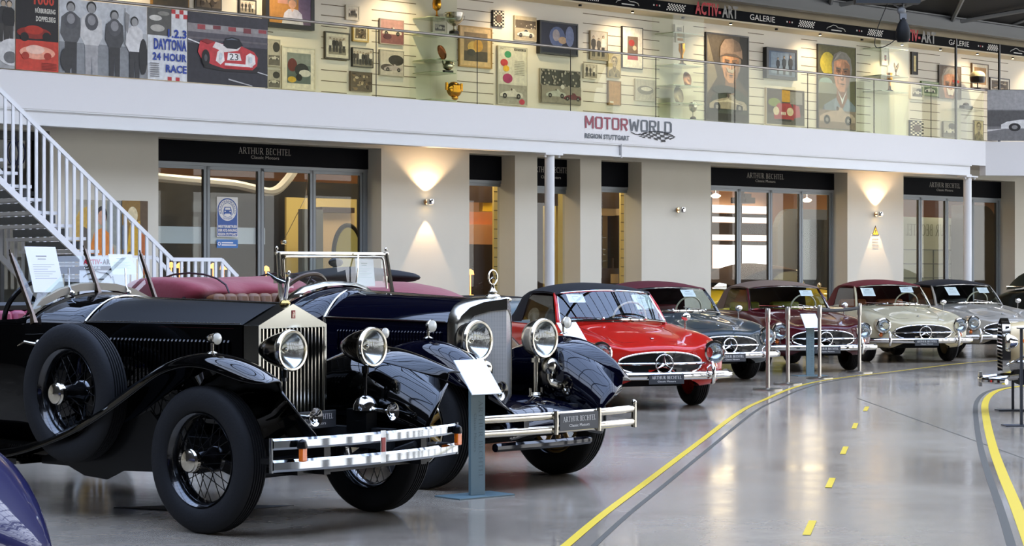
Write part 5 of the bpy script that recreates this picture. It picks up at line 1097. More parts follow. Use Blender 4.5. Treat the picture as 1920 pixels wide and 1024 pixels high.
def wheel_wood(parent, x, y, side, R, W=.175):
    m = MB(); ax = (0, side, 0); rr = .255; a_, b_, c_ = basis(ax)
    m.m = 0; m.lathe([(rr+.006, .075), (rr-.006, .072), (rr-.02, .04), (rr-.025, -.04), (rr+.006, -.07)], ax=ax, n=48, cap=False)
    m.m = 1; m.lathe([(rr-.021, .045), (rr-.05, .03), (rr-.05, -.03), (rr-.021, -.04)], ax=ax, n=48, cap=False)
    def P(r, t, h): return a_*math.cos(t)*r+b_*math.sin(t)*r+c_*h
    for i in range(12): t = 2*PI*i/12; m.tube([P(.06, t, 0), P(.14, t, 0), P(rr-.03, t, 0)], [.028, .019, .017], n=8, cap=False)
    m.m = 0; m.lathe([(.085, -.04), (.09, .04), (.06, .06), (.055, .12), (.04, .13), (0, .13)], ax=ax, n=24, cap=False)
    m.m = 2; m.lathe([(rr+.007, .076), (rr+.002, .082), (rr-.004, .076)], ax=ax, n=48, cap=False)
    o = m.build('wheel', [M('wheel_dark_blue', '07080f', .2, 0, 1.), M('golden_wood', 'a07e3c', .4, 0, .4), NICKEL], parent, ang=50); o.location = (x, y, R)
    tyre(o, R, W, rr-.002, 0, side, 4)
    m = MB(); m.lathe([(.04, .125), (.045, .13), (.042, .15), (0, .158)], ax=ax, n=24, cap=False); m.build('hub_cap', NICKEL, o)
    return o
def plate(parent, x, y, z, wd, ht, ay=0, pitch=0, name='plate'):
    m = MB(); m.bb(-.006, 0, -wd/2, wd/2, -ht/2, ht/2); o = m.build(name, PLATE, parent, smooth=False, bevel=.002); o.location = (x, y, z); o.rotation_euler = (0, pitch, ay)
    m = MB(); strokes(m, 'ARTHUR BECHTEL', (.002, -wd*.42, ht*.02), (0, 1, 0), (0, 0, 1), wd*.84, ht*.30); text(m, 'Classic Motors', (.002, -wd*.26, -ht*.30), (0, 1, 0), (0, 0, 1), wd*.52, ht*.17)
    m.build('lettering', LETTER, o, smooth=False); return o
def star_arms(m, c, r, w_, nx=(1, 0, 0), t=.006):
    """three tapering arms in the plane facing +x"""
    c = Vector(c)
    for k in range(3):
        a = PI/2+k*2*PI/3; d = Vector((0, math.cos(a), math.sin(a))); e = Vector((0, -math.sin(a), math.cos(a)))
        tip = c+d*r; m.add([tip, c+e*w_, c-e*w_, c+Vector((t, 0, 0)), c+Vector((-t, 0, 0))], [(0, 1, 3), (0, 3, 2), (0, 4, 1), (0, 2, 4)])
# ---------------------------------------------------------------- post-war roadster (five of them)
def sl_rows():
    def row(x, k, pts): return [(x-k*(abs(y)/.85)**2, y, z) for y, z in sym(pts)]
    Fr = [(.50, .235), (.74, .25), (.83, .33), (.865, .46), (.855, .60), (.79, .70), (.665, .735), (.54, .715), (.44, .685), (.32, .685), (.16, .70), (0, .705)]
    def scl(fy, fz, z0=.47): return [(y*fy, z0+(z-z0)*fz) for y, z in Fr]
    R = [row(.80, .20, scl(.05, .05)), row(.80, .23, scl(.5, .5)), row(.795, .26, scl(.86, .80)), row(.75, .28, scl(.985, .95)), row(.64, .24, Fr)]
    R.append(row(.34, .06, [(.50, .24), (.76, .24), (.85, .33), (.875, .50), (.865, .65), (.79, .765), (.665, .80), (.54, .775), (.45, .745), (.33, .755), (.16, .785), (0, .79)]))
    R.append(row(-.08, 0, [(.50, .24), (.76, .24), (.85, .33), (.875, .50), (.865, .68), (.80, .80), (.67, .835), (.55, .815), (.46, .795), (.34, .82), (.16, .845), (0, .85)]))
    R.append(row(-.42, 0, [(.50, .24), (.76, .24), (.85, .33), (.875, .50), (.865, .70), (.81, .825), (.68, .86), (.56, .85), (.47, .845), (.35, .875), (.17, .895), (0, .90)]))
    R.append(row(-.62, -.0, [(.50, .24), (.76, .24), (.85, .33), (.875, .50), (.865, .71), (.82, .84), (.69, .885), (.60, .885), (.50, .895), (.36, .915), (.18, .93), (0, .935)]))
    tub = [(.50, .24), (.76, .24), (.85, .33), (.875, .50), (.865, .72), (.83, .85), (.74, .885), (.64, .87), (.60, .55), (.45, .45), (.2, .45), (0, .45)]
    R.append(row(-.70, 0, tub)); R.append(row(-1.3, 0, tub)); R.append(row(-2.05, 0, tub))
    R.append(row(-2.13, 0, [(.50, .24), (.76, .24), (.86, .33), (.885, .50), (.88, .74), (.83, .87), (.70, .90), (.60, .88), (.48, .86), (.34, .865), (.17, .87), (0, .875)]))
    R.append(row(-2.55, 0, [(.50, .26), (.76, .26), (.86, .36), (.885, .55), (.875, .74), (.82, .86), (.70, .885), (.58, .86), (.46, .82), (.33, .82), (.17, .83), (0, .83)]))
    R.append(row(-3.1, 0, [(.48, .30), (.70, .30), (.82, .38), (.85, .52), (.84, .66), (.78, .76), (.68, .775), (.56, .755), (.44, .73), (.32, .735), (.16, .74), (0, .74)]))
    R.append(row(-3.4, .0, [(.42, .36), (.60, .36), (.74, .42), (.79, .50), (.77, .58), (.70, .64), (.60, .65), (.50, .645), (.40, .64), (.3, .645), (.15, .65), (0, .65)]))
    R.append([(-3.48, y*.75, .5+(z-.5)*.5) for _, y, z in R[-1]])
    return R
def bake(o):
    dg = bpy.context.evaluated_depsgraph_get(); me = bpy.data.meshes.new_from_object(o.evaluated_get(dg)); return me
TUB = M('cockpit_dark', '17120f', .8)
mb = MB(); mb.loft(sl_rows(), cap0=True, cap1=True)
_t = mb.build('t', [BLACK, TUB], sub=2)
for p in _t.data.polygons:
    c = p.center
    if -2.13 < c.x < -.66 and abs(c.y) < .68 and c.z < .87: p.material_index = 1
cut = MB()
for x in (0, -2.40):
    for s_ in (1, -1): cut.cyl((x, s_*.50, .33), (x, s_*1.1, .33), .365, n=40)
_c = cut.build('c', TUB, smooth=False); 
bo = _t.modifiers.new('b', 'BOOLEAN'); bo.operation = 'DIFFERENCE'; bo.object = _c; bo.solver = 'EXACT'
SLB = bake(_t); bpy.data.objects.remove(_t); bpy.data.objects.remove(_c)
SLB.set_sharp_from_angle(angle=math.radians(45))
_bm = bmesh.new(); _bm.from_mesh(SLB); SLBVH = BVHTree.FromBMesh(_bm); _bm.free()
def onnose(y, z, off=0.):
    h = SLBVH.ray_cast(Vector((3, y, z)), Vector((-1, 0, 0))); return (h[0] if h[0] else Vector((.6, y, z)))+Vector((off, 0, 0))
def ontop(x, y, off=0.):
    h = SLBVH.ray_cast(Vector((x, y, 3)), Vector((0, 0, -1))); return (h[0] if h[0] else Vector((x, y, .85)))+Vector((0, 0, off))
_MC = {}
def cached(key, fn):
    if key not in _MC: _MC[key] = fn()
    return _MC[key]
def put(key, name, parent, mats, fn, **k):
    """build the part once; later cars share its mesh data but get their own materials"""
    if key in _MC:
        o0 = _MC[key]; o = o0.copy(); COL.objects.link(o); o.parent = parent; o.name = name
        ms = mats if isinstance(mats, (list, tuple)) else [mats]
        for i, m_ in enumerate(ms): o.material_slots[i].link = 'OBJECT'; o.material_slots[i].material = m_
        return o
    m = MB(); fn(m); o = m.build(name, mats, parent, **k); _MC[key] = o; return o
def f_grille_back(m):
    A, Bz, zc = .475, .122, .492; rows = []
    for i in range(25):
        y = -A+2*A*i/24; hh = Bz*(1-.30*(y/A)**2)*max(0.02, (1-abs(y/A)**7))**.5
        rows.append([tuple(onnose(y, zc+hh*(j/4-1)*1.0 if True else 0, .006)) for j in range(9)])
    m.loft(rows)
def grille_outline(n=60, off=.012, A=.475, Bz=.122, zc=.492):
    out = []
    for i in range(n):
        t = 2*PI*i/n; cy, cz = math.cos(t), math.sin(t); y = A*(abs(cy)**.55)*(1 if cy > 0 else -1); z = zc+Bz*(1-.30*(y/A)**2)*(abs(cz)**.7)*(1 if cz > 0 else -1)
        out.append(tuple(onnose(y, z, off)))
    return out
def f_grille_chrome(m):
    m.tube(grille_outline(), .012, n=8, closed=True)
    m.tube([tuple(onnose(y, .492, .03)) for y in [-.52+.052*i for i in range(21)]], .013, n=8)
def f_star(m):
    x = onnose(0, .492).x+.045; m.tube([(x, .098*math.cos(t), .492+.098*math.sin(t)) for t in [2*PI*i/40 for i in range(40)]], .0085, n=8, closed=True)
    star_arms(m, (x, 0, .492), .094, .016, t=.012)
def f_lamp(m, y):
    m.m = 2; m.lathe([(.100, -.40), (.122, -.15), (.120, .0)], (.675, y, .605), (1, 0, 0), 32, cap=False)
    m.m = 0; m.lathe([(.118, -.04), (.124, -.01), (.126, .005), (.120, .022), (.102, .028), (.098, .015)], (.675, y, .605), (1, 0, 0), 36, cap=False)
    m.m = 1; m.lathe([(.0, -.045), (.03, -.042), (.065, -.028), (.09, -.005), (.100, .018)], (.675, y, .605), (1, 0, 0), 32, cap=False); m.m = 0; m.ell((.655, y, .605), (.014, .014, .014), 8, 6)
def bump(y, off=0): return .845+off-.26*(abs(y)/.87)**2.2
def f_bumper(m):
    ys = [-.86+.086*i for i in range(21)]
    P = [(.42, -.895, .365)]+[(bump(y), y, .365) for y in ys]+[(.42, .895, .365)]
    m.tube(P, .040, n=12, up=(0, 0, 1), sx=1.15)
def f_over(m, s_):
        x = bump(.56)+.045; y = s_*.58
        m.tube([(x-.03, y, .275), (x+.01, y, .29), (x+.025, y, .37), (x+.015, y, .45), (x-.02, y, .50), (x-.05, y-s_*.0, .505)], [.016, .022, .024, .022, .018, .012], n=10, up=(0, 1, 0))
        m.tube([(x-.02, y-s_*.02, .47), (x-.01, y-s_*.06, .44), (x-.01, y-s_*.06, .38)], .008, n=6)
def ws_base(t): y = .625*t; return Vector((-.62+.15*(1-t*t), y, .905+.035*(1-t*t)))
def ws_top(t): y = .555*t; return Vector((-.935+.09*(1-t*t), y, 1.215+.035*(1-t*t)))
def f_ws_frame(m):
    T = [-1+.1*i for i in range(21)]
    m.tube([ws_base(t) for t in T]+[ws_top(t) for t in reversed(T)], .011, n=6, closed=True)
    m.tube([ws_base(t)+Vector((.02, 0, -.005)) for t in T], .014, n=6)
def f_pillar(m, t):
    m.tube([ws_base(t)+Vector((-.01, .018*t, -.05)), ws_base(t)*.5+ws_top(t)*.5+Vector((-.01, .018*t, 0)), ws_top(t)+Vector((-.02, .015*t, .0))], [.03, .022, .018], n=8)
def f_ws_glass(m):
    T = [-1+.1*i for i in range(21)]; m.loft([[ws_base(t) for t in T], [(ws_base(t)+ws_top(t))/2+Vector((.01, 0, 0)) for t in T], [ws_top(t) for t in T]])
def toprow(x, w_, ze, zc, w2, zb):
    n_ = 12; arch = [(w_*math.cos(PI*i/n_), ze+(zc-ze)*(1-abs(math.cos(PI*i/n_))**2.4)) for i in range(n_+1)]
    side = [(w2, zb), (w2-(w2-w_)*.55, zb+(ze-zb)*.5), (w_+.012, ze-.03*min(1, (ze-zb)*5))]
    return [(x, y, z) for y, z in side+arch+[(-y, z) for y, z in reversed(side)]]
def f_top(m):
    m.loft([toprow(-.90, .560, 1.215, 1.252, .565, 1.195), toprow(-1.0, .585, 1.24, 1.29, .59, 1.215), toprow(-1.25, .60, 1.25, 1.33, .61, 1.225), toprow(-1.55, .605, 1.245, 1.34, .62, 1.215), toprow(-1.66, .605, 1.24, 1.335, .63, 1.16),
            toprow(-1.74, .605, 1.23, 1.33, .69, .89), toprow(-1.95, .60, 1.18, 1.30, .70, .885), toprow(-2.2, .58, 1.06, 1.20, .69, .885), toprow(-2.38, .56, .95, 1.03, .66, .88), toprow(-2.47, .54, .88, .90, .62, .86)])
def f_sidewin(m, s_):
    m.quad((-.72, s_*.66, .90), (-1.72, s_*.68, .90), (-1.64, s_*.62, 1.20), (-.98, s_*.585, 1.19))
def f_wiper(m, y):
        b_ = ws_base(y/.625)+Vector((.03, 0, .01)); m.ell(tuple(b_), .018, 10, 6); m.tube([b_, ws_base((y-.33)/.625)*.86+ws_top((y-.33)/.555)*.14+Vector((.02, 0, 0))], .005, n=5)
def f_mirror(m):
    p = ontop(-.18, .69); m.cyl(p, p+Vector((0, 0, .10)), .009, n=8); m.ell(tuple(p+Vector((.015, 0, .135))), (.035, .055, .045), 16, 10)
def f_wheelsteer(m):
    c = Vector((-1.02, .36, .93)); a, b_, n_ = basis((-1, 0, .35)); m.m = 0
    m.tube([c+(a*math.cos(t)+b_*math.sin(t))*.20 for t in [2*PI*i/32 for i in range(32)]], .012, n=8, closed=True); m.m = 1
    m.tube([c+a*.2, c-a*.2], .008, n=6); m.tube([c, c-n_*.0-b_*.2], .008, n=6); m.ell(tuple(c), .03, 10, 6); m.tube([c, c+Vector((.3, 0, -.12))], .02, n=8)
def f_dash(m):
    m.m = 0; m.loft([[(-.60, y, .86) for y in (-.6, 0, .6)], [(-.72, y, .90) for y in (-.6, 0, .6)], [(-.78, y, .88) for y in (-.6, 0, .6)], [(-.78, y, .70) for y in (-.6, 0, .6)]])
    m.m = 1
    for y in (.28, .44): m.lathe([(.05, 0), (.05, .01)], (-.785, y, .83), (-1, 0, 0), 16)
def f_seat(m, y):
    m.box((-1.45, y, .50), (.5, .5, .14)); m.box((-1.74, y, .76), (.13, .48, .48), Matrix.Rotation(-.18, 3, 'Y'))
def f_inner(m): m.bb(-3.2, .15, -.49, .49, .22, .34); m.bb(-2.2, -.45, -.72, .72, .24, .3)
def f_trim(m):
    for y in (0,): m.ell(tuple(ontop(.50, 0, .008)), (.022, .022, .008), 14, 6)
    m.tube([ontop(x, .0, .0) for x in (.46, .2, -.1, -.4)], .002, n=4)
def f_line(m):       # bonnet shut line
    P = [ontop(-.50, y, .0005) for y in (-.45, -.25, 0, .25, .45)]; P = [ontop(-.5+t*.95, .45-.03*t, .0) for t in (1, .8, .6, .4, .2, 0)]
    L = [ontop(x, y, .0) for x, y in [(-.50, -.48), (-.1, -.47), (.3, -.42), (.52, -.34), (.56, -.2), (.575, 0), (.56, .2), (.52, .34), (.3, .42), (-.1, .47), (-.50, .48)]]
    m.tube(L, .0022, n=4)
def f_sill(m):
    for s_ in (1, -1): m.tube([(-.42, s_*.86, .30), (-2.0, s_*.86, .30)], .012, n=6)
def sl_car(X, Z, yaw, col, topcol, label, seatcol='2a1a16', has_top=True, shown=True, cname='roadster', papers=()):
    rz = math.radians(yaw-90); t = thing(cname, label, 'car', (X, Z, 0), rz)
    P_ = paint('paint_'+col, col); TP = M('fabric_'+topcol, topcol, .85, bump=.1, bscale=300); SE = M('leather_'+seatcol, seatcol, .5)
    o = bpy.data.objects.new('body', SLB); COL.objects.link(o); o.parent = t; o.material_slots[0].link = 'OBJECT'; o.material_slots[0].material = P_
    put('g_back', 'grille_opening', t, SATIN, f_grille_back); g = put('g_chr', 'grille_surround', t, CHROME, f_grille_chrome); put('g_star', 'grille_emblem', t, CHROME, f_star, ang=20)
    for s_, nm in ((1, 'L'), (-1, 'R')):
        o = put('lamp'+nm, 'headlight', t, [CHROME, REFL2, P_], lambda m: f_lamp(m, s_*.65))
        put('lens'+nm, 'lens', o, LENS, lambda m: m.lathe([(.104, .022), (.08, .038), (.045, .047), (.0, .05)], (.675, s_*.65, .605), (1, 0, 0), 28, cap=False))
        put('ind'+nm, 'indicator', t, [CHROME, AMBER], lambda m: (m.lathe([(.040, -.03), (.040, .0), (.034, .004)], onnose(s_*.67, .452, .0), (1, 0, 0), 20, cap=False), setattr(m, 'm', 1), m.ell(tuple(onnose(s_*.67, .452, .0)), (.025, .033, .033), 16, 8)))
    b_ = put('bump', 'bumper', t, CHROME, f_bumper)
    for s_ in (1, -1): put('over%d' % s_, 'overrider', t, CHROME, lambda m: f_over(m, s_))
    if ('plate' not in _MC): _MC['plate'] = plate(t, bump(0)+.055, 0, .335, .40, .105)
    else:
        o0 = _MC['plate']; o = o0.copy(); COL.objects.link(o); o.parent = t; c = o0.children[0].copy(); COL.objects.link(c); c.parent = o
    if shown:
        put('wsf', 'windshield_frame', t, CHROME, f_ws_frame); [put('pil%d' % s_, 'windshield_pillar', t, P_, lambda m: f_pillar(m, s_)) for s_ in (1, -1)]; put('wsg', 'windshield', t, CARGLASS, f_ws_glass)
        [put('wip%d' % k, 'wiper', t, CHROME, lambda m: f_wiper(m, (-.18, .34)[k])) for k in (0, 1)]; put('stw', 'steering_wheel', t, [M('ivory_rim', 'e6dcc0', .35), CHROME], f_wheelsteer)
    if has_top: put('top', 'soft_top', t, TP, f_top, ang=60, fixn=False); [put('swin%d' % s_, 'side_window', t, CARGLASS, lambda m: f_sidewin(m, s_)) for s_ in (1, -1)]
    else: put('ton', 'tonneau_cover', t, TP, lambda m: m.loft([toprow(-.72, .60, .93, .97, .64, .90), toprow(-1.2, .66, .95, 1.02, .70, .90), toprow(-2.0, .68, 1.0, 1.10, .72, .90), toprow(-2.35, .62, .97, 1.02, .68, .88), toprow(-2.45, .6, .89, .90, .62, .86)]))
    put('mir', 'door_mirror', t, CHROME, f_mirror); put('dash', 'dashboard', t, [P_, SATIN], f_dash); [put('seat%d' % s_, 'seat', t, SE, lambda m: f_seat(m, s_*.33), bevel=.04) for s_ in (1, -1)]; put('under', 'underbody', t, DARK, f_inner, smooth=False)
    put('emb', 'bonnet_badge', t, CHROME, f_trim); put('line', 'bonnet_shut_line', t, DARK, f_line)
    for x in (0, -2.40):
        for s_ in (1, -1):
            k = 'wh%d%d' % (x, s_)
            def fw(m): m.lathe([(.205, .06), (.20, .03), (.12, .015), (.11, .03)], ax=(0, s_, 0), n=32, cap=False); m.lathe([(.205, -.06), (.20, .03)], ax=(0, s_, 0), n=32, cap=False)
            if k in _MC:
                o = _MC[k].copy(); COL.objects.link(o); o.parent = t; o.material_slots[0].link = 'OBJECT'; o.material_slots[0].material = P_
                for c in _MC[k].children: c2 = c.copy(); COL.objects.link(c2); c2.parent = o
            else:
                m = MB(); fw(m); o = m.build('wheel', P_, t); o.location = (x, s_*.70, .32); _MC[k] = o; tyre(o, .32, .17, .203, 0, s_, 4)
                m = MB(); m.lathe([(.112, .03), (.10, .045), (.05, .062), (0, .066)], ax=(0, s_, 0), n=28, cap=False); m.build('hub_cap', CHROME, o)
    for (ty, h0, w_, hh, lb) in papers:     # sheets behind the windshield (u: -1..1 across, h: 0..1 up)
        sheet(t, ty, h0, w_, hh, lb)
    return t
def sheet(t, ty, h0, w_, hh, lb):
    b0 = ws_base(ty); t0 = ws_top(ty); d = (t0-b0); c = b0+d*h0+Vector((-.035, 0, 0)); up = d.normalized(); tilt = math.atan2(-up.x, up.z)
    m = MB(); m.bb(-.001, .001, -w_/2, w_/2, 0, hh); m.m = 1; m.bb(.001, .0015, -w_*.18, w_*.18, hh*.72, hh*.78)
    for i in range(4): m.bb(.001, .0015, -w_*.33, w_*.33*(1-.2*(i % 2)), hh*(.55-i*.1), hh*(.565-i*.1))
    o = m.build('price_sheet', [PAPER, INK], smooth=False); R = Matrix.Rotation(t.rotation_euler.z, 4, 'Z')
    o.rotation_euler = (0, -tilt, t.rotation_euler.z); o.location = Vector(t.location)+(R @ c); tag(o, lb, 'paper'); return o
sl_car(1.33, 22.6, 19, 'c01d12', '0c0c0e', 'bright red roadster with black soft top facing the aisle', '2a2624', papers=[(-.62, .62, .20, .14, 'small white sheet high in the left of the red roadster windshield'),])
sl_car(2.55, 28.1, 23, '3a4244', '5a1520', 'dark grey roadster with burgundy soft top behind the red roadster', '6a1a22', papers=[(-.80, .10, .26, .30, 'large white sheet leaning low in the grey roadster windshield'), (.42, .60, .20, .15, 'small white sheet high in the right of the grey roadster windshield')])
sl_car(4.37, 30.9, 13, '4a0a14', '7b6656', 'maroon roadster with taupe soft top behind the chrome barrier posts', '8a8a28', papers=[(.55, .55, .2, .13, 'small white sheet in the maroon roadster windshield')])
sl_car(6.5, 34.1, 9.5, 'cbbf9c', '6a1a1e', 'cream roadster with dark red soft top right of the barrier posts', 'a8603c', papers=[(-.66, .45, .22, .20, 'white sheet at the left of the cream roadster windshield'), (.5, .62, .22, .14, 'white sheet at the upper right of the cream roadster windshield')])
sl_car(8.25, 35.95, 16.5, '9d9688', '0b0c12', 'silver roadster with black soft top behind the cream one', '1d1c1c', papers=[(-.45, .40, .22, .22, 'white sheet at the left of the silver roadster windshield'), (.62, .55, .2, .14, 'white sheet at the right of the silver roadster windshield')])
# ---------------------------------------------------------------- pre-war tourers
def vint(O, fwd): return math.atan2(fwd[1], fwd[0])
GLOSS = M('black_coach_paint', '030303', .3, 0, 1., spec=0.); NAVY = M('navy_coach_paint', '020310', .3, 0, 1., spec=0.); HOODM = M('dark_bonnet_lacquer', '100f0d', .45, 0, .12, spec=.2)
LAMPG = M('lamp_shell_dark_nickel', '5c5650', .12, 1.); SOFTRED = M('burgundy_hood_cloth', '7d1424', .75, sheen=.3, bump=.25, bscale=18); LEATH = M('burgundy_leather', '8d2f48', .45)
BEIGE = M('scuttle_pad_beige', '9d907a', .6); TAN = M('tan_leather', '6b4426', .5)
def place_car(name, label, O, fwd): return thing(name, label, 'car', (O[0], O[1], 0), math.atan2(fwd[1], fwd[0]))
def lamp_big(parent, x, y, z, r, L, shell, drum=False, name='headlight', ribs=True):
    m = MB(); m.m = 0
    if drum: m.lathe([(0, -L), (r*.55, -L+.005), (r*.86, -L*.8), (r*.98, -L*.45), (r, -.02)], (0, 0, 0), (1, 0, 0), 40, cap=False)
    else: m.lathe([(0, -L), (r*.12, -L*.97), (r*.38, -L*.86), (r*.62, -L*.66), (r*.80, -L*.45), (r*.92, -L*.22), (r*.98, -.02)], (0, 0, 0), (1, 0, 0), 40, cap=False)
    m.m = 1; m.lathe([(r*.98, -.02), (r*1.06, -.012), (r*1.07, .01), (r*1.0, .022), (r*.9, .02), (r*.9, .005)], (0, 0, 0), (1, 0, 0), 44, cap=False)
    m.m = 2; m.lathe([(0, -r*.62), (r*.2, -r*.6), (r*.5, -r*.42), (r*.75, -r*.2), (r*.92, .0)], (0, 0, 0), (1, 0, 0), 36, cap=False)
    m.m = 1; m.ell((-r*.38, 0, 0), (.02, .018, .018), 10, 6)
    o = m.build(name, [shell, NICKEL, REFL], parent, ang=50); o.location = (x, y, z)
    m = MB(); m.lathe([(r*.92, .012), (r*.6, .026), (r*.3, .032), (0, .034)], (0, 0, 0), (1, 0, 0), 36, cap=False)
    m.build('lens', LENS, o); return o
def sidelamp(parent, x, y, z, r=.032, name='side_lamp', shell=NICKEL, back=.07):
    m = MB(); m.lathe([(0, -back), (r*.5, -back*.9), (r*.85, -back*.5), (r, 0), (r*1.1, .004), (r*1.05, .014)], ax=(1, 0, 0), n=24, cap=False); m.cyl((-.03, 0, -.075), (-.03, 0, -r*.6), .009); m.lathe([(.035, 0), (.02, .012)], (-.03, 0, -.082), (0, 0, 1), 16)
    m.m = 1; m.lathe([(r, .012), (r*.5, .02), (0, .022)], ax=(1, 0, 0), n=20, cap=False)
    o = m.build(name, [shell, M('opal_lens', 'e9e4d2', .2, 0, .6)], parent, ang=50); o.location = (x, y, z); return o
def fender(parent, rows, side, mat_, inner=-.45, mid=-.62, rid=-.70, out=-.775, lipy=-.80, name='mudguard', thick=.012, drop=.02):
    """rows: (xr, zr, xl, zl) ridge and outer lip"""
    R = []
    for xr, zr, xl, zl in rows:
        f_ = min(1, max(0, (xr-.12)/.46))**1.4; iy = inner+(rid+.015-inner)*f_; my = mid+(rid+.01-mid)*f_
        R.append([(xr, iy, zr-drop-.05), (xr, my, zr-.012), (xr, rid, zr), (xr*.6+xl*.4, out, zr*.75+zl*.25), (xl, lipy, zl+.0)])
    R = [[(x, y*(-side), z) if side > 0 else (x, y, z) for x, y, z in r] for r in R]
    m = MB(); m.loft(R); return m.build(name, mat_, parent, sub=2, solid=thick)
def valance(parent, rows, side, mat_, inner, rid, x0, xe, zl, yl, drop=.02):
    A = []; Bt = []
    rr_ = [r for r in rows if x0 <= r[0]]
    for xr, zr, xl, zl_ in rr_:
        f_ = min(1, max(0, (xr-.12)/.46))**1.4; A.append((xr, inner+(rid+.015-inner)*f_, zr-drop-.05)); t = (xr-x0)/(rr_[-1][0]-x0); Bt.append((x0+(xe-x0)*t, yl, zl))
    q = [A, [tuple((a[i]+b_[i])/2 for i in range(3)) for a, b_ in zip(A, Bt)], Bt]
    if side > 0: q = [[(x, -y, z) for x, y, z in r] for r in q]
    m = MB(); m.loft(q); return m.build('mudguard_valance', mat_, parent, solid=.008, ang=70)
def hoodsec(x, w_, zs, zc, zb, pw=2.0, n=10, zb2=None):
    pts = [(x, w_, zb), (x, w_, (zb+zs)/2), (x, w_, zs)]
    for i in range(1, n):
        t = i/n; y = w_*math.cos(t*PI/2)**(1.) ; pts.append((x, y, zs+(zc-zs)*(1-(y/w_)**pw)))
    pts.append((x, 0, zc)); return pts+[(a, -b_, c) for a, b_, c in reversed(pts[:-1])]
def half_side(sec): return sec
# ============ BLACK TOURER (nearest)
rr = place_car('vintage_tourer', 'nearest black vintage open tourer with tall nickel radiator and wire wheels', (-1.267, 12.087), (.7778, -.6285))
RH = .682
# bonnet: top and sides
fr_ = lambda x, w_, zs, zc, p: hoodsec(x, w_, zs, zc, zs-.001, p)[2:-2]
m = MB(); m.loft([fr_(-.14, .285, 1.150, 1.268, 1.15), fr_(-.5, .315, 1.150, 1.276, 1.5), fr_(-.95, .36, 1.150, 1.285, 1.8), fr_(-1.38, .405, 1.150, 1.293, 2.1)])
m.build('bonnet_top', HOODM, rr, ang=60)
m = MB(); m.tube([(-.10, 0, 1.272), (-1.42, 0, 1.298)], .007, n=6)
m.build('bonnet_hinge', NICKEL, rr)
for s_ in (1, -1):
    m = MB(); m.tube([(-.15, s_*.290, 1.156), (-1.37, s_*.410, 1.156)], .003, n=4)
    for i in range(46): t = i/45; m.ell((-.2-1.15*t, s_*(.292+.115*t), 1.158), (.005, .005, .005), 6, 4)
    m.build('rivet_strip', NICKEL, rr)
for s_ in (1, -1):
    m = MB(); m.m = 0; m.loft([[(-.14, s_*.285, .60), (-.14, s_*.285, 1.15)], [(-.75, s_*.34, .60), (-.75, s_*.34, 1.15)], [(-1.38, s_*.405, .58), (-1.38, s_*.405, 1.15)]])
    for i in range(31):
        x = -.24-i*.031; w_ = .285+.12*(-x-.14)/1.24; m.tube([(x, s_*w_, .76), (x, s_*(w_+.012), .775), (x, s_*(w_+.012), 1.04), (x, s_*w_, 1.055)], .009, n=5)
    m.m = 1; m.bb(-1.37, -.15, s_*.33-.004 if 0 else s_*.345, s_*.345+.001, 1.13, 1.131)
    m.build('bonnet_side', [GLOSS, M('maroon_coachline', '4a0c10', .4)], rr, ang=50)
# scuttle and body shell
def bodysec(x, w_, zs, zc, zb, sill, tub=None):
    """sill -> side -> shoulder -> centre ; tub = inner floor height for the open cockpit"""
    if tub is None: half = [(w_*.8, sill), (w_*.97, sill+.08), (w_*1.01, .75), (w_, zs-.05), (w_*.96, zs), (w_*.80, zs+(zc-zs)*.42), (w_*.55, zs+(zc-zs)*.76), (w_*.28, zs+(zc-zs)*.95), (0, zc)]
    else: half = [(w_*.8, sill), (w_*.97, sill+.08), (w_*1.01, .75), (w_, zs-.05), (w_*.99, zs), (w_*.93, zs+.005), (w_*.90, zs-.05), (w_*.86, tub), (0, tub)]
    return [(x, y, z) for y, z in half]+[(x, -y, z) for y, z in reversed(half[:-1])]
m = MB(); m.loft([bodysec(-1.375, .41, 1.150, 1.294, 0, .50), bodysec(-1.45, .43, 1.155, 1.303, 0, .45), bodysec(-1.60, .49, 1.165, 1.322, 0, .42), bodysec(-1.73, .545, 1.17, 1.338, 0, .40),
  bodysec(-1.77, .56, 1.165, 1.335, 0, .40), bodysec(-1.80, .565, 1.16, 0, 0, .40, .62), bodysec(-2.3, .60, 1.15, 0, 0, .40, .62), bodysec(-3.2, .62, 1.15, 0, 0, .42, .62), bodysec(-3.9, .60, 1.15, 0, 0, .48, .62),
  bodysec(-3.95, .59, 1.14, 1.16, 0, .5), bodysec(-4.15, .52, 1.0, 1.05, 0, .55), bodysec(-4.3, .40, .8, .85, 0, .6)], cap0=True, cap1=True)
m.build('body', GLOSS, rr, sub=1, merge=.0001)
# scuttle chrome line, pad and door line
m = MB(); sc_ = hoodsec(-1.385, .408, 1.15, 1.302, 1.149, 2.1)[2:-2]; m.tube([(x-.11*(1-abs(y)/.41), y*1.005, z+.004) for x, y, z in sc_], .008, n=6); m.build('scuttle_strip', NICKEL, rr)
m = MB(); P_ = bodysec(-1.75, .55, 1.17, 1.338, 0, .4)[4:-4]; m.loft([[(x-.00, y, z+.005) for x, y, z in P_], [(x-.005, y*.99, z+.05) for x, y, z in P_], [(x-.06, y*.97, z+.055) for x, y, z in P_], [(x-.10, y*.95, z+.01) for x, y, z in P_]]); m.build('scuttle_pad', BEIGE, rr, ang=60)
m = MB(); m.tube([(-1.60, -.615, 1.015), (-1.67, -.645, 1.03), (-1.74, -.64, 1.005)], [.012, .009, .006], n=8); m.ell((-1.60, -.60, 1.015), (.025, .02, .03), 12, 8); m.build('door_handle', NICKEL, rr)
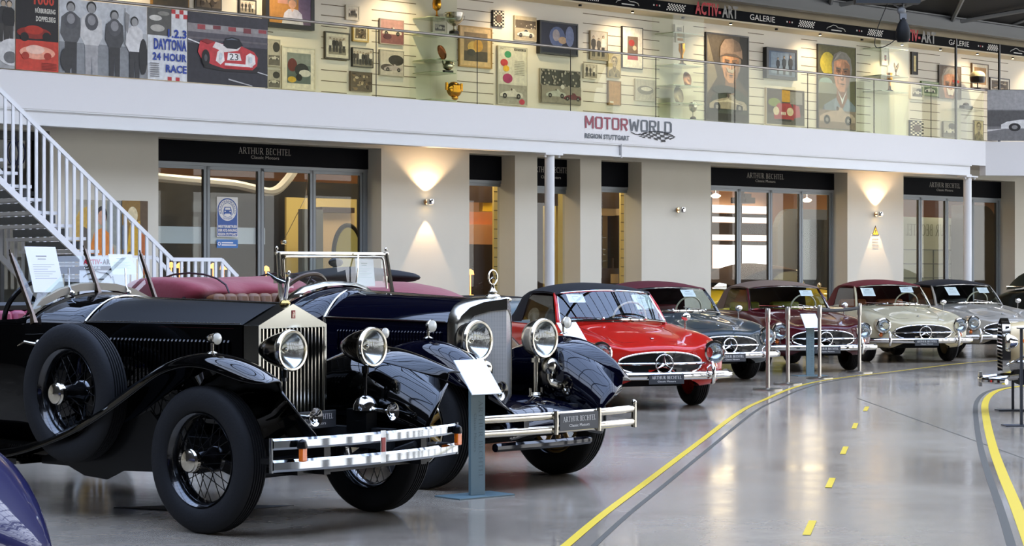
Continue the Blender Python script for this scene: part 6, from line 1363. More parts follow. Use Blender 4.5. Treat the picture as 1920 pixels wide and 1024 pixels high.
m = MB(); m.tube([(-1.56, -.50, 1.13), (-1.56, -.507, .9), (-1.58, -.50, .55)], .003, n=4); m.tube([(-1.36, -.42, 1.09), (-1.7, -.55, 1.07), (-2.4, -.605, 1.06), (-3.2, -.628, 1.06)], .006, n=5); m.build('body_moulding', GLOSS, rr)
# radiator
m = MB(); fx, bx, hw = -.012, -.15, .279
poly = [(hw, .53), (hw, 1.148), (0, 1.270), (-hw, 1.148), (-hw, .53)]; inn = [(hw-.022, .56), (hw-.022, 1.128), (-hw+.022, 1.128), (-hw+.022, .56)]
m.add([(bx, y, z) for y, z in poly]+[(fx, y, z) for y, z in poly], [(0, 1, 6, 5), (1, 2, 7, 6), (2, 3, 8, 7), (3, 4, 9, 8), (4, 0, 5, 9), (4, 3, 2, 1, 0)])
m.add([(fx, hw, 1.148), (fx, -hw, 1.148), (fx, 0, 1.270)], [(0, 2, 1)])
m.add([(fx, y, z) for y, z in [(hw, .53), (hw, 1.148), (-hw, 1.148), (-hw, .53)]]+[(fx, y, z) for y, z in inn]+[(fx-.03, y, z) for y, z in inn], [(0, 1, 5, 4), (1, 2, 6, 5), (2, 3, 7, 6), (3, 0, 4, 7), (4, 5, 9, 8), (5, 6, 10, 9), (6, 7, 11, 10), (7, 4, 8, 11)])
rad = m.build('radiator_shell', M('radiator_nickel', 'bdbcb2', .13, 1.), rr, bevel=.004, smooth=False)
m = MB()
for i in range(17): y = -hw+.036+i*(2*hw-.072)/16; m.box((fx-.012, y, .844), (.03, .009, .568))
m.build('radiator_slats', M('slat_nickel', 'c9c4b6', .2, 1.), rad, smooth=False)
m = MB(); m.bb(-.10, -.045, -hw+.02, hw-.02, .55, 1.13); m.build('radiator_core', DARK, rad, smooth=False)
m = MB(); m.bb(fx, fx+.004, -.013, .013, 1.185, 1.232); m.m = 1; text(m, '*ACTIV', (0, 0, 0), (0, 1, 0), (0, 0, 1), .0001, .0001) if 0 else None
RRred = M('badge_red', 'a33a34', .4); m.m = 0
m.build('radiator_badge', RRred, rad, smooth=False)
b2 = MB()
for dy, dz in ((-.004, -.006), (.003, .005)): strokes(b2, 'R', (fx+.0045, dy-.006, 1.197+dz), (0, 1, 0), (0, 0, 1), .013, .02)
b2.build('badge_monogram', NICKEL, rad, smooth=False)
# winged lady mascot with cap
m = MB(); m.lathe([(.032, 0), (.034, .012), (.028, .02), (.024, .026), (.012, .032)], (-.08, 0, 1.262), n=24); m.build('radiator_cap', M('brass_cap', 'b39a5c', .25, 1.), rr)
m = MB(); m.lathe([(.012, 0), (.016, .02), (.013, .05), (.017, .075), (.012, .10), (.014, .12), (.008, .14)], (-.08, 0, 1.29), (.18, 0, 1), 14); m.ell((-.048, 0, 1.452), (.011, .009, .013), 10, 8)
for s_ in (1, -1): m.prism([(0, 0), (-.06, .03), (-.115, .075), (-.09, .03), (-.04, -.01)][::s_], (-.062, s_*.012, 1.40), (1, 0, .1), (0, s_*.45, .9), .006)
m.tube([(-.055, .012, 1.42), (-.08, .03, 1.40)], .005, n=6); m.build('bonnet_mascot', CHROME, rr, ang=60)
# lamps, horns, bumper
for s_ in (1, -1):
    lamp_big(rr, .30, s_*.334, 1.015, .112, .25, LAMPG if s_ < 0 else LAMPG)
    m = MB(); m.cyl((.25, s_*.334, .89), (.25, s_*.334, .72), .012); m.cyl((.25, s_*.334, .86), (.25, s_*.334, .905), .022); m.cyl((.25, s_*.334, .84), (.25, s_*.334, .86), .016, n=6); m.m = 1
    m.lathe([(.075, -.02), (.072, .01), (.055, .045), (.03, .062), (.0, .068)], (.25, s_*.334, .665), n=24, cap=False); m.m = 2; m.box((.22, s_*.334, .58), (.16, .09, .14)); m.build('lamp_post', [GLOSS, CHROME, SATIN], rr)
    m = MB(); m.tube([(.25, s_*.334, .65), (.42, s_*.32, .645)], .014, n=10); m.lathe([(.014, 0), (.018, .03), (.03, .055), (.05, .07), (.053, .075), (.045, .072), (.012, .03)], (.41, s_*.318, .645), (1, 0, .03), 24, cap=False); m.build('horn', CHROME, rr)
    sidelamp(rr, .075, s_*.69, 1.085)
m = MB()
def bx_(y): return .690-.10*(abs(y)/.76)**2.2
ys = [-.76+.076*i for i in range(21)]
for zc, h_ in ((.528, .031), (.410, .033)):
    m.loft([[(bx_(y), y, zc-h_) for y in ys], [(bx_(y)+.010, y, zc-h_*.6) for y in ys], [(bx_(y)+.010, y, zc+h_*.6) for y in ys], [(bx_(y), y, zc+h_) for y in ys], [(bx_(y)-.012, y, zc+h_) for y in ys], [(bx_(y)-.012, y, zc-h_) for y in ys], [(bx_(y), y, zc-h_) for y in ys]])
for s_ in (1, -1): m.cyl((.585, s_*.765, .375), (.585, s_*.765, .563), .012)
m.bb(.66, .70, -.022, .022, .385, .565)
bp = m.build('bumper', M('bumper_chrome', 'aeb2b5', .05, 1.), rr, ang=30)
m = MB(); m.m = 0; m.bb(.700, .704, -.015, .015, .445, .525); m.build('bumper_badge', RRred, bp, smooth=False)
m = MB()
for s_ in (1, -1):
    m.box((.45, s_*.40, .42), (.40, .05, .15)); m.box((.52, s_*.55, .43), (.12, .35, .03))
m.box((.42, 0, .36), (.3, 1.1, .03)); m.build('bumper_bracket', SATIN, rr, smooth=False)
for y, x in ((-.62, .655), (.72, .612)):
    m = MB(); m.m = 0; m.lathe([(.0, .04), (.022, .03), (.03, .0), (.028, -.012)], (x+.02, y, .515), (0, 0, 1), 16, cap=False); m.m = 1; m.box((x+.025, y, .470), (.03, .042, .075)); m.build('indicator', [SATIN, AMBER], rr, bevel=.006)
plate(rr, .16, .0, .60, .36, .10)
# front mudguards with long sweep
ROWS = [(-2.6, .36, -2.6, .30), (-1.84, .36, -1.84, .30), (-1.52, .427, -1.50, .36), (-1.28, .494, -1.26, .43), (-1.05, .574, -1.03, .50), (-.83, .68, -.80, .60), (-.61, .80, -.60, .70), (-.44, .885, -.42, .80), (-.28, .955, -.28, .88), (-.12, .997, -.10, .926), (.04, 1.010, .04, .93), (.20, .997, .19, .905), (.35, .96, .33, .868), (.49, .912, .46, .85), (.56, .885, .57, .855), (.59, .865, .60, .858)]
for s_ in (1, -1):
    fender(rr, ROWS, s_, GLOSS)
    valance(rr, ROWS, s_, GLOSS, -.45, -.70, -.44, .64, .52, -.43)
    m = MB(); m.prism([(-.52, .66), (-.8, .56), (-1.05, .48), (-1.5, .34), (-1.5, .30), (-1.25, .30), (-1.1, .25), (-.9, .24), (-.75, .30), (-.45, .31), (-.45, .6)], (0, s_*.64, 0), (1, 0, 0), (0, 0, 1), .01); m.build('running_apron', SATIN, rr, smooth=False, fixn=True)
    m = MB(); m.bb(-2.9, -1.55, s_*.52, s_*.80, .30, .335); m.m = 1
    for i in range(5): m.bb(-2.85, -1.65, s_*(.60+i*.04)-.006, s_*(.60+i*.04)+.006, .335, .342)
    m.build('running_board', [GLOSS, STEEL], rr, smooth=False)
    REAR = [(-3.15, .34, -3.15, .30), (-3.25, .50, -3.23, .44), (-3.40, .78, -3.38, .70), (-3.6, .93, -3.6, .84), (-3.85, .98, -3.85, .89), (-4.1, .92, -4.1, .84), (-4.3, .74, -4.27, .68), (-4.38, .5, -4.33, .48)]
    fender(rr, REAR, s_, GLOSS)
for x in (0, -3.85):
    for s_ in (1, -1): wheel_wire(rr, x, s_*RH, s_, .411)
sw_ = wheel_wire(rr, -1.13, -.70, -1, .411, z=.742, name='spare_wheel')
# chassis, axle, springs, underside
m = MB()
for s_ in (1, -1): m.bb(-4.2, .45, s_*.36-.03, s_*.36+.03, .42, .54); m.tube([(.62, s_*.36, .46), (.3, s_*.37, .36), (0, s_*.38, .33), (-.4, s_*.38, .40)], .022, n=6)
m.tube([(0, -.60, .38), (0, -.4, .30), (0, .4, .30), (0, .60, .38)], .028, n=8); m.bb(-3.9, -.15, -.34, .34, .36, .58); m.bb(-1.4, -.3, -.45, .45, .30, .5); m.cyl((-3.85, -.6, .411), (-3.85, .6, .411), .05); m.cyl((-.25, -.5, .33), (-.9, -.5, .33), .03); 
m.build('chassis', DARK, rr, smooth=False)
# windscreen: three raked posts, panes
BR = M('bronze_post', '6b6058', .2, 1.)
for (y, xb, zb_, xt, zt_) in ((-.55, -1.72, 1.17, -1.93, 1.57), (-.02, -1.75, 1.345, -1.865, 1.60), (.52, -1.78, 1.20, -1.95, 1.575)):
    m = MB(); m.tube([(xb+.02, y, zb_-.03), (xb, y, zb_+.03), (xt, y, zt_)], [.02, .013, .010], n=4, sx=1.5, up=(1, 0, 0)); m.cyl((xt-.004, y, zt_), (xt-.012, y, zt_+.025), .005)
    m.build('windshield_post', BR, rr, smooth=False)
m = MB(); m.quad((-1.745, -.53, 1.22), (-1.765, -.03, 1.36), (-1.865, -.03, 1.56), (-1.93, -.53, 1.55)); m.quad((-1.765, 0, 1.36), (-1.785, .5, 1.23), (-1.945, .5, 1.55), (-1.865, 0, 1.56)); m.build('windshield', CARGLASS, rr, smooth=False)
for y in (-.23, .23):
    m = MB(); m.tube([(-1.735, y, 1.33), (-1.76, y, 1.37), (-1.80, y+.03, 1.48)], .006, n=5); m.ell((-1.735, y, 1.325), (.02, .02, .018), 10, 6)
    m.build('wiper', CHROME, rr)
# cockpit
m = MB(); c = Vector((-2.02, -.30, 1.22)); a_, b_, n_ = basis((-1, 0, .55))
m.tube([c+(a_*math.cos(t)+b_*math.sin(t))*.215 for t in [2*PI*i/36 for i in range(36)]], .017, n=8, closed=True)
for k in range(4): t = PI/4+k*PI/2; m.tube([c, c+(a_*math.cos(t)+b_*math.sin(t))*.21], .008, n=5)
m.tube([c, c+Vector((.3, 0, -.22))], .02, n=8); m.build('steering_wheel', SATIN, rr)
def tourer_seat(parent, x, w_=.52, mat_=LEATH, zt=1.12):
    m = MB(); m.box((x+.22, 0, .78), (.5, w_*2, .2)); m.build('seat_cushion', mat_, parent, bevel=.05, smooth=True)
    m = MB(); n_ = 9
    for i in range(n_): y = -w_+w_*2*(i+.5)/n_; m.box((x-.02, y, zt-.17), (.14, w_*2/n_-.004, .42), Matrix.Rotation(-.2, 3, 'Y'))
    m.build('seat_back', mat_, parent, bevel=.03)
tourer_seat(rr, -2.55, zt=1.16); tourer_seat(rr, -3.45, zt=1.16)
m = MB(); m.tube([(-2.62, -.56, 1.19), (-2.66, -.3, 1.22), (-2.66, .3, 1.22), (-2.62, .56, 1.19)], .04, n=8); m.build('seat_rail', SATIN, rr)
def paper_at(t, loc, w_, hh, lb, tiltx=-.35, rz=0.):
    m = MB(); m.bb(-.001, .001, -w_/2, w_/2, 0, hh); m.m = 1; m.bb(.001, .0015, -w_*.2, w_*.14, hh*.78, hh*.80); m.bb(.001, .0015, -w_*.16, w_*.1, hh*.72, hh*.735)
    for i in range(7): m.bb(.001, .0015, -w_*.36, w_*(.34-.12*(i % 3)), hh*(.60-i*.05), hh*(.606-i*.05))
    o = m.build('price_sheet', [PAPER, INK], smooth=False); R = Matrix.Rotation(t.rotation_euler.z, 4, 'Z')
    o.rotation_euler = (0, tiltx, t.rotation_euler.z+rz); o.location = Vector(t.location)+(R @ Vector(loc)); return tag(o, lb, 'paper')
paper_at(rr, (-1.79, -.36, 1.33), .24, .30, 'large white printed sheet behind the left pane of the nearest black tourer', -.32)
paper_at(rr, (-1.89, .33, 1.44), .20, .14, 'smaller white sheet behind the far pane of the nearest black tourer', -.32)

# ============ NAVY TOURER (second)
mm = place_car('vintage_tourer', 'dark blue vintage open tourer with star mascot, burgundy hood and wooden wheels', (-.1336, 14.453), (.7373, -.6756))
def fb(x, w_, zs, zc, p=2.2, zb=.60): return hoodsec(x, w_, zs, zc, zb, p)
m = MB(); m.loft([fb(-.17, .285, 1.105, 1.262), fb(-.6, .33, 1.115, 1.285), fb(-1.27, .42, 1.128, 1.315)]); m.build('bonnet', NAVY, mm, ang=60)
m = MB()
for s_ in (1, -1):
    m.tube([(-.18, s_*.290, 1.108), (-.6, s_*.335, 1.118), (-1.27, s_*.425, 1.131)], .0075, n=6)
m.tube([(x-.0-.16*(1-abs(y)/.42), y*1.01, z+.004) for x, y, z in fb(-1.27, .42, 1.128, 1.318)], .011, n=6); m.tube([(-.15, 0, 1.268), (-1.42, 0, 1.325)], .007, n=6); m.build('bonnet_strip', NICKEL, mm)
for s_ in (1, -1):
    m = MB()
    for i in range(34): x = -.22-i*.028; w_ = .29+.13*(-x-.17)/1.1; m.tube([(x, s_*w_, .90), (x, s_*(w_+.008), .91), (x, s_*(w_+.008), 1.03), (x, s_*w_, 1.04)], .006, n=5)
    m.build('bonnet_louvre', NAVY, mm)
m = MB(); m.loft([bodysec(-1.265, .425, 1.128, 1.316, 0, .45), bodysec(-1.40, .47, 1.14, 1.335, 0, .42), bodysec(-1.55, .53, 1.155, 1.358, 0, .40), bodysec(-1.66, .56, 1.16, 1.352, 0, .40), bodysec(-1.70, .57, 1.16, 0, 0, .40, .62), bodysec(-2.3, .61, 1.16, 0, 0, .40, .62), bodysec(-3.5, .62, 1.17, 0, 0, .42, .62), bodysec(-3.95, .60, 1.17, 0, 0, .48, .62),
  bodysec(-4.0, .59, 1.16, 1.17, 0, .5), bodysec(-4.2, .50, 1.0, 1.03, 0, .55)], cap0=True, cap1=True); m.build('body', NAVY, mm, sub=1)
m = MB(); P_ = bodysec(-1.62, .555, 1.18, 1.362, 0, .4)[4:-4]; m.loft([[(x+.10*(1-abs(y)/.5), y, z-.0) for x, y, z in P_], [(x+.06*(1-abs(y)/.5), y*.99, z+.028) for x, y, z in P_], [(x-.05, y*.97, z+.03) for x, y, z in P_], [(x-.09, y*.95, z) for x, y, z in P_]]); m.build('scuttle_rim', NICKEL, mm, ang=60)
# V radiator
def rx(y): return .135-.185*abs(y)/.25
def outl(w_, z0, z1, ch, zc): return [(w_, z0), (w_, z1-ch*1.1), (w_-ch*.9, z1), (0, zc), (-(w_-ch*.9), z1), (-w_, z1-ch*1.1), (-w_, z0)]
O_ = [(.282, .54), (.282, 1.10), (.262, 1.165), (.21, 1.225), (.13, 1.262), (.0, 1.285)]; O_ = O_+[(-y, z) for y, z in reversed(O_[:-1])]
I_ = [(.243, .58), (.243, 1.07), (.232, 1.10), (.185, 1.155), (.10, 1.185), (.0, 1.197)]; I_ = I_+[(-y, z) for y, z in reversed(I_[:-1])]
m = MB(); m.loft([[(-.17, y, z) for y, z in O_], [(rx(y)-.03, y*1.0, z) for y, z in O_], [(rx(y), y*.985, z-.012) for y, z in O_], [(rx(y)+.002, y, z) for y, z in I_], [(rx(y)-.03, y, z) for y, z in I_]])
radm = m.build('radiator_shell', NICKEL, mm, ang=35)
mesh = bpy.data.materials.new('radiator_honeycomb'); mesh.use_nodes = True; n = mesh.node_tree; b = n.nodes['Principled BSDF']; b.inputs['Metallic'].default_value = .45; b.inputs['Roughness'].default_value = .3
tc = n.nodes.new('ShaderNodeTexCoord'); ck = n.nodes.new('ShaderNodeTexBrick'); mp2 = n.nodes.new('ShaderNodeMapping'); mp2.inputs['Rotation'].default_value = (PI/2, 0, 0); mp2.inputs['Location'].default_value = (0, 0, 0)
sx_ = n.nodes.new('ShaderNodeSeparateXYZ'); cb = n.nodes.new('ShaderNodeCombineXYZ'); n.links.new(tc.outputs['Object'], sx_.inputs[0]); n.links.new(sx_.outputs['Y'], cb.inputs['X']); n.links.new(sx_.outputs['Z'], cb.inputs['Y'])
n.links.new(cb.outputs[0], ck.inputs['Vector']); ck.offset = 0; ck.inputs['Scale'].default_value = 1; ck.inputs['Brick Width'].default_value = .009; ck.inputs['Row Height'].default_value = .009; ck.inputs['Mortar Size'].default_value = .0022; ck.inputs['Mortar Smooth'].default_value = .1
ck.inputs['Color1'].default_value = (.42, .41, .38, 1); ck.inputs['Color2'].default_value = (.5, .49, .45, 1); ck.inputs['Mortar'].default_value = (.86, .83, .76, 1); n.links.new(ck.outputs['Color'], b.inputs['Base Color'])
m = MB(); Lh = [p for p in I_ if p[0] >= 0]
for s_ in (1, -1):
    ps = [(rx(y)-.006, s_*y, z) for y, z in Lh]+[(rx(0)-.006, 0, .58)]; m.add(ps, [tuple(range(len(ps)))[::s_]])
m.build('radiator_honeycomb', mesh, radm, smooth=False)
m = MB(); m.lathe([(.045, 0), (.055, .012), (.05, .022), (.028, .032), (.034, .045), (.022, .055), (.012, .075), (.010, .10)], (.0, 0, 1.275), n=24); m.tube([(.0, .044*math.sin(t), 1.42+.05*math.cos(t)) for t in [2*PI*i/32 for i in range(32)]], .006, n=6, closed=True); star_arms(m, (0, 0, 1.42), .045, .009, t=.006); m.build('star_mascot', NICKEL, mm, ang=40)
m = MB(); m.ell((-.02, .16, 1.262), (.04, .04, .022), 14, 8); m.ell((.06, 0, 1.268), (.05, .05, .02), 14, 8); m.build('radiator_ornament', NICKEL, radm)
for s_ in (1, -1):
    lamp_big(mm, .17, s_*.338, .99, .134, .13, M('lamp_drum_nickel', 'a39c90', .2, 1.), drum=True)
    m = MB(); m.cyl((.10, s_*.34, .86), (.10, s_*.34, .60), .018); m.cyl((.10, s_*.34, .82), (.10, s_*.34, .85), .035); m.lathe([(.05, 0), (.04, .02)], (.10, s_*.34, .59), n=16)
    for q in (-.06, .06): m.cyl((.10, s_*.34+q, .59), (.10, s_*.34+q, .64), .010)
    m.build('lamp_post', NICKEL, mm)
    y = s_*.42 if s_ > 0 else -.26
    m = MB(); m.lathe([(.045, -.06), (.06, -.03), (.062, .0), (.058, .015), (.05, .035), (.025, .055), (0, .06)], (.16, y, .80), n=24); m.tube([(.16, y, .76), (.16, y, .70), (.19, y, .665), (.26, y, .65)], .028, n=12); m.lathe([(.03, 0), (.034, .04), (.05, .065), (.066, .075), (.055, .07), (.02, .02)], (.25, y, .65), (1, 0, 0), 24, cap=False); m.build('horn', NICKEL, mm, ang=50)
    sidelamp(mm, .08, s_*.69, 1.095, .040, back=.04)
# apron in front of the radiator
m = MB(); m.loft([[(x, y, z-.06*(abs(y)/.5)**2) for y in (-.5, -.36, -.18, 0, .18, .36, .5)] for x, z in ((-.05, .60), (.15, .61), (.35, .585), (.52, .53), (.60, .44), (.60, .38))]); m.build('front_apron', NAVY, mm, sub=1, solid=.01)
# bumper
m = MB(); 
def bm_(y): return .68-.09*(abs(y)/.82)**2
ys = [-.82+.082*i for i in range(21)]
for zc in (.492, .400): m.tube([(bm_(y), y, zc) for y in ys], .026, n=10, up=(1, 0, 0), sx=.6)
for y in (-.13, .33, -.7): 
    if y > -.6: m.tube([(bm_(y)+.018, y, .368), (bm_(y)+.022, y, .446), (bm_(y)+.018, y, .524)], .02, n=8)
for s_ in (1, -1): m.cyl((bm_(.82), s_*.83, .36), (bm_(.82), s_*.83, .53), .02); m.ell((bm_(.82), s_*.83, .535), .022, 10, 6)
m.build('bumper', NICKEL, mm, ang=50)
plate(mm, bm_(.1)+.03, .10, .446, .42, .115, ay=.04)
m = MB()
for s_ in (1, -1): m.box((.45, s_*.38, .44), (.42, .05, .09))
m.tube([(.58, -.6, .30), (.62, 0, .30), (.58, .35, .30)], .03, n=8); m.build('bumper_bracket', NAVY, mm)
MR = [(-2.6, .38, -2.6, .32), (-1.9, .38, -1.9, .32), (-1.5, .44, -1.5, .38), (-1.1, .56, -1.1, .48), (-.75, .74, -.75, .66), (-.42, .90, -.42, .80), (-.17, .985, -.17, .86), (.066, 1.012, .04, .87), (.28, .975, .20, .80), (.44, .90, .33, .74), (.55, .815, .45, .705), (.60, .74, .55, .69), (.60, .70, .58, .685)]
for s_ in (1, -1):
    fender(mm, MR, s_, NAVY, inner=-.43, out=-.785, lipy=-.815)
    valance(mm, MR, s_, NAVY, -.43, -.70, -.42, .62, .50, -.43)
    m = MB(); m.bb(-2.9, -1.6, s_*.52, s_*.81, .32, .355); m.build('running_board', SATIN, mm, smooth=False)
    fender(mm, [(x+.15, z, a+.15, c) for x, z, a, c in REAR], s_, NAVY)
for x in (0, -3.6):
    for s_ in (1, -1): wheel_wood(mm, x, s_*.69, s_, .411)
m = MB()
for s_ in (1, -1): m.bb(-4.0, .45, s_*.36-.03, s_*.36+.03, .42, .54); m.tube([(.60, s_*.36, .44), (.3, s_*.37, .34), (0, s_*.38, .31), (-.4, s_*.38, .38)], .024, n=6)
m.tube([(0, -.60, .38), (0, -.4, .29), (0, .4, .29), (0, .60, .38)], .028, n=8); m.bb(-3.9, -.15, -.4, .4, .36, .58); m.cyl((-3.6, -.6, .411), (-3.6, .6, .411), .05); m.build('chassis', DARK, mm, smooth=False)
# windscreen frame
m = MB(); Wb, Wt_ = (-1.63, 1.20), (-1.70, 1.60)
m.tube([(-1.60, -.52, 1.20), (-1.64, -.52, 1.28), (-1.69, -.50, 1.60)], .018, n=8); m.tube([(-1.54, .54, 1.20), (-1.57, .55, 1.30), (-1.62, .53, 1.60)], .018, n=8)
m.tube([(-1.695, -.52, 1.595), (-1.62, .55, 1.595)], .014, n=8); m.tube([(-1.66, -.46, 1.33), (-1.68, -.46, 1.55), (-1.675, -.44, 1.57), (-1.60, .46, 1.57), (-1.595, .48, 1.55), (-1.575, .50, 1.33)], .008, n=6)
for x, y in ((-1.695, -.51), (-1.62, .53)): m.ell((x, y, 1.63), (.012, .012, .018), 10, 6); m.box((x+.01, y, 1.40), (.04, .045, .05))
m.tube([(-1.60, .22, 1.60), (-1.57, .19, 1.50), (-1.57, .17, 1.38)], .006, n=5)
m.build('windshield_frame', NICKEL, mm)
m = MB(); m.quad((-1.66, -.46, 1.34), (-1.575, .48, 1.34), (-1.60, .48, 1.56), (-1.68, -.46, 1.56)); m.build('windshield', CARGLASS, mm, smooth=False)
m = MB(); m.ell((-1.72, .10, 1.53), (.02, .075, .035), 16, 8); m.build('rear_view_mirror', SATIN, mm)
paper_at(mm, (-1.63, .33, 1.35), .19, .22, 'white sheet behind the chrome framed windshield of the dark blue tourer', -.1)
m = MB(); c = Vector((-1.98, -.02, 1.27)); a_, b_, n_ = basis((-1, 0, .8)); m.m = 0
m.tube([c+(a_*math.cos(t)+b_*math.sin(t))*.22 for t in [2*PI*i/36 for i in range(36)]], .018, n=8, closed=True); m.m = 1
for k in range(4): t = k*PI/2; m.tube([c, c+(a_*math.cos(t)+b_*math.sin(t))*.21], .008, n=5)
m.tube([c, c+Vector((.2, 0, -.2))], .02, n=8); m.build('steering_wheel', [M('wood_rim', '5a3a22', .35), NICKEL], mm)
tourer_seat(mm, -2.4, mat_=TAN, zt=1.25); tourer_seat(mm, -3.3, mat_=TAN, zt=1.2)
# folded hood: a long soft roll with sagging folds
m = MB(); rows = []
for i in range(15):
    t = i/14; y = -.64+1.28*t; r = 1+.06*math.sin(t*23)+.05*math.sin(t*9+1); rows.append([(-2.98+.46*math.cos(a)*r*(1 if math.cos(a) > 0 else .9), y, 1.30+.115*math.sin(a)*r+.012*math.sin(a*3+t*12)) for a in [2*PI*k/16 for k in range(16)]])
rows = [[((x+2.98)*.6-2.98, y-.03, (z-1.3)*.7+1.3) for x, y, z in rows[0]]]+rows+[[((x+2.98)*.6-2.98, y+.03, (z-1.3)*.7+1.3) for x, y, z in rows[-1]]]
m.loft(rows, closed=True, cap0=True, cap1=True); m.build('folded_hood', SOFTRED, mm, sub=1)
m = MB(); m.tube([(-2.60, -.66, 1.26), (-2.62, 0, 1.25), (-2.60, .66, 1.26)], .01, n=6)
for y in (-.3, .66): m.tube([(-2.98+.49*math.cos(a), y, 1.30+.15*math.sin(a)) for a in [2*PI*k/16 for k in range(16)]], .008, n=5, closed=True)
m.build('hood_strap', M('strap_dark', '2a1216', .6), mm)

# ---------------------------------------------------------------- other cars, partly hidden
def hull(name, label, X, Z, yaw, col, rows, extra=None, sub=2):
    t = thing(name, label, 'car', (X, Z, 0), math.radians(yaw-90)); m = MB(); m.loft(rows, cap0=True, cap1=True); m.build('body', paint('paint_'+col, col), t, sub=sub)
    return t
def boxy(L=4.6, w_=.80, zb=1.1, nose=.95, tub=False):
    f = lambda x, w__, zs, zc, s_: [(x, y, z) for y, z in [(w__*.85, s_), (w__, s_+.1), (w__*1.02, .7), (w__, zs-.08), (w__*.9, zs), (w__*.5, zc), (0, zc+.01)]]+[(x, -y, z) for y, z in [(w__*.5, zc), (w__*.9, zs), (w__, zs-.08), (w__*1.02, .7), (w__, s_+.1), (w__*.85, s_)]]
    return [f(.8, w_*.3, nose-.2, nose-.12, .45), f(.75, w_*.45, nose-.02, nose+.04, .38), f(.2, w_*.7, nose, nose+.08, .32), f(-.9, w_*.95, zb-.04, zb+.05, .30), f(-1.6, w_, zb, zb+.03, .30), f(-2.8, w_, zb, zb+.03, .30), f(-3.3, w_*.95, zb-.1, zb-.05, .34), f(-L+.9, w_*.8, zb-.3, zb-.27, .4), f(-L+.8, w_*.5, zb-.4, zb-.38, .5)]
def plain_wheels(t, R=.34, y=.68, xs=(0, -2.7), col=None):
    for x in xs:
        for s_ in (1, -1):
            m = MB(); m.lathe([(.19, .05), (.15, .02), (.1, .04), (0, .06)], ax=(0, s_, 0), n=24, cap=False); o = m.build('wheel', col or CHROME, t); o.location = (x, s_*y, R); tyre(o, R, .16, .19, 0, s_, 3)
# car with burgundy cover between the navy tourer and the wall
bc = hull('open_car', 'open car under a burgundy cover with folded black top, behind the dark blue tourer', -.30, 17.3, 26, '3a0a12', boxy(zb=1.12, nose=.72, w_=.72))
plain_wheels(bc)
m = MB(); rows = []
for x, w_, z in ((-.7, .5, 1.14), (-.9, .62, 1.26), (-1.4, .72, 1.36), (-2.2, .75, 1.39), (-2.9, .70, 1.33), (-3.2, .6, 1.1)):
    rows.append([(x, w_*math.cos(PI*i/10), z-.22*abs(math.cos(PI*i/10))**2.5) for i in range(11)])
m.loft(rows); m.build('cover', SOFTRED, bc, sub=1, solid=.01)
m = MB(); rows = []
for i in range(11): y = -.62+1.24*i/10; q = .5+.5*math.sin(PI*i/10); rows.append([(-2.75+.30*math.cos(a), y, 1.38+.085*q*math.sin(a)+.05*q) for a in [2*PI*k/12 for k in range(12)]])
m.loft(rows, closed=True, cap0=True, cap1=True); m.build('folded_top', M('fabric_141416', '141416', .85), bc, sub=1)
m = MB(); m.tube([(-.7, .3, 1.16), (-.8, 0, 1.20), (-.7, -.3, 1.16)], .01, n=6); m.build('cover_trim', CHROME, bc)
# pale blue-grey car left of the red roadster
pc = hull('open_car', 'pale blue-grey open car with black tonneau between the star mascot and the red roadster', .35, 27.4, 22, '8ba0a6', boxy(zb=1.06, nose=1.0, w_=.84))
plain_wheels(pc)
m = MB(); m.loft([[(x, w_*math.cos(PI*i/10), z-.10*abs(math.cos(PI*i/10))**3) for i in range(11)] for x, w_, z in ((-.95, .70, 1.06), (-1.1, .78, 1.12), (-2.0, .80, 1.14), (-2.9, .78, 1.12), (-3.1, .70, 1.02))]); m.build('tonneau_cover', M('fabric_141416', '141416', .85), pc, sub=1, solid=.01)
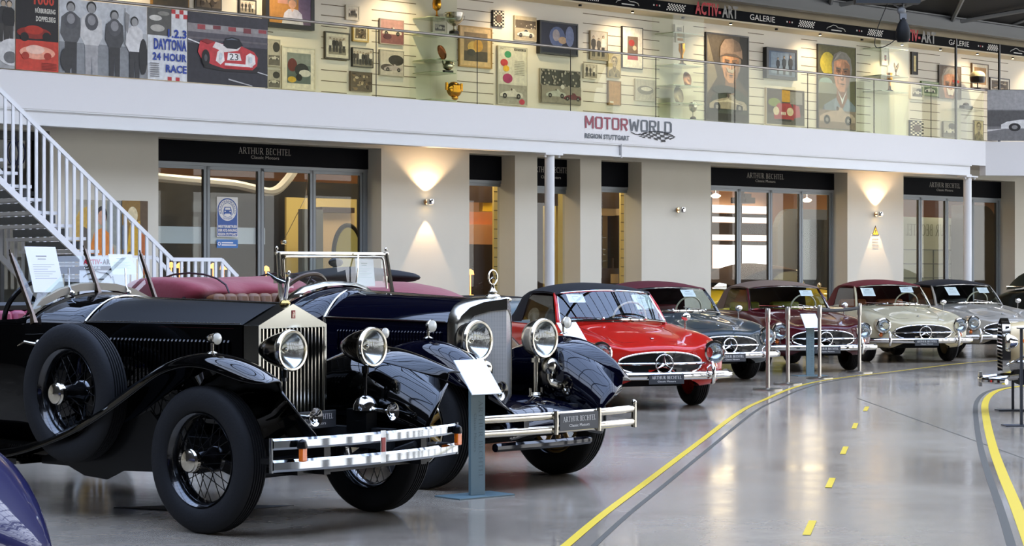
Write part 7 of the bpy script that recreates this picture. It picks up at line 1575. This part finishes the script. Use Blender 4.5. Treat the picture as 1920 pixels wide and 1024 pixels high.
# tall cabriolets: dark green at the right edge, yellow in the showroom
def cabrio(label, X, Z, yaw, col, topc):
    t = thing('cabriolet', label, 'car', (X, Z, 0), math.radians(yaw-90)); P_ = paint('paint_'+col, col); TP = M('fabric_'+topc, topc, .85)
    m = MB(); m.loft(boxy(L=4.9, w_=.78, zb=1.12, nose=1.02), cap0=True, cap1=True); m.build('body', P_, t, sub=2)
    m = MB(); m.loft([[(x, y, z) for x, y, z in toprow(*r)] for r in ((-1.20, .56, 1.50, 1.56, .57, 1.48), (-1.35, .60, 1.53, 1.61, .61, 1.50), (-2.0, .62, 1.54, 1.66, .64, 1.46), (-2.25, .62, 1.52, 1.65, .72, 1.12), (-2.8, .60, 1.40, 1.54, .74, 1.12), (-3.15, .56, 1.18, 1.26, .66, 1.08))]); m.build('soft_top', TP, t, sub=1)
    m = MB(); m.tube([(-.95, -.60, 1.14), (-1.19, -.56, 1.50), (-1.17, 0, 1.53), (-1.19, .56, 1.50), (-.95, .60, 1.14)], .016, n=8)
    for s_ in (1, -1): m.tube([(.5, s_*.64, 1.08), (-.9, s_*.775, 1.16), (-2.9, s_*.80, 1.16)], .01, n=6); m.ell((-.85, s_*.86, 1.2), (.03, .05, .05), 12, 8)
    m.build('windshield_frame', CHROME, t)
    m = MB(); m.quad((-.96, -.58, 1.16), (-.96, .58, 1.16), (-1.19, .55, 1.49), (-1.19, -.55, 1.49)); 
    m.build('windshield', CARGLASS, t, smooth=False)
    for s_ in (1, -1): m = MB(); m.quad((-1.1, s_*.70, 1.15), (-2.05, s_*.71, 1.15), (-2.0, s_*.64, 1.48), (-1.28, s_*.60, 1.47)); m.build('side_window', CARGLASS, t, smooth=False)
    for s_ in (1, -1):
        m = MB(); m.loft([[(x, s_*(.62+dy), z+dz) for dy, dz in ((-.12, -.06), (0, 0), (.12, -.03), (.2, -.14))] for x, z in ((.95, .55), (.85, .75), (.55, .90), (.1, .90), (-.4, .74), (-.9, .5), (-1.6, .38), (-2.1, .38))]); m.build('mudguard', P_, t, sub=2, solid=.012)
        lamp_big(t, .72, s_*.40, .92, .10, .16, CHROME)
    m = MB(); m.prism([(-.22, .5), (.22, .5), (.24, .95), (.15, 1.06), (-.15, 1.06), (-.24, .95)], (.80, 0, 0), (0, 1, 0), (0, 0, 1), .03); m.build('grille', CHROME, t, smooth=False)
    m = MB(); m.tube([(.7, -.82, .5), (1.0, -.6, .5), (1.05, 0, .5), (1.0, .6, .5), (.7, .82, .5)], .04, n=8); m.build('bumper', CHROME, t); plain_wheels(t, .36, .66, (0.15, -2.9)); m = MB(); m.bb(-2.2, -1.6, -.5, .5, .8, 1.3); m.build('seats', TAN, t, bevel=.05)
    return t
cabrio('black-green cabriolet with chrome trimmed roof at the right edge behind the silver roadster', 12.3, 41.5, 22, '0d1411', '1c2a24')
o = WP(S(1470, 2.9)+1.0, D0+2.95, 0); cabrio('yellow cabriolet with dark brown top inside the glass fronted showroom', o.x, o.y, 132.5, 'c9b81c', '33241c')
# blue car front at the lower left corner
bl = thing('blue_car', 'glossy dark blue rounded car end at the lower left corner', 'car', (-2.43, 8.3, 0), math.radians(-8))
PB = paint('paint_0b0f4a', '0a0e46')
def sq(a, p): return math.copysign(abs(a)**p, a)
m = MB(); rows = []
for i in range(13):
    t = i/12; x = .62-4.2*t; g = min(1, math.sqrt(max(0.0, 1-(1-min(1, t*5.5))**2)))
    w_ = .86*(.04+.96*g) if i else .03; h_ = .46*(.10+.90*g) if i else .05; zc = .40+.16*g
    rows.append([(x, w_*sq(math.cos(a), .75), max(.20, zc-.10+h_*.85*sq(math.sin(a), .8)) if math.sin(a) > 0 else zc-.10+.25*sq(math.sin(a), .6)*g) for a in [2*PI*k/24 for k in range(24)]])
m.loft(rows, closed=True, cap0=True, cap1=True); m.build('body', PB, bl, sub=2)
for x in (-.35, -2.8):
    for s_ in (1, -1): m = MB(); m.lathe([(.19, .03), (.1, .05), (0, .06)], ax=(0, s_, 0), n=24, cap=False); o = m.build('wheel', CHROME, bl); o.location = (x, s_*.66, .31); tyre(o, .31, .17, .19, 0, s_, 4)
# cream and blue car at the right edge, its slatted radiator seen from the side
rc = thing('vintage_roadster', 'small cream and blue vintage car with slatted chrome grille at the right edge', 'car', (5.25, 21.6, 0), math.radians(173))
CRM = paint('paint_e0c48a', 'dcc08c'); NB = paint('paint_0d1430', '0c1330')
m = MB(); m.loft([[(x, y, z) for y, z in [(w_, .50), (w_, zs), (w_*.8, zs+.06), (0, zc), (-w_*.8, zs+.06), (-w_, zs), (-w_, .50)]] for x, w_, zs, zc in ((.10, .24, .82, .93), (-.5, .33, .86, .98), (-1.1, .42, .90, 1.02))]); m.build('bonnet', CRM, rc, ang=60)
m = MB(); m.loft([[(x, y, z) for y, z in [(w_*.9, .32), (w_, .45), (w_, zs), (0, zs+.02), (-w_, zs), (-w_, .45), (-w_*.9, .32)]] for x, w_, zs in ((-.9, .42, .88), (-1.2, .52, .92), (-2.4, .58, .92), (-3.2, .5, .8), (-3.5, .35, .6))], cap0=True, cap1=True); m.build('body', NB, rc, ang=50)
m = MB(); m.loft([[(x, y, z) for y, z in [(.24*k, .42), (.26*k, .72), (.2*k, .92), (0, .98), (-.2*k, .92), (-.26*k, .72), (-.24*k, .42)]] for x, k in ((.08, 1.05), (.16, 1.0))]); 
rg = m.build('grille_surround', CHROME, rc, ang=50)
m = MB()
for i in range(13): z = .46+i*.037; w_ = .24 if z < .8 else .24-(z-.8)*.9; m.bb(.13, .165, -w_, w_, z, z+.014)
m.build('grille_slats', CHROME, rg, smooth=False)
m = MB(); m.bb(.09, .13, -.22, .22, .44, .9); m.build('grille_core', DARK, rg, smooth=False)
for s_ in (1, -1):
    fender(rc, [(-1.6, .36, -1.6, .30), (-1.2, .5, -1.2, .42), (-.9, .66, -.9, .56), (-.55, .72, -.55, .62), (-.3, .68, -.3, .58), (-.12, .55, -.14, .48)], s_, NB, inner=-.38, mid=-.52, rid=-.6, out=-.68, lipy=-.7)
    lamp_big(rc, .12, s_*.36, .74, .085, .12, CHROME)
    m = MB(); m.ell((-.05, s_*.58, .76), (.05, .035, .035), 14, 8); m.build('indicator', AMBER, rc)
    for x in (-.62, -2.7):
        wheel = wheel_wire(rc, x, s_*.58, s_, .33)
        wheel.scale = (.8, .8, .8); wheel.location.z = .33*1.0
m = MB(); m.tube([(.15, -.5, .34), (.34, -.3, .34), (.36, 0, .34), (.34, .3, .34), (.15, .5, .34)], .03, n=8); m.bb(.35, .38, -.08, .08, .27, .42)
for s_ in (1, -1): m.tube([(.3, s_*.25, .34), (.0, s_*.25, .38), (-.3, s_*.3, .4)], .03, n=8); m.tube([(.1, s_*.28, .50), (-.3, s_*.3, .52)], .05, n=8)
m.tube([(.12, .30, .5), (-.5, .45, .86)], .014, n=6); m.build('bumper', CHROME, rc)
m = MB(); m.bb(-2.9, .0, -.3, .3, .30, .45); m.build('chassis', DARK, rc, smooth=False)

# ---------------------------------------------------------------- sign stands, barrier posts, floor stands
TEAL = M('stand_grey_teal', '5e7377', .45); ENG = M('stand_engraved', '47595d', .5)
def sign_stand(px, py, lab, h, sheetw, sheeth, yaw):
    p = ground(px, py); t = thing('sign_stand', lab, 'sign stand', p, yaw)
    m = MB(); m.box((0, .02, .005), (.46, .26, .010)); m.build('base_plate', TEAL, t, bevel=.002, smooth=False)
    m = MB(); m.bb(-.06, .06, -.012, .012, .01, h); o = m.build('post', TEAL, t, smooth=False, bevel=.002)
    m = MB(); strokes(m, 'ARTHUR BECHTEL', (.006, -.0128, h-.08), (0, 0, -1), (1, 0, 0), h-.20, .034); text(m, 'Classic Motors', (-.034, -.0128, h-.16), (0, 0, -1), (1, 0, 0), (h-.3)*.62, .022); m.build('lettering', ENG, o, smooth=False)
    m = MB(); R = Matrix.Rotation(math.radians(48), 3, 'X'); m.box((0, -.01, h+.075), (sheetw, sheeth, .008), R); m.build('sheet_holder', M('white_sheet', 'eceef0', .4), t, smooth=False, bevel=.001); return t
sign_stand(894, 931, 'grey-teal sign stand with tilted white sheet in front of the dark blue tourer', .70, .25, .29, math.radians(40))
sign_stand(1519, 705, 'grey-teal sign stand in front of the maroon roadster between the chrome posts', .70, .235, .26, math.radians(16))
sign_stand(1072, 807.5, 'white sheet on a grey-teal stand between the round headlamp and the red roadster bonnet', .82, .24, .26, math.radians(40))
def barrier(px, py, lab):
    p = ground(px, py); t = thing('barrier_post', lab, 'barrier post', p, 0, 'chrome barrier posts')
    m = MB(); m.lathe([(.185, 0), (.185, .018), (.17, .026), (.03, .032)], n=36); m.build('base', STEEL, t); m = MB(); m.cyl((0, 0, .03), (0, 0, .88), .025, n=20); m.lathe([(.03, .84), (.032, .85), (.032, .995), (.027, 1.01), (0, 1.012)], n=20, cap=False); m.build('pole', STEEL, t, ang=30); return t
B1 = barrier(1439.5, 731.5, 'brushed steel barrier post nearest the red roadster, leftmost of four'); B2 = barrier(1477, 721, 'brushed steel barrier post, second from the left of four'); B3 = barrier(1536.5, 710, 'brushed steel barrier post just right of the small sign stand'); B4 = barrier(1611.5, 699.5, 'brushed steel barrier post holding the right end of the black belt')
m = MB(); a, b_ = B3.location, B4.location; d = (b_-a); P_ = [a+d*t+Vector((0, 0, .945-.02*math.sin(PI*t))) for t in [i/10 for i in range(11)]]
m.loft([[p+Vector((0, 0, -.025)) for p in P_], [p+Vector((0, 0, .025)) for p in P_]]); tag(m.build('barrier_belt', M('belt_black', '18181a', .7), solid=.003, origin=P_[0]), 'black retractable belt stretched between the two right barrier posts', 'belt')
for (px, py, zt, lab) in ((1899, 770, .42, 'short dark metal floor stand at the right edge, farther one'), (1915, 799, .92, 'tall dark metal floor stand at the right edge, nearer one')):
    p = ground(px, py); m = MB(); m.box((0, 0, .006), (.34, .20, .012)); m.bb(-.012, .012, -.012, .012, .012, zt); m.bb(-.02, .16, -.1, .1, zt, zt+.01); o = m.build('floor_stand', M('stand_dark', '4a4c50', .4, .6), smooth=False); o.location = p; tag(o, lab, 'stand')
# dark cover plate on the floor behind the near wheel
p = ground(275, 952); m = MB(); m.prism([(-.2, -.02), (.5, -.25), (.9, .1), (.25, .14)], (0, 0, .0), (1, 0, 0), (0, 1, 0), .004); o = m.build('floor_cover', M('floor_cover_dark', '2a2a2a', .5), smooth=False); o.location = p; tag(o, 'flat dark cover on the floor behind the nearest front wheel', 'floor cover')
